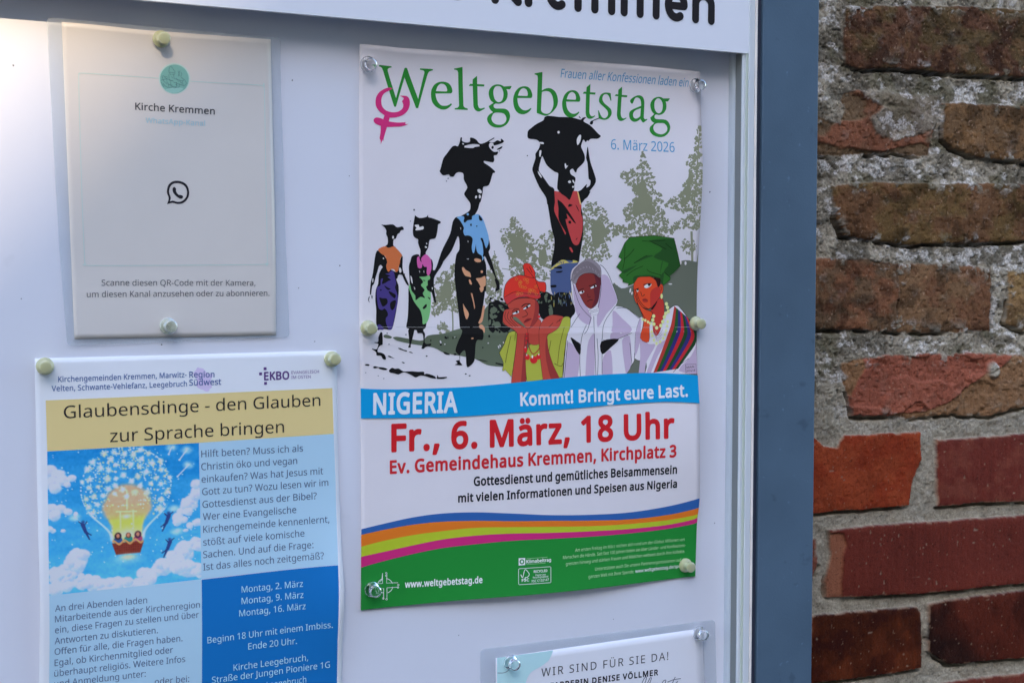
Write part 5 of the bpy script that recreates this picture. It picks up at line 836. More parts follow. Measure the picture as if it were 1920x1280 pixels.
def brick_wall():
    polys = []
    for (s, ox, oy), p, c1, c2, kind, up in BRICKS:
        pts = [at(x / s + ox, y / s + oy, WALL_Z) for x, y in poly(p)]
        polys.append((pts, c1, c2, kind, up))
    x_lo = at(1508, 640, WALL_Z)[0]
    x_hi = at(1940, 640, WALL_Z)[0]
    y_hi = at(1700, -12, WALL_Z)[1]
    y_lo = at(1700, 1296, WALL_Z)[1]
    # courses the photograph does not show: plain running bond around the measured bricks
    rr = random.Random(3)
    tops = [at(1900, v, WALL_Z)[1] for v in (10, 190, 345, 505, 665, 812, 965, 1105, 1260)]
    bots = [at(1900, v, WALL_Z)[1] for v in (146, 306, 452, 621, 765, 942, 1093, 1233, 1390)]
    pitch = (tops[0] - tops[-1]) / 8
    xr = min(p[0] for pl in polys for p in pl[0] if p[0] > x_hi + 40)
    for k in range(-8, 17):
        if 0 <= k <= 8: t, b = tops[k], bots[k]
        else: t = tops[0] - k * pitch; b = t - pitch + 13
        x = -900.0 + (k % 2) * 125
        while x < 1500:
            w = 238 if (k % 2) else (112 if rr.random() < 0.3 else 238)
            vis = -60 < ((x + w / 2) - x_lo) and x < x_hi + 170 and y_lo - 110 < t and b < y_hi + 80
            if not (x + w > x_lo - 20 and x < x_hi + 175 and 0 <= k <= 8) and not (x + w > x_lo - 20 and x < x_hi + 175 and k in (-1, 9)):
                j = lambda: rr.uniform(-2, 2)
                c = rr.choice([((74, 58, 46), (68, 54, 44), 0), ((80, 39, 37), (86, 46, 42), 2), ((100, 66, 56), (90, 72, 56), 1)])
                polys.append(([(x + j(), b + j()), (x + w + j(), b + j()), (x + w + j(), t + j()), (x + j(), t + j())], *c, rr.uniform(0, 4)))
            x += w + 12
    fine = 0.75
    xs = np.concatenate([np.arange(-900, x_lo - 12, 22.0), np.arange(x_lo - 10, x_hi, fine), np.arange(x_hi + 1, x_hi + 170, 3.0), np.arange(x_hi + 172, 1500, 14.0)])
    ys = np.concatenate([np.arange(-1248, y_lo - 70, 14.0), np.arange(y_lo - 68, y_lo - 1, 3.0), np.arange(y_lo, y_hi, fine), np.arange(y_hi + 1, y_hi + 60, 3.0), np.arange(y_hi + 62, 1000, 14.0)])
    X, Y = np.meshgrid(xs, ys)
    sh = X.shape
    wx = X + 3.0 * (fbm(X / 14, Y / 14, 5) - 0.5) + 1.6 * (fbm(X / 3.5, Y / 3.5, 8, 3) - 0.5)
    wy = Y + 3.0 * (fbm(X / 14, Y / 14, 6) - 0.5) + 1.6 * (fbm(X / 3.5, Y / 3.5, 9, 3) - 0.5)
    # mortar first: sandy, lumpy, higher and whiter with lichen towards the top of the wall
    n_big, n_mid, n_fin = fbm(X / 60, Y / 60, 1), fbm(X / 9, Y / 9, 2), fbm(X / 1.8, Y / 1.8, 3, 3)
    grain = vnoise(X / 0.9, Y / 0.9, 77)
    old = sstep(80, 190, Y)                   # the upper part of the wall is the weathered one
    H = -3.4 + 3.6 * (n_mid - 0.5) + (1.0 + 1.0 * old) * (n_fin - 0.5) + 3.0 * (n_big - 0.5) + old * (1.2 + 3.2 * (fbm(X / 5, Y / 5, 12) - 0.4))
    pore = sstep(0.80, 0.88, vnoise(X / 2.6, Y / 2.6, 14)); pore = pore * (0.35 + 0.65 * old); H = H - 1.3 * pore
    def cc(rgb): return np.array(C(*rgb))
    mort = np.ones(sh + (3,)) * cc((128, 126, 123))
    tone = 0.62 + 0.50 * n_mid + (0.36 + 0.24 * old) * (n_fin - 0.5)
    tone = tone * (1 - 0.48 * old * sstep(0.42, 0.60, fbm(X / 26, Y / 16, 40)))
    mort = mort * tone[..., None]
    sp = (grain > 0.86)
    mort = np.where(sp[..., None], mort * 0.72, mort)
    sp = (vnoise(X / 1.3, Y / 1.3, 91) > 0.9)
    mort = np.where(sp[..., None], cc((138, 136, 132)), mort)
    mort = mort * (1 - 0.45 * pore[..., None])
    lich = sstep(0.53, 0.63, fbm(X / 15, Y / 10, 21, 5, 0.65)) * old
    lich = lich * (0.25 + 0.75 * sstep(0.34, 0.56, vnoise(X / 1.0, Y / 1.0, 22)))
    mort = mort * (1 - 0.7 * lich[..., None]) + cc((176, 180, 194)) * 0.7 * lich[..., None]
    moss = sstep(0.56, 0.66, fbm(X / 26, Y / 18, 23)) * old * (1 - lich)
    mort = mort * (1 - 0.5 * moss[..., None]) + cc((74, 74, 60)) * 0.5 * moss[..., None]
    color = mort.copy(); rough = np.full(sh, 0.95)
    for bi, (pl, c1, c2, kind, up) in enumerate(polys):
        x0 = min(p[0] for p in pl) - 8; x1 = max(p[0] for p in pl) + 8
        y0 = min(p[1] for p in pl) - 8; y1 = max(p[1] for p in pl) + 8
        i0, i1 = np.searchsorted(ys, [y0, y1]); j0, j1 = np.searchsorted(xs, [x0, x1])
        if i1 <= i0 or j1 <= j0: continue
        sl = (slice(i0, i1), slice(j0, j1))
        bx, by = X[sl], Y[sl]
        wob = {0: 1.25, 1: 1.5, 2: 0.62, 3: 0.8, 4: 0.72}[kind]
        d = sdf(bx + (wx[sl] - bx) * wob, by + (wy[sl] - by) * wob, pl)
        soft = {0: 1.9, 1: 2.2, 2: 0.8, 3: 1.0, 4: 0.8}[kind]
        ins = 1 - sstep(-soft, 0.25, d)
        sd = 200 + bi * 7
        a = fbm(bx / 30, by / 22, sd); b = fbm(bx / 7, by / 7, sd + 1); c = fbm(bx / 1.7, by / 1.7, sd + 2, 3)
        tilt = 1.6 * (fbm(bx / 120, by / 120, sd + 3) - 0.5)
        pits = sstep(0.66, 0.74, vnoise(bx / 3.1, by / 3.1, sd + 4))
        rg = {0: 0.62, 1: 0.75, 2: 0.14, 3: 0.34, 4: 0.14}[kind]
        hb = 0.75 * up - 1.2 + tilt + rg * (3.4 * (a - 0.5) + 2.4 * (b - 0.5) + 0.9 * (c - 0.5)) - pits * rg * 1.1
        if kind == 1:                          # spalled lower edge
            chip = sstep(0.52, 0.58, fbm(bx / 46, by / 24, sd + 9, 3)); hb = hb - 2.2 * chip
        else: chip = sstep(0.60, 0.68, fbm(bx / 26, by / 16, sd + 9)) * (0.6 if kind == 0 else 0.15)
        edge = sstep(-4.5, -0.6, d)
        hb = hb - edge * soft * 0.45
        k1 = cc(c1)
        mixv = sstep(0.42, 0.6, fbm(bx / 24, by / 16, sd + 5))
        if bi == 9:
            tan = np.minimum(sdf(wx[sl] + 2 * (b - .5), wy[sl] + 2 * (c - .5), [at(x_ / 2 + 1360, y_ / 2 + 640, WALL_Z) for x_, y_ in poly("410,60 520,56 530,100 500,150 480,210 440,180")]),
                             sdf(wx[sl] + 4 * (b - .5), wy[sl] + 2 * (c - .5), [at(x_ / 2 + 1360, y_ / 2 + 640, WALL_Z) for x_, y_ in poly("560,300 640,268 740,262 830,232 900,180 960,130 1040,90 1080,50 1160,50 1160,260 1000,300")]))
            chip = 1 - sstep(-1.2, 0.8, tan); hb = hb - 1.4 * (chip - 0.5); mixv = chip
            lump = 1 - sstep(0.5, 1.0, np.hypot(wx[sl] - at(1862, 694, WALL_Z)[0], wy[sl] - at(1862, 694, WALL_Z)[1]) / 9.5); hb = hb + 4.0 * lump
        elif kind == 1: mixv = np.maximum(mixv * 0.3, chip)
        if bi == 13:
            chip = 1 - sstep(-1.0, 0.6, sdf(wx[sl] + 2 * (b - .5), wy[sl] + 2 * (c - .5), [at(x_ / 2 + 1360, y_ / 2 + 640, WALL_Z) for x_, y_ in poly("370,720 440,715 452,760 440,800 438,860 432,910 440,970 370,970")]))
            hb = hb - 2.0 * chip; mixv = chip; c2 = (112, 72, 58)
        if bi == 15: mixv = sstep(0.25, 0.8, (bx - pl[0][0]) / 95 + (by - pl[6][1]) / 90 + 0.5 * (a - 0.5) - 0.2)
        k2 = cc(c2)
        col = k1 * (1 - mixv[..., None]) + k2 * mixv[..., None]
        var = {0: 0.62, 1: 0.45, 2: 0.25, 3: 0.42, 4: 0.4}[kind]
        col = col * (1 + var * ((a - 0.5) * 1.0 + (b - 0.5) * 0.8 + (c - 0.5) * 0.6))[..., None]
        if kind == 0:                          # soot, ochre stains, pale lime specks
            soot = sstep(0.50, 0.66, fbm(bx / 17, by / 12, sd + 6))
            col = col * (1 - 0.45 * soot[..., None])
            oc = sstep(0.6, 0.7, fbm(bx / 9, by / 9, sd + 7)); col = col * (1 - 0.4 * oc[..., None]) + cc((98, 74, 56)) * 0.4 * oc[..., None]
        if kind == 4:
            dk = sstep(0.45, 0.6, fbm(bx / 34, by / 60, sd + 6)); col = col * (1 - 0.4 * dk[..., None])
        if kind in (2, 4):                     # drawn streaks of the extruded face
            st = fbm(bx / 2.2, by / 70, sd + 8, 3); col = col * (0.86 + 0.28 * st)[..., None]
        pale = {0: 0.88, 1: 0.90, 2: 0.935, 3: 0.915, 4: 0.925}[kind]
        s1 = sstep(pale, pale + 0.04, vnoise(bx / 1.5, by / 1.5, sd + 10))
        col = col * (1 - 0.6 * s1[..., None]) + cc((132, 114, 104)) * 0.6 * s1[..., None]
        s2 = sstep(0.88, 0.92, vnoise(bx / 1.1, by / 1.1, sd + 11)); col = col * (1 - 0.45 * s2[..., None])
        if kind in (0, 1):                     # lime and lichen run over the arris from the joints
            lm = sstep(0.57, 0.66, fbm(bx / 12, by / 10, 51, 5, 0.62)) * (0.10 + 0.90 * sstep(-13, -1, d)) * (old[sl] if kind == 0 else 0.55 + 0.45 * old[sl])
            if bi == 1:                        # thick grey crust over this brick's upper right
                crust = sdf(wx[sl] + 3 * (b - 0.5), wy[sl] + 3 * (c - 0.5), [at(x_ / 2 + 1360, y_ / 2, WALL_Z) for x_, y_ in poly("345,340 440,350 452,420 430,470 345,430 345,330 540,320 620,300 820,330 805,480 740,500 640,530 560,500 540,440 590,400 520,360 500,300")])
                lm = np.maximum(lm, 0.95 * (1 - sstep(-1.5, 1.0, crust)))
            col = col * (1 - 0.9 * lm[..., None]) + mort[sl] * (0.75 + 0.4 * c[..., None]) * 0.9 * lm[..., None]
            hb = hb + lm * 1.2
        if bi == 9: col = col * (1 - lump[..., None]) + mort[sl] * lump[..., None]
        if kind in (2, 3, 4):                  # small knocks and mortar crumbs stuck to the hard faces
            kn = sstep(0.93, 0.96, vnoise(bx / 4.2, by / 3.0, sd + 14)); col = col * (1 - 0.65 * kn[..., None]) + cc((112, 100, 92)) * 0.65 * kn[..., None]; hb = hb - 0.5 * kn
            rim = sstep(-2.6, -0.3, d + 2.2 * (b - 0.5)) * sstep(0.48, 0.58, fbm(bx / 8, by / 8, sd + 15)); col = col * (1 - 0.6 * rim[..., None]) + cc((126, 104, 92)) * 0.6 * rim[..., None]
        rf = {0: 0.92, 1: 0.92, 2: 0.55, 3: 0.85, 4: 0.36}[kind]
        H[sl] = H[sl] * (1 - ins) + hb * ins
        color[sl] = color[sl] * (1 - ins[..., None]) + col * ins[..., None]
        rough[sl] = rough[sl] * (1 - ins) + rf * ins
        # the joint shrinks back a little beside the brick's lower edge: the dark gap
        low = sstep(-1.0, 0.2, d) * (1 - sstep(1.2, 3.4, d + 1.5 * (b - 0.5))) * (by < sum(p[1] for p in pl) / len(pl)) * sstep(0.36, 0.50, fbm(bx / 34, by / 30, sd + 12))
        H[sl] = H[sl] - 8.5 * low * (1 - ins)
    color = color * (0.86 + 0.28 * fbm(X / 45, Y / 38, 444, 3))[..., None]
    n = X.size
    co = np.empty((n, 3))
    co[:, 0] = X.ravel() / 1000; co[:, 1] = -(WALL_Z + H.ravel()) / 1000; co[:, 2] = BASE + Y.ravel() / 1000
    ny, nx = sh
    ii = (np.arange(ny - 1)[:, None] * nx + np.arange(nx - 1)[None, :]).ravel()
    quads = np.stack([ii, ii + 1, ii + 1 + nx, ii + nx], 1).astype(np.int32)
    # the rest of the wall's thickness: a plain back
    depth = 0.24
    cor = [0, nx - 1, n - 1, n - nx]
    back = [(co[c][0], 0.038 + depth, co[c][2]) for c in cor]
    top = list(range(n - nx, n)); 
    allv = np.vstack([co, np.array(back)])
    me = bpy.data.meshes.new("brick_wall")
    nf = len(quads)
    extra = [(n, n + 3, n + 2, n + 1)]
    me.vertices.add(len(allv)); me.vertices.foreach_set("co", allv.astype(np.float32).ravel())
    q = np.vstack([quads, np.array(extra, dtype=np.int32)])
    me.loops.add(q.size); me.loops.foreach_set("vertex_index", q.ravel())
    me.polygons.add(len(q)); me.polygons.foreach_set("loop_start", np.arange(0, q.size, 4, dtype=np.int32))
    me.polygons.foreach_set("use_smooth", np.ones(len(q), dtype=bool))
    at_c = me.color_attributes.new("brick_color", 'FLOAT_COLOR', 'POINT')
    cl = np.ones((len(allv), 4), np.float32); cl[:n, :3] = np.clip(color.reshape(-1, 3), 0.004, 0.8); cl[:n, 3] = rough.ravel()
    at_c.data.foreach_set("color", cl.ravel())
    me.update(); me.validate()
    m = mat("brick_and_mortar", (0.3, 0.2, 0.15), 0.9, 0.12)
    nt = m.node_tree; b = nt.nodes["Principled BSDF"]
    an = nt.nodes.new("ShaderNodeAttribute"); an.attribute_name = "brick_color"
    tc = nt.nodes.new("ShaderNodeTexCoord")
    ns = nt.nodes.new("ShaderNodeTexNoise"); ns.inputs["Scale"].default_value = 900; ns.inputs["Detail"].default_value = 4
    nt.links.new(tc.outputs["Object"], ns.inputs["Vector"])
    mr = nt.nodes.new("ShaderNodeMapRange"); mr.inputs[1].default_value = 0.3; mr.inputs[2].default_value = 0.7
    mr.inputs[3].default_value = 0.78; mr.inputs[4].default_value = 1.22
    nt.links.new(ns.outputs["Fac"], mr.inputs[0])
    mx = nt.nodes.new("ShaderNodeMix"); mx.data_type = 'RGBA'; mx.blend_type = 'MULTIPLY'; mx.inputs[0].default_value = 1
    nt.links.new(an.outputs["Color"], mx.inputs[6]); nt.links.new(mr.outputs[0], mx.inputs[7])
    nt.links.new(mx.outputs[2], b.inputs["Base Color"]); nt.links.new(an.outputs["Alpha"], b.inputs["Roughness"])
    bp = nt.nodes.new("ShaderNodeBump"); bp.inputs["Strength"].default_value = 0.5; bp.inputs["Distance"].default_value = 0.0006
    nt.links.new(ns.outputs["Fac"], bp.inputs["Height"]); nt.links.new(bp.outputs[0], b.inputs["Normal"])
    me.materials.append(m)
    o = link("brick_wall", me)
    tag(o, "old weathered red brick wall with grey mortar joints behind the notice board", "wall")
brick_wall()

# ------------------------------------------------------------------ the notice board's case
def notice_board():
    t = thing("notice_board", "white notice board in a blue grey metal frame hung on the brick wall", "notice board")
    white = noise_tint(mat("board_white", C(175, 186, 217), 0.32, 0.4), 6.0, 0.02, rough_amt=0.05)
    alu = mat("white_aluminium", C(164, 176, 200), 0.35, 0.5)
    alud = mat("grey_aluminium", C(150, 163, 188), 0.35, 0.5)
    rub = mat("rubber_gasket", C(96, 104, 116), 0.6, 0.4)
    seal = mat("pale_seal", C(150, 165, 172), 0.4, 0.5)
    blue = noise_tint(mat("blue_grey_paint", C(60, 81, 108), 0.45, 0.25), 14.0, 0.10, detail=8, bump=0.12, bscale=500, rough_amt=0.1)
    spots(blue, 70, 0.68, 0.76, 0.80); spots(blue, 160, 0.70, 0.76, 1.35); spots(white, 30, 0.70, 0.80, 0.93)
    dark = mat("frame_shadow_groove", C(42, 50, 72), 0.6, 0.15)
    lip = noise_tint(mat("cut_acrylic_edge", C(184, 186, 200), 0.5, 0.4), 60, 0.08)
    FZ = 22.0                                   # front plane over the board's face
    xb = at(1361.5, 700, 0)[0]                  # the face ends here
    yh = at(820, 49.5, FZ)[1]                   # header's lower edge
    lo, hi, left = -560.0, 640.0, -640.0
    b = MB(); b.box(left, xb + 2, lo, hi, -8, 0); b.build("back_panel", white, t)
    hole = mat("pin_hole_grey", (0.10, 0.10, 0.11), 0.8, 0.1)
    rh = random.Random(21)
    marks = [(548, 151, .6), (637, 498, .55), (303, 646, .5), (1331, 360, .7), (560, 540, .4), (600, 880, .45), (1340, 980, .45), (40, 560, .4), (860, 1190, .4), (1150, 1160, .35), (25, 123, .6), (655, 330, .35), (590, 640, .4)]
    for mx_, my_, rr_ in marks:
        x, y = at(mx_, my_, 0)
        o_ = [(x + rr_ * rh.uniform(.7, 1.2) * math.cos(k * math.pi / 5), y + rr_ * rh.uniform(.7, 1.2) * math.sin(k * math.pi / 5)) for k in range(10)]
        mesh_ob("pin_hole", [W(a_, b_, 0.04) for a_, b_ in o_], [tuple(range(10))], hole, t)
    # right hand profile, from the face out: two shallow steps, gasket, pale seal, front lip
    x1 = at(1374, 700, 7.0)[0]; x2 = at(1389.5, 700, FZ - 1)[0]; x3 = at(1394, 700, FZ)[0]; x4 = at(1398, 700, FZ)[0]
    x5 = at(1409, 700, FZ)[0]; x6 = at(1413, 700, FZ)[0]
    b = MB(); b.prism([(xb, -8), (x1 + 9, -8), (x1 + 9, 8.4), (x1 - 0.9, 8.4), (x1 - 1.6, 7.8), (x1 - 2.6, 5.0), (xb, 0.6)], lo + 2, yh + 60); b.build("inner_profile", alud, t)
    b = MB(); b.prism([(x1, 8.4), (x2 + 3, 8.4), (x2 + 3, FZ - 1), (x2, FZ - 1), (x2 - 1.0, FZ - 2), (x1 + 2.2, 9.2)], lo + 2, yh + 60); b.build("side_wall", alu, t)
    b = MB(); b.box(x2 + 0.2, x3, lo + 2, yh + 1, 9, FZ - 1.8); b.build("gasket", rub, t)
    b = MB(); b.box(x3, x4, lo + 2, hi, 2, FZ, 0.5); b.build("seal", seal, t)
    b = MB(); b.box(x4, x5, lo, hi, -8, FZ + 0.8, 0.8); b.build("front_lip", alu, t)
    b = MB(); b.box(x5, x6, lo, hi, -8, FZ + 1.2, 0.4); b.build("edge_strip", lip, t)
    # blue post: set back groove, the lip's shadow painted in as darker colour, then the face
    g1 = at(1424.5, 700, FZ)[0]; p1 = at(1529, 700, FZ)[0]
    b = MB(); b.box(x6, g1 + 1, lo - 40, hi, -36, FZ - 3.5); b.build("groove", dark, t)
    b = MB(); b.box(g1, p1, lo - 44, hi + 2, -37, FZ, 1.6); b.build("frame_post", blue, t)
    # rest of the case, out of the picture: left post, top and bottom rails
    b = MB(); b.box(left - 50, left, lo - 44, hi + 2, -37, FZ, 1.6); b.build("frame_post", blue, t)
    b = MB(); b.box(left - 0.2, x6, lo - 40, lo - 0.2, -36, FZ - 0.4); b.build("frame_rail", blue, t)
    b = MB(); b.box(left - 0.2, x6 - 9.0, hi + 0.2, hi + 40, -36, FZ + 24); b.build("frame_rail", blue, t)
    # header: a white acrylic panel standing in front of the board, closed at the top
    xh = at(1401.5, 98, FZ)[0]
    b = MB(); b.box(left, x4 - 0.1, yh + 1.4, hi - 0.5, FZ - 3.5, FZ + 0.3)
    hp = b.build("header_panel", mat("header_white", C(180, 191, 220), 0.30, 0.3), t)
    b = MB(); b.box(left, x4 - 0.15, yh, yh + 1.35, FZ - 3.6, FZ + 0.35)
    b.build("panel_edge", mat("mint_acrylic_edge", C(200, 222, 222), 0.25, 0.5), hp)
    b = MB(); b.box(left + 0.2, x2 - 0.3, yh + 34, yh + 38, 0.2, FZ - 3.7); b.build("inner_ceiling", alud, t)
    # round-ended bold lettering on the header, only its lower half is in the photograph
    r = 3.25
    ink_b = mat("header_lettering_black", C(26, 24, 30), 0.35, 0.4)
    V, F = [], []
    zz = [FZ + 0.45]
    def cap(pts, rad):
        zz[0] += 0.012
        L, Rr = [], []
        out = []
        n = len(pts)
        def nrm(i):
            a, c = pts[max(0, i - 1)], pts[min(n - 1, i + 1)]
            dx, dy = c[0] - a[0], c[1] - a[1]; l = math.hypot(dx, dy) or 1
            return -dy / l, dx / l
        for i in range(n):
            nx_, ny_ = nrm(i); L.append((pts[i][0] + nx_ * rad, pts[i][1] + ny_ * rad))
        ang = math.atan2(pts[-1][1] - pts[-2][1], pts[-1][0] - pts[-2][0])
        e1 = [(pts[-1][0] + rad * math.cos(ang + math.pi / 2 - k * math.pi / 10), pts[-1][1] + rad * math.sin(ang + math.pi / 2 - k * math.pi / 10)) for k in range(1, 10)]
        for i in reversed(range(n)):
            nx_, ny_ = nrm(i); Rr.append((pts[i][0] - nx_ * rad, pts[i][1] - ny_ * rad))
        ang = math.atan2(pts[0][1] - pts[1][1], pts[0][0] - pts[1][0])
        e0 = [(pts[0][0] + rad * math.cos(ang + math.pi / 2 - k * math.pi / 10), pts[0][1] + rad * math.sin(ang + math.pi / 2 - k * math.pi / 10)) for k in range(1, 10)]
        op = L + e1 + Rr + e0
        base = len(V)
        tri = tessellate_polygon([[Vector((x, y, 0)) for x, y in op]])
        for x, y in op: V.append(W(x, y, zz[0]))
        for a, c, d in tri:
            ar = (op[c][0] - op[a][0]) * (op[d][1] - op[a][1]) - (op[c][1] - op[a][1]) * (op[d][0] - op[a][0])
            F.append((base + a, base + c, base + d) if ar > 0 else (base + a, base + d, base + c))
    hz = FZ + 0.3
    P = lambda px, py: at(px, py, hz)
    yb = lambda px: P(px, 8.6 + (px - 928) * 0.0878)[1]       # stroke ends, in board mm, follow the baseline
    base_y = sum(P(px, py)[1] for px, py in ((926, 1), (990, 5.5), (1083, 15), (1146, 22), (1170, 24), (1200, 27), (1230, 29), (1304, 36), (1333, 38.5))) / 9
    XH = 19.5; CH = 29.0
    X_ = lambda px: P(px, 20)[0]
    def stem(px, h): cap([(X_(px), base_y), (X_(px), base_y + h)], r)
    def arch(pa, pb):
        xa, xb_ = X_(pa), X_(pb); c = (xa + xb_) / 2; w = (xb_ - xa) / 2
        cap([(xa, base_y + XH - w)] + [(c - w * math.cos(R(a)), base_y + XH - w + w * math.sin(R(a))) for a in range(15, 180, 15)] + [(xb_, base_y + XH - w), (xb_, base_y)], r)
    def e_(pl, pr):
        xa, xb_ = X_(pl) + r, X_(pr) - r; c = (xa + xb_) / 2; w = (xb_ - xa) / 2; cy = base_y + XH / 2; hh = XH / 2
        cap([(c - w + 1, cy - 0.5), (c + w, cy - 0.5)] , r * 0.9)
        cap([(c + w * math.cos(R(a)), cy + hh * math.sin(R(a))) for a in range(0, 312, 12)], r)
    e_(826, 884)
    stem(928, CH); cap([(X_(971), base_y), (X_(934), base_y + CH * 0.5), (X_(968), base_y + CH)], r)
    stem(990.7, XH); cap([(X_(990.7), base_y + XH * 0.55), (X_(998), base_y + XH * 0.9), (X_(1012), base_y + XH)], r)
    e_(1023, 1068)
    stem(1083.5, XH); arch(1083.5, 1115); arch(1115, 1146.5)
    stem(1170, XH); arch(1170, 1200); arch(1200, 1230)
    e_(1246, 1289)
    stem(1304, XH); arch(1304, 1333.5)
    # Kirche Kremmen: the first word's letters, left of the frame
    xk = X_(800)
    mesh_ob("lettering", V, F, ink_b, hp)
    return yh
HEADER_Y = notice_board()

# ------------------------------------------------------------------ the large poster
INK_BLACK = (23, 24, 28)
def poster():
    t = thing("poster", "large white world prayer day poster with green title, walking women and rainbow stripes", "poster")
    PL = pw([(83, 674.3), (220, 673), (440, 674), (615, 673.5), (728, 675), (900, 677), (1040, 676.5), (1142, 676)])
    PR = pw([(134, 1312.6), (230, 1315), (318, 1318), (395, 1314.5), (460, 1310.5), (550, 1306), (606, 1305), (702, 1308), (755, 1311), (850, 1312.3), (935, 1311.9), (975, 1307.5), (1017, 1304.5), (1081, 1304)])
    PT = pw([(674, 83), (711, 85.6), (747, 90), (880, 98.8), (1092, 115), (1260, 129), (1313, 134.7)])
    PB = pw([(676, 1142), (726, 1133), (800, 1129), (922, 1121), (1073, 1107.5), (1204, 1092), (1245, 1084), (1304, 1081)])
    FOLD = 205.0
    def h(x, y):
        x = min(max(x, -3), 300); y = min(max(y, -3), 424)
        e = math.exp(-(297 - x) / 42)
        v = 1.3 + e * (5.5 * gauss(y, 322, 52) + 5.0 * gauss(y, 112, 52))
        v += 6.5 * math.exp(-max(y, 0) / 42) * max(0.0, math.sin(math.pi * min(max((x - 22) / 262, 0), 1))) ** 1.2
        v += 2.2 * gauss(x, 150, 90) * gauss(y, 330, 70) + 1.6 * gauss(x, 140, 80) * gauss(y, 110, 60)
        v += 7.0 * math.exp(-(420 - y) / 11) * (0.6 + 0.4 * math.sin(x / 33.0 + 0.6))
        v += 0.35 * math.sin(x / 23 + y / 41) + 0.25 * math.sin(x / 57 - y / 29 + 1)
        v += 0.9 * math.exp(-abs(y - FOLD) / 7.0)
        return v
    P = Paper(t, h, 4.0)
    paper = noise_tint(mat("poster_paper", C(182, 186, 210), 0.38, 0.3), 40, 0.012, rough_amt=0.04)
    def edge(u, v):
        # blend of the four measured edges
        L, Rr = (PL(lerp(83, 1142, v)), lerp(83, 1142, v)), (PR(lerp(134.7, 1081, v)), lerp(134.7, 1081, v))
        T, B = (lerp(674.3, 1312.6, u), 0), (lerp(676, 1304, u), 0)
        T = (T[0], PT(T[0])); B = (B[0], PB(B[0]))
        c = [(674.3, 83), (1312.6, 134.7), (676, 1142), (1304, 1081)]
        return tuple((1 - v) * T[k] + v * B[k] + (1 - u) * L[k] + u * Rr[k]
                     - ((1 - u) * (1 - v) * c[0][k] + u * (1 - v) * c[1][k] + (1 - u) * v * c[2][k] + u * v * c[3][k]) for k in (0, 1))
    P.sheet("sheet", paper, edge, 72, 100)
    def clip(o):
        r = []
        for x, y in o:
            y = min(max(y, PT(x) + 0.4), PB(x) - 0.4)
            x = min(max(x, PL(y) + 0.4), PR(y) - 0.4)
            r.append((x, y))
        return r
    P.clip = clip

    # --- title
    G = (36, 116, 48)
    T = "title_lettering"
    def letter(z, outer, *holes):
        P.shape(T, ink(G), [trace(outer, 4)] + [trace(q, 4) for q in holes], 2, z)
    letter("W1", "75,157* 243,176* 241,193* 215,197 194,210 190,235* 302,600* 415,200* 432,194* 449,200* 597,610* 680,265* 678,245 660,230 620,222* 622,203* 793,213* 791,232* 765,238 740,250 722,285* 597,733* 570,733* 415,325* 301,715* 278,715* 130,235* 115,200 95,185 75,180*")
    EO = "768,565 775,490 810,425 865,390 930,381 1000,400 1040,450 1052,500 1048,525 1035,536* 828,538* 835,590 860,650 905,695 960,702 1005,690 1035,668* 1048,683* 1020,715 985,740 940,753 890,745 830,710 785,650"
    letter("W1", EO, "833,506* 855,445 885,415 915,408 950,420 975,455 984,490 982,505* 970,511*")
    letter("W1", "1075,207* 1188,185* 1190,300* 1200,690* 1212,720 1258,740* 1257,758* 1085,751* 1084,733* 1120,728 1140,705 1142,690* 1130,260* 1115,230 1075,220*")
    letter("W1", "1272,438* 1288,411* 1322,411* 1324,350* 1382,302* 1384,413* 1477,418* 1477,445* 1386,442* 1392,690* 1405,725 1425,737 1450,735 1480,725* 1486,740* 1440,765 1410,777 1375,770 1345,740 1333,700* 1325,438*")
    letter("W2", "148,510 160,445 200,390 260,358 320,354 375,368 405,390* 530,382* 542,385* 525,420 505,438* 450,434* 470,480 474,530 462,590 430,640 390,668 330,685 270,682 250,690 235,705 232,725 242,750 270,765 320,767 400,768 450,780 490,815 512,870 512,920 490,990 440,1050 370,1085 290,1094 210,1075 150,1025 122,960 130,910 165,865 222,830* 180,790 155,745 148,725* 232,668* 185,630 158,570",
           "228,500 235,440 262,395 305,381 350,392 385,440 402,510 395,580 370,635 325,658 280,640 245,590", "195,945 205,895 235,850 280,836 350,838 400,850 435,885 452,940 440,990 400,1030 340,1045 270,1035 220,1000")
    E2 = ("567,630 575,560 605,480 650,425 700,395 760,385 820,398 865,440 890,500 896,545 888,575 875,586* 640,586* 645,650 665,720 710,775 760,797 810,793 850,772 868,756* 880,772* 850,810 805,845 750,864 700,862 650,840 605,790 578,720",
          "650,546* 670,485 700,440 735,420 765,422 800,450 818,500 818,540* 805,553*")
    letter("W2", *E2)
    def shift(s):
        r = []
        for q in s.split():
            a, b = q.rstrip("*").split(",")
            r.append("%.1f,%.1f%s" % (1407 + (float(a) - 567) * 0.945, 450 + (float(b) - 385) * 0.98 + (float(a) - 567) * 0.012, "*" if q.endswith("*") else ""))
        return " ".join(r)
    letter("W2", "935,165* 1068,140* 1070,160* 1060,458* 1110,430 1170,417 1230,430 1290,480 1325,560 1335,640 1320,720 1275,790 1215,850 1150,885 1100,887 1030,865 972,842* 990,250* 985,210 970,195 935,182*",
           "1060,485* 1045,790 1060,825 1100,850 1150,857 1200,835 1240,770 1258,700 1255,620 1235,540 1195,485 1140,468 1090,473")
    letter("W2", shift(E2[0]), shift(E2[1]))
    letter("W3", "283,402* 305,370* 342,372* 347,295* 410,242* 405,378* 493,383* 488,417* 400,412* 393,690* 400,735 420,765 450,770 483,755* 487,770* 450,797 405,812 370,805 342,770 332,710* 338,405*")
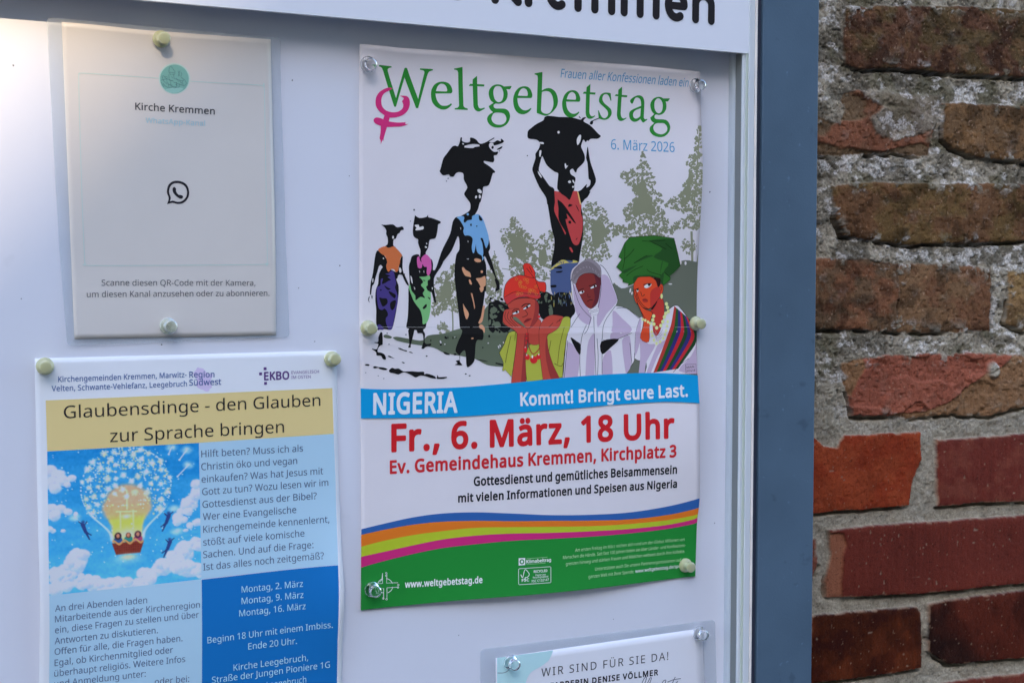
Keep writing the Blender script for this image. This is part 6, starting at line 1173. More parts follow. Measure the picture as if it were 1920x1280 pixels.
    letter("W3", "550,510 560,455 590,410 640,385 700,385 742,395* 752,515* 737,515* 715,450 690,418 660,410 625,425 606,470 610,510 640,560 700,610 740,650 757,700 750,750 715,800 670,825 615,828 545,805* 532,675* 546,675* 575,745 605,790 645,803 680,780 697,740 690,690 655,645 590,585 560,550")
    letter("W3", "806,440* 825,412* 863,415* 866,340* 928,287* 925,423* 1013,428* 1008,460* 920,455* 905,720* 912,770 935,803 965,805 996,790* 998,805* 960,832 915,848 880,840 855,810 842,750* 862,442*")
    letter("W3", "1058,520 1075,490 1130,450 1195,428 1245,440 1280,480 1292,550 1283,790 1295,815 1315,820 1338,812* 1343,828* 1310,850 1278,872 1250,855 1230,812* 1180,850 1130,862 1085,845 1052,800 1043,735 1060,690 1110,655 1240,600* 1235,530 1220,490 1190,468 1160,465 1135,485 1115,530 1100,562 1075,558",
           "1235,638* 1150,672 1120,700 1107,740 1115,785 1145,808 1185,800 1225,770*")
    letter("W3", "1390,600 1400,540 1440,485 1500,457 1560,457 1600,480* 1700,478* 1710,482* 1680,528* 1640,530* 1652,580 1648,650 1620,705 1580,738 1530,750 1480,742 1460,765 1458,790 1475,812 1520,820 1600,822 1660,840 1700,890 1715,950 1700,1020 1650,1080 1590,1108 1520,1108 1440,1080 1390,1030 1378,980 1390,940 1455,880* 1410,850 1388,795* 1455,732* 1415,690",
           "1455,590 1462,530 1490,490 1525,478 1560,500 1590,560 1592,630 1575,690 1535,722 1490,705 1462,650", "1438,970 1450,920 1490,885 1550,882 1610,885 1650,920 1668,970 1655,1020 1600,1060 1540,1062 1470,1030")
    P.blob("venus_symbol", (172, 42, 112), "W1", "258,470* 210,460 150,475 80,520 40,580 28,650 40,720 90,785 148,828* 130,882* 90,865 40,857 10,875 3,905 30,940 100,970* 95,1050 83,1130 98,1170 95,1217* 110,1180 122,1150 130,1172 140,1120 180,985* 280,980 375,975 470,945* 420,942 435,920* 320,925 205,910* 215,860* 300,855 380,830 445,780 480,710 485,640 465,590 430,570 350,568* 405,600 380,640* 398,690 385,740 330,780 250,788 170,765 120,715 104,650 115,580 150,530 215,497*", 4)
    BL = (62, 132, 188)
    P.text("slogan_lettering", "Frauen aller Konfessionen laden ein", (1051, 145.5), (1290.5, 163.5), 16.2, BL, "r", 3, slant=0.12)
    P.text("date_lettering", "6. März 2026", (1145.6, 280), (1264.8, 285.5), 18.8, BL, "r", 3)

    # --- illustration: pale wood and slope
    TREE, HILL, SLOPE = (112, 119, 107), (80, 93, 84), (86, 95, 92)
    rt = random.Random(11)
    F = "forest"
    tri_m = ink(TREE)
    def leaf(x, y, s):
        a = rt.uniform(0, math.pi)
        o = [(x + s * c[0] * math.cos(a) - s * c[1] * math.sin(a), y + s * c[0] * math.sin(a) + s * c[1] * math.cos(a))
             for c in ((-1.25, 0), (-0.5, 0.6), (0.4, 0.55), (1.2, 0.05), (0.5, -0.6), (-0.5, -0.5))]
        P.shape(F, tri_m, o, 1)
    def crown(z, outline, n, s=2.6, core=0.5):
        pl = zm(z, trace(outline, 3))
        xs = [p[0] for p in pl]; ys = [p[1] for p in pl]
        cx, cy = sum(xs) / len(xs), sum(ys) / len(ys)
        if core:
            ro = [rt.uniform(0.80, 1.05) for _ in pl]
            P.shape(F, tri_m, [(cx + (x - cx) * core * r, cy + (y - cy) * core * r) for (x, y), r in zip(pl, ro)], 1)
        k = 0; tries = 0
        while k < n and tries < n * 20:
            tries += 1
            x, y = rt.uniform(min(xs) - 3, max(xs) + 3), rt.uniform(min(ys) - 3, max(ys) + 3)
            if not pinside((x, y), pl): continue
            # clumps: leave holes where a coarse noise is low
            v = math.sin(x * 0.31 + 1.7 * math.sin(y * 0.19)) + math.sin(y * 0.37 + 1.3 * math.sin(x * 0.23)) + rt.uniform(-0.9, 0.9)
            if v < -0.75: continue
            leaf(x, y, s * rt.uniform(0.6, 1.25)); k += 1
    def limb(z, s, w):
        P.line(F, TREE, z, s, w, 1)
    crown("K", "690,480 640,510 580,560 550,620 555,700 530,770 545,830 600,800 640,780 720,800 720,500", 577, 2.4, 0.44)
    crown("K", "565,880 600,860 640,890 650,930 600,950 575,920", 63, 2.2, 0.32)
    limb("K", "672,930 672,860 665,760 640,690", 2.6); limb("K", "668,800 690,730 700,650", 1.8)
    crown("K", "940,375 965,430 985,520 1010,560 1000,640 985,720 920,760 890,720 895,560 925,480", 402, 2.3, 0.4)
    limb("K", "1000,510 1050,520 1110,560", 1.2)
    crown("K", "1070,170 1090,235 1150,250 1209,330 1209,590 1130,560 1060,480 1020,380 985,250 1030,230", 402, 2.5, 0.48)
    crown("L", "0,510 30,530 60,570 100,610 95,680 60,780 0,790 -20,650", 332, 2.5, 0.44)
    crown("L", "100,650 130,600 190,575 195,780 130,800 90,760", 262, 2.5, 0.4)
    crown("L", "335,450 380,440 430,480 450,530 510,560 480,600 440,640 460,690 400,715 330,720 320,560", 525, 2.6, 0.48)
    crown("L", "602,205 620,250 640,290 665,350 650,380 695,410 700,480 730,540 750,590 640,605 500,600 455,580 520,540 515,470 560,430 560,390 520,350 500,310 545,290 580,280", 980, 2.6, 0.5)
    crown("L", "868,75 875,180 880,440 870,560 790,560 740,570 750,540 800,500 740,470 705,460 740,420 780,400 790,360 820,320 800,250 840,200 850,120", 752, 2.6, 0.32)
    crown("L", "775,640 800,610 840,620 850,660 810,680", 70, 2.2, 0.24)
    limb("L", "865,120 850,330 838,480", 2.4); limb("L", "828,575 830,650 832,730", 4.2); limb("L", "868,600 862,680 850,740", 3.6)
    limb("L", "740,470 800,420 850,330", 1.6); limb("L", "480,565 540,590 600,560", 1.6); limb("L", "330,720 370,640 390,560", 2.0)
    P.blob(F, HILL, "K", "272,970 300,964 380,978 450,990 480,985* 500,960 540,950 600,945 680,920* 735,905* 820,880 900,760 1000,730 1209,790* 1209,1166* 1000,1164 900,1152 820,1112 690,1086 610,1070 540,1035 400,1013 300,990", 2)
    P.blob(F, HILL, "K", "210,955 232,950 265,965 255,976 216,970", 2)
    P.shape(F, SLOPE, [(x, y) for x, y in zm("L", trace("455,850* 470,812 505,838 560,822 620,790* 740,726 800,708 850,716 900,716* 900,1262* 455,1262*"))], 2)
    for q in ((480, 815, 10, 5, .9), (545, 848, 4, 11, .2), (512, 800, 9, 4, 0), (553, 860, 4, 8, .2), (738, 738, 5, 10, .4), (775, 720, 7, 10, .2), (800, 722, 5, 9, 0), (730, 818, 9, 3, 0)):
        P.shape(F, (182, 186, 204), circ(q[0], q[1], q[2], q[3], 10, q[4]), 3, "L")
    # speckle under the walking women and behind the seated ones
    WW = "walking_women"
    BK = INK_BLACK
    P.blob(WW, BK, "J", "-20,430 20,410 60,395 130,440 175,470 120,540 110,610 180,650 120,690 60,650 20,690 -20,650", 3)
    for s in ("0,470 40,460 60,490 30,520 60,540 20,570 -10,540", "70,440 110,450 120,500 90,480", "20,600 70,590 90,630 40,650 10,630", "-20,580 0,570 0,610 -20,620"):
        P.blob(WW, HILL, "J", s, 4)
    P.blob(WW, BK, "J", "415,420 440,345 500,320 560,350 620,320 700,320 740,430 775,480 720,560 640,560 560,535 470,570 430,500", 3)
    for s in ("520,450 545,440 560,520 530,540", "610,400 635,395 630,440", "560,400 575,400 570,440", "480,360 510,350 500,420"):
        P.blob(WW, HILL, "J", s, 4)
    rs = random.Random(5)
    for _ in range(34):
        x, y = rs.uniform(540, 735), rs.uniform(325, 440)
        P.shape(WW, rs.choice([(176, 164, 88), (70, 92, 140), (82, 95, 86)]), circ(x, y, rs.uniform(1.5, 3), rs.uniform(9, 22), 8, rs.uniform(-.12, .12)), 5, "J")
    for _ in range(60):
        x, y = rs.choice([(rs.uniform(-10, 140), rs.uniform(380, 690)), (rs.uniform(420, 560), rs.uniform(320, 560))])
        P.blob(WW, rs.choice([BK, BK, HILL]), "J", " ".join("%.1f,%.1f" % (x + rs.uniform(5, 17) * math.cos(k * 1.05), y + rs.uniform(5, 17) * math.sin(k * 1.05)) for k in range(6)), 5)
    for s in ("100,640 130,660 120,680 95,665", "200,645 215,665 205,685", "240,650 255,660 245,675"): P.blob(WW, BK, "E", s, 3)
    for q in ((690, 640, 12, 18), (740, 585, 8, 14), (830, 580, 14, 18), (905, 575, 10, 12), (605, 793, 9, 10), (140, 660, 7, 16), (46, 752, 15, 14), (940, 585, 9, 12)):
        P.shape(WW, BK, circ(*q), 4, "E")
    for q in ((42, 718, 10, 22), (98, 747, 9, 9), (232, 652, 7, 7), (677, 733, 9, 9), (835, 768, 8, 20), (815, 785, 8, 22), (880, 725, 7, 14)):
        P.shape(F, (182, 186, 204), circ(q[0], q[1], q[2], q[3], 10, -0.3), 5, "E")
    P.line(WW, BK, "E", "525,950 600,965 675,980", 1.8, 4, taper=True); P.line(WW, BK, "E", "775,1000 830,1012 880,1022", 2.6, 4)
    P.blob(WW, BK, "E", "75,850 110,855 170,885 130,888 95,875", 4)
    P.blob(WW, BK, "E", "210,880 240,870 260,890 230,895", 4)

    # --- first woman, small, orange top
    P.blob(WW, BK, "A", "245,290* 300,297 400,290 450,325 490,325 530,318 547,360 510,370 490,405 465,420 440,480 412,490 408,570 440,600 345,604 300,582 332,550 332,470 312,420 315,380 295,335", 4)
    P.blob(WW, BK, "A", "205,640 250,665 290,710 320,760 325,800 312,850 335,910 370,890 440,925 470,900 480,860 505,740 530,710 533,760 530,860 545,940 565,950 560,965 610,1080 612,1110 580,1080 545,1010 525,965 480,960 460,1010 447,1018 460,1060 475,1100 480,1180 470,1280 445,1450 410,1620 385,1688 340,1692 300,1685 230,1690 200,1697 178,1620 180,1430 168,1300 175,1160 205,1080 215,960 250,880 265,860 240,830 215,850 195,920 178,970 150,1080 125,1112 110,1225 95,1222 105,1080 135,940 155,780 170,690 190,640", 4)
    P.blob(WW, (170, 96, 62), "A", "205,625 250,595 300,582 345,602 410,583 450,612 500,665 525,705 500,740 495,800 475,865 480,890 445,930 420,890 380,885 350,920 330,910 312,850 325,790 300,715 260,690 225,660", 5)
    P.blob(WW, (58, 50, 118), "A", "300,950 345,940 385,905 415,930 430,1000 445,1080 430,1130 455,1200 470,1280 455,1380 430,1480 405,1620 385,1685 345,1690 310,1600 308,1540 335,1500 325,1450 290,1410 260,1430 215,1410 195,1320 185,1220 190,1130 235,1100 240,1020 270,1012 255,1080 300,1070 345,1040 375,1030 330,990 370,975", 5)
    for s in ("220,1265 260,1275 320,1280 328,1340 270,1385 240,1335", "370,1330 440,1300 428,1390 395,1432 368,1405", "345,1180 395,1200 440,1232 425,1275 380,1240 355,1210", "285,1105 340,1135 372,1150 330,1162", "230,1160 250,1158 248,1172 232,1172"):
        P.blob(WW, BK, "A", s, 6)
    P.blob(WW, (58, 50, 118), "A", "190,1640 225,1622 265,1655 275,1690 225,1690 200,1675", 6)
    for s in ("403,440 415,455 410,480 395,478 392,455", "490,865 510,880 515,920 495,935 482,905", "130,1010 142,1015 135,1065 126,1055", "270,735 285,742 270,752"):
        P.blob(WW, (182, 186, 204), "A", s, 6)
    P.blob(WW, BK, "B", "240,585 262,600 265,750 240,760 205,800 200,850 245,860 290,885 310,940 290,952 265,940 240,900 185,895 175,850 125,815 125,805 180,815 200,780 205,740 155,728 160,720 205,715 210,650", 4)
    P.blob(WW, BK, "B", "85,110 92,120 80,160 95,195 70,160", 4); P.blob(WW, BK, "B", "118,95 130,110 125,145 116,120", 4)
    # --- second woman, pink top and green skirt
    P.blob(WW, BK, "A", "697,168* 755,205 850,190 868,160 875,195 920,205 1035,250 1035,275 1005,290 1000,340 985,430 965,475 900,490 885,520 872,600 840,660 838,700 800,735 765,735 770,640 750,580 738,530 738,490 700,470 675,440 668,370 680,260", 4)
    P.blob(WW, BK, "A", "660,710 740,688 770,730 830,690 880,740 920,760 937,820 935,890 955,905 985,850 1070,610 1070,800 960,980 945,1080 960,1200 975,1310 955,1330 920,1200 905,1190 890,1250 905,1400 880,1530 850,1600 840,1660 800,1692 700,1697 620,1680 580,1655 600,1530 610,1300 610,1150 625,1080 620,960 615,850 635,780", 4)
    P.blob(WW, (170, 80, 152), "A", "722,740 750,715 765,770 785,790 780,740 840,688 905,750 915,820 915,890 890,960 870,975 850,930 855,860 820,855 795,820 785,870 735,865", 5)
    P.blob(WW, (100, 158, 112), "A", "755,990 830,985 870,970 895,980 895,1020 865,1040 865,1100 845,1120 865,1170 905,1200 905,1400 880,1540 850,1600 800,1618 795,1540 770,1440 720,1370 680,1310 650,1240 612,1130 630,1090 650,1170 700,1240 705,1300 770,1255 830,1270 800,1210 825,1160 775,1100 805,1060 780,1015", 5)
    P.blob(WW, BK, "A", "798,1400 845,1350 852,1385 815,1418", 6); P.blob(WW, BK, "A", "865,1255 895,1270 890,1290", 6); P.blob(WW, BK, "A", "800,1030 835,1035 820,1045", 6)
    for s in ("690,300 745,295 755,325 805,315 805,355 715,370 700,360 715,335", "635,975 655,1000 665,1080 645,1050", "845,535 860,545 848,556", "830,580 858,590 848,605 830,598", "752,905 762,915 758,935", "810,905 818,915 815,940", "680,1120 698,1140 692,1160", "920,1130 935,1135 925,1160"):
        P.blob(WW, (182, 186, 204), "A", s, 6)
    P.dots(WW, BK, "A", [(684, 96, 10, 13), (636, 248, 6)], 4)
    P.blob(WW, BK, "B", "620,535 800,545 810,575 830,610 825,680 830,730 860,745 912,738 900,770 840,785 815,808 783,805 795,760 810,700 795,605 735,600 720,565 690,560 680,600 655,700 640,760 640,790 605,790 620,745 615,650", 4)
    # --- third woman, blue top, bundle
    P.blob(WW, BK, "C", "340,250 380,237 415,245 440,190 450,130 470,130 470,175 520,195 575,185 580,130 650,150 700,205 740,210 800,185 895,130 900,140 830,185 890,195 940,165 985,180 990,145 1030,180 1000,205 900,235 885,205 845,200 830,230 840,270 895,320 950,318 935,360 895,370 900,430 880,460 765,440 765,465 840,515 910,580 905,600 880,605 830,760 755,785 745,860 720,980 705,1000 680,1090 640,1160 620,1200 545,1210 440,1190 550,1120 580,1080 580,1010 550,960 500,890 510,850 540,800 530,760 495,690 490,620 470,597 420,590 385,610 355,650 310,645 290,620 220,632 172,580 185,540 220,410 270,340", 4,
           holes=("505,240 600,215 690,220 705,245 640,255 615,270 505,262",))
    P.blob(WW, BK, "C", "935,285 1005,245 995,275 945,293", 4); P.blob(WW, BK, "C", "860,250 885,240 892,268 870,282", 5)
    P.blob(WW, (182, 186, 204), "C", "848,225 885,210 880,235 850,262", 6)
    for s in ("675,825 700,815 730,840 728,870 700,868 678,850", "650,905 668,905 668,930 650,942 642,925", "695,895 712,895 722,920 710,942 694,930", "470,205 490,205 494,222 480,222"): P.blob(WW, (182, 186, 204), "C", s, 6)
    P.dots(WW, BK, "C", [(285, 672, 8), (263, 709, 7), (967, 308, 6)], 4)
    P.blob(WW, BK, "D", "440,112 380,130 345,190 310,350 220,530 170,680 110,830 60,810 40,860 15,970 20,1110 60,1120 90,1150 115,1270 125,1240 100,1120 95,950 110,880 200,740 330,570 410,380 430,400 435,550 395,620 375,760 370,900 390,1110* 790,1110* 795,900 790,760 770,690 765,640 785,660 820,740 905,910 915,940 905,955 930,1040 920,1080 915,1110 970,1080 965,980 930,930 870,720 825,590 845,540 835,440 800,300 745,140 690,90 600,100", 4)
    P.blob(WW, BK, "E", "242,-10* 265,180 290,400 300,530 330,565 310,640 280,700 240,830 280,885 300,905 295,955 245,970 270,1000 235,1020 330,1025 300,980 300,890 360,828 380,900 385,1000 405,1055 485,985 500,900 512,740 535,690 600,690 615,630 610,570 630,520 560,480 600,300 640,-10*", 4)
    P.blob(WW, (98, 146, 202), "D", "400,128 450,108 500,120 490,180 510,195 545,165 600,155 605,110 660,85 700,90 745,140 790,260 830,420 795,535 770,480 745,405 715,405 740,470 755,600 745,640 765,660 740,700 735,640 680,600 660,540 655,480 650,510 630,600 610,590 598,520 612,420 590,380 545,365 505,365 485,310 495,270 475,220 430,150", 5)
    for s in ("695,95 740,150 735,170 700,160", "578,215 597,210 597,240 582,238"): P.blob(WW, BK, "D", s, 6)
    P.dots(WW, BK, "D", [(666, 242, 9)], 6)
    P.dots(WW, (98, 146, 202), "D", [(546, 84, 16)], 6)
    TAN = (176, 134, 112)
    for s in ("470,795 490,790 520,825 575,860 588,920 560,915 510,900 475,835", "630,690 660,670 720,690 715,720 660,720", "720,835 745,835 745,862 722,864", "560,960 580,955 602,1015 575,1012", "655,940 720,930 780,910 785,1030 760,1050 745,1110 720,1120 715,1050 680,980"): P.blob(WW, TAN, "D", s, 6)
    for s in ("445,68 465,75 500,250 492,280 475,190", "340,210 365,250 415,330 410,385 385,415 355,330", "605,240 632,236 625,300 600,440 560,475 545,460 580,380", "555,500 590,485 630,530 625,600 600,555 565,535", "450,665 475,660 480,675 455,682", "560,-5 615,-5 605,40 580,55"): P.blob(WW, TAN, "E", s, 6)
    for s in ("445,260 455,265 453,290", "545,435 553,440 550,462", "530,678 560,675 555,686"): P.blob(WW, (182, 186, 204), "D", s, 6)
    # --- fourth woman, red top, raised arms
    P.blob(WW, BK, "F", "135,355 145,320 185,285 250,235 345,185 360,145 400,125 480,130 560,140 720,145 840,175 870,150 915,145 880,195 960,245 1020,300 1075,360 1110,390 1095,415 1060,430 980,430 945,460 930,450 910,475 880,440 855,500 850,540 885,620 900,690 880,750 800,830 785,875 765,870 740,830 710,840 700,860 715,905 770,945 770,1000 755,1060 760,1090 740,1150 690,1240 640,1215 540,1110 530,1060 545,900 530,880 490,865 400,790 360,720 330,660 305,740 285,850 330,920 380,990 430,1060 490,1100 500,1300* 395,1300* 380,1210 290,1070 205,870 200,820 240,690 240,630 285,560 300,490 250,440 145,425", 4)
    for s in ("790,440 825,380 848,385 838,460 800,515", "293,590 320,590 305,670 290,660", "628,770 640,755 655,790 675,785 640,830", "672,1000 700,985 715,1010 690,1022", "530,340 550,325 564,345 545,362", "728,1065 745,1058 752,1075 735,1084", "730,980 750,985 765,1030 740,1010", "295,475 345,478 348,500 305,495", "270,860 290,880 325,940 315,950 280,900"): P.blob(WW, (182, 186, 204), "F", s, 6)
    P.blob(WW, BK, "F", "937,535 920,640 915,690 935,760 950,960 975,985 965,1050 920,1080 925,1035 850,1110 810,1140 840,1300* 880,1260 960,1130 1045,1005 1020,880 970,730", 4)
    P.blob(WW, BK, "F", "962,228 985,190 1010,205 995,240", 4); P.line(WW, BK, "F", "985,200 1030,178 1090,155", 1.5, 4); P.blob(WW, BK, "F", "820,130 835,140 845,160 828,150", 4)
    P.dots(WW, BK, "F", [(132, 655, 8)], 4)
    P.blob(WW, BK, "H", "105,-5* 150,60 180,200 215,420 250,560 245,700 215,900 330,835 430,845 540,845 555,770 590,560 598,400 590,280 572,150 600,100 650,60 684,-5*", 4)
    RED = (160, 60, 66)
    P.blob(WW, RED, "H", "250,-12* 320,5 345,60 290,85 300,200 305,340 390,490 380,510 320,380 250,230 258,120", 5)
    P.blob(WW, RED, "H", "300,10 390,60 435,95 475,-10* 525,-10* 560,100 575,160 570,250 590,330 585,480 545,620 510,640 470,610 440,530 410,430 385,330 410,320 400,260 480,360 510,375 400,200 340,125 290,85", 5)
    for s in ("415,170 430,145 470,160 425,180", "505,150 530,190 550,240 520,190", "420,350 445,345 452,375 425,378", "505,572 525,550 520,570"): P.blob(WW, BK, "H", s, 6)
    P.blob(WW, RED, "H", "430,670 450,665 475,715 460,725", 6)
    P.blob(WW, (186, 160, 110), "H", "525,-6 540,10 572,150 558,150", 6)
    CL = (64, 80, 128)
    P.blob(WW, CL, "H", "210,915 240,880 330,830 420,820 540,850 470,920 445,1000 455,1200 440,1212 300,1200 240,1240 205,1140", 5)
    P.blob(WW, (172, 166, 96), "H", "240,890 330,818 380,818 440,850 530,845 520,828 470,818 470,842 380,855 300,880 215,935 215,912", 6)
    for x in (290, 312, 330, 352): P.line(WW, (64, 70, 108), "H", [(x, 862), (x + 14, 828)], 1.3, 7, smooth=False)
    for s in ("240,905 330,890 340,920 270,915", "270,955 350,945 330,965 275,968", "205,1120 270,1115 270,1140 215,1145"): P.blob(WW, BK, "H", s, 6)
    # --- strokes on the path
    for s in ("28,1020 60,1012 90,1022 80,1034 40,1030", "137,1055 160,1040 215,1052 280,1058 330,1080 300,1093 230,1078 205,1062 160,1070", "350,1095 390,1062 430,1075 480,1072 545,1108 660,1108 740,1115 815,1115 820,1150 850,1140 900,1150 960,1175 975,1205 900,1195 840,1175 770,1165 705,1190 650,1160 560,1120 520,1130 475,1150 420,1135 365,1125",
              "985,1200 1000,1160 1010,1190 1067,1185 1067,1205 1000,1210", "470,798 500,800 550,822 590,832 580,845 540,832 490,815", "612,850 640,848 672,868 640,862", "335,900 365,905 425,940 400,932 350,918", "518,985 540,985 562,998 540,1000"):
        P.blob(WW, BK, "B", s, 4)
    P.blob(WW, BK, "E", "0,1160 15,1185 60,1185 125,1182 125,1195 60,1210 0,1200", 4)
    P.dots(WW, BK, "B", [(852, 906, 12, 9), (576, 620, 8, 8), (325, 602, 9, 7), (206, 1168, 7, 5), (280, 1204, 7, 6), (38, 1126, 9, 4), (350, 748, 9, 5), (908, 698, 7, 16), (1040, 750, 14, 12)], 4)
    P.dots(WW, BK, "E", [(378, 1143, 13, 8), (430, 1167, 13, 8)], 4)

    # --- three seated women
    S = "seated_women"
    LN = (40, 28, 32)
    def part(color, z, s, layer, w=0.9, smooth=True):
        o = trace(s) if smooth else poly(s)
        P.shape(S, color, [o], layer, z)
        if w: 
            q = zm(z, o)
            for r_ in ribbon(q + [q[0]], w): P.shape(S, LN, r_, layer)
    def ln(z, s, w=0.9, layer=9, color=LN): P.line(S, color, z, s, w, layer, smooth=True)
    SK1, SK1D = (158, 64, 58), (128, 48, 50)
    part((146, 156, 66), "J", "230,675* 160,690 120,790 75,870* 115,960 105,1030 130,1020* 185,1085* 240,760", 5)
    part((146, 156, 66), "J", "430,780 500,720 520,640 600,600 660,550 710,555 722,640 680,740 660,900 645,1090* 470,1112* 325,1135* 310,940 350,800", 5)
    part(SK1, "J", "330,640 420,560 455,600 440,780 390,800 335,770", 6, 0.5)
    part(SK1, "J", "150,440 200,395 310,375 400,390 430,440 428,540 400,600 345,650 310,640 260,590 200,560 170,480", 7)
    P.blob(S, SK1D, "J", "400,395 430,440 428,540 400,600 350,645 380,560 395,480", 8)
    part(SK1, "J", "235,700 200,660 130,620 108,580 118,500 140,480 240,470 258,490 200,520 190,545 215,580 300,640 328,660 328,780 310,860 318,1135* 182,1145* 215,900", 8)
    P.blob(S, SK1D, "J", "305,700 328,690 326,800 312,870 318,1130* 270,1135* 290,900", 9)
    for s in ("135,500 128,560 200,640", "160,500 150,560 225,635", "200,525 175,560 240,630"): ln("J", s, 0.8)
    P.blob(S, (88, 100, 88), "J", "195,560 225,545 300,620 310,640 250,600", 9)
    part(SK1, "J", "435,660 455,600 500,550 560,530 650,545 640,570 610,640 560,680 505,720 520,850 560,980 618,1098* 470,1115* 450,960 436,800", 8)
    P.blob(S, SK1D, "J", "505,725 520,850 560,980 618,1095* 540,1105* 500,950 490,800", 9)
    for s in ("610,590 635,560", "590,600 622,568", "520,640 560,600"): ln("J", s, 0.8)
    part((188, 48, 42), "J", "115,360 130,260 180,200 260,170 300,175 292,110 295,75 345,70 395,140 400,200 430,230 490,240 490,325 440,318 440,375 410,385 300,368 210,390 150,435 125,400", 9)
    P.blob(S, (168, 52, 58), "J", "118,370 200,340 330,320 440,345 438,378 300,366 210,388 150,433 125,400", 10)
    for s in ("300,175 340,190 400,200", "320,110 360,160 390,200", "345,95 370,150", "400,205 420,270 440,318", "120,370 220,320 300,335 430,350"): ln("J", s, 0.7, 11)
    rs = random.Random(2)
    for _ in range(26):
        x, y = rs.uniform(135, 420), rs.uniform(185, 350)
        st = [(x + (9 if k % 2 else 19) * 0.85 * math.cos(k * math.pi / 5), y + (9 if k % 2 else 19) * 0.85 * math.sin(k * math.pi / 5)) for k in range(11)]
        if pinside((x, y), poly("150,360 150,260 250,190 400,230 425,300 410,350 300,340")):
            P.line(S, (206, 128, 58), "J", st, 0.55, 11, smooth=False)
    P.blob(S, (208, 208, 220), "J", "195,515 240,490 252,508 205,525", 10); P.dots(S, LN, "J", [(232, 502, 10, 11)], 11)
    P.blob(S, (208, 208, 220), "J", "290,472 345,437 355,448 300,480", 10); P.dots(S, LN, "J", [(325, 460, 10, 12)], 11)
    ln("J", "190,500 215,480 250,478", 1.3, 11); ln("J", "275,455 310,430 355,432", 1.5, 11); ln("J", "290,470 345,435", 1.2, 11); ln("J", "190,515 240,488", 1.2, 11)
    ln("J", "300,480 330,520 310,540 280,550", 0.8, 11); P.blob(S, (120, 40, 44), "J", "295,592 325,560 365,565 335,588 300,602", 10); ln("J", "297,590 330,575 365,566", 0.7, 11)
    for q in ((385, 932, 34), (328, 908, 22, 26), (428, 905, 20, 26), (312, 840, 14, 30), (432, 545, 13), (318, 780, 9), (320, 740, 9), (322, 700, 9)):
        P.shape(S, (176, 36, 44), circ(*q), 10, "J")
    for q in ((372, 905, 8, 14), (322, 890, 5, 9), (430, 885, 5, 9), (308, 820, 4, 8)): P.shape(S, (220, 200, 206), circ(*q), 11, "J")
    ln("J", "335,690 345,820 380,880 430,840 440,800", 1.6, 10, (140, 34, 44))
    for s in ("130,960 150,850 180,720", "215,760 222,680", "520,860 540,760", "600,970 620,800 660,640", "570,965 630,990 650,960", "660,900 680,740"): ln("J", s, 0.7)
    # middle: white shawl
    WH, LI = (190, 188, 214), (160, 150, 188)
    part(WH, "J", "985,80 1050,150 1100,270 1140,390 1120,450* 1220,470 1340,560* 1300,700 1290,940 1262,985* 1220,1065* 650,1098* 680,740 715,640 720,560 760,500 740,400 720,230 740,190 790,200 960,150", 7)
    for s in ("985,180 1050,180 1100,290 1135,390 1110,445 1040,520 960,640 960,460 985,300", "740,250 800,360 890,500 905,560 880,618 800,570 760,480", "1100,490 1180,560 1270,660 1180,730 1075,750 1095,620", "700,770 795,880 780,1085* 655,1096* 680,850", "880,760 935,700 932,1072* 850,1080* 860,900", "1010,910 1080,850 1095,1062* 1000,1070*", "1180,760 1250,720 1262,980 1215,1060*"):
        P.blob(S, LI, "J", s, 8)
    part((112, 44, 46), "J", "760,250 790,190 850,155 930,160 985,195 982,300 960,420 900,472 850,440 800,350", 8, 0.6)
    P.blob(S, (84, 34, 48), "J", "930,165 985,200 982,300 960,420 905,470 935,380 925,300 945,240", 9)
    part((122, 118, 136), "J", "728,220 740,140 790,80 850,35 895,25 950,60 988,110 985,195 930,160 850,155 790,190 762,250", 9, 0.7)
    for k in range(26):
        x = 745 + k * 9.3
        y0 = 150 - 115 * math.sin(math.pi * min(1, max(0, (x - 725) / 270))) ** 0.8
        ln("J", [(x, y0 + 12), (x + 2, y0 + 55 + 8 * (k % 3))], 0.55, 10); ln("J", [(x + 3, y0 + 70), (x + 1, y0 + 112)], 0.55, 10)
    part(WH, "J", "880,490 960,455 965,520 905,525", 9, 0.5); ln("J", "885,500 960,475", 0.5, 10); ln("J", "892,512 962,492", 0.5, 10)
    for s in ("715,735 770,765 808,800 795,888", "993,768 1150,745 1080,820 1000,882"): P.blob(S, INK_BLACK, "J", s, 9)
    P.blob(S, (206, 206, 220), "J", "795,325 830,310 838,325 805,340", 10); P.dots(S, LN, "J", [(824, 321, 9, 10)], 11); P.blob(S, (206, 206, 220), "J", "895,285 940,262 950,272 905,292", 10); P.dots(S, LN, "J", [(932, 272, 9, 10)], 11)
    ln("J", "785,315 810,300 835,292", 1.3, 11); ln("J", "880,268 915,262 942,248", 1.4, 11); ln("J", "870,340 875,370 895,365", 0.7, 11); ln("J", "865,410 890,395 915,395", 1.1, 11)
    for s in ("735,240 800,440 905,560", "925,540 930,700 945,1070", "860,620 820,720 800,900 805,1085", "985,120 990,300 965,470", "1000,740 1000,1060", "1120,450 1020,600 1000,760", "720,640 770,560 800,520", "1010,755 1100,760 1270,690", "1250,780 1270,980", "1130,470 1220,470 1330,560", "900,560 870,660 840,700", "690,760 660,1090", "960,1070 965,900 955,740"): ln("J", s, 0.8)
    # right: green turban
    SK3, SK3D = (184, 66, 40), (160, 48, 46)
    part(WH, "J", "1310,590 1360,545 1430,600 1640,450 1690,450 1800,600 1870,750* 1870,1060* 1385,1060* 1400,960 1290,920 1285,780", 5)
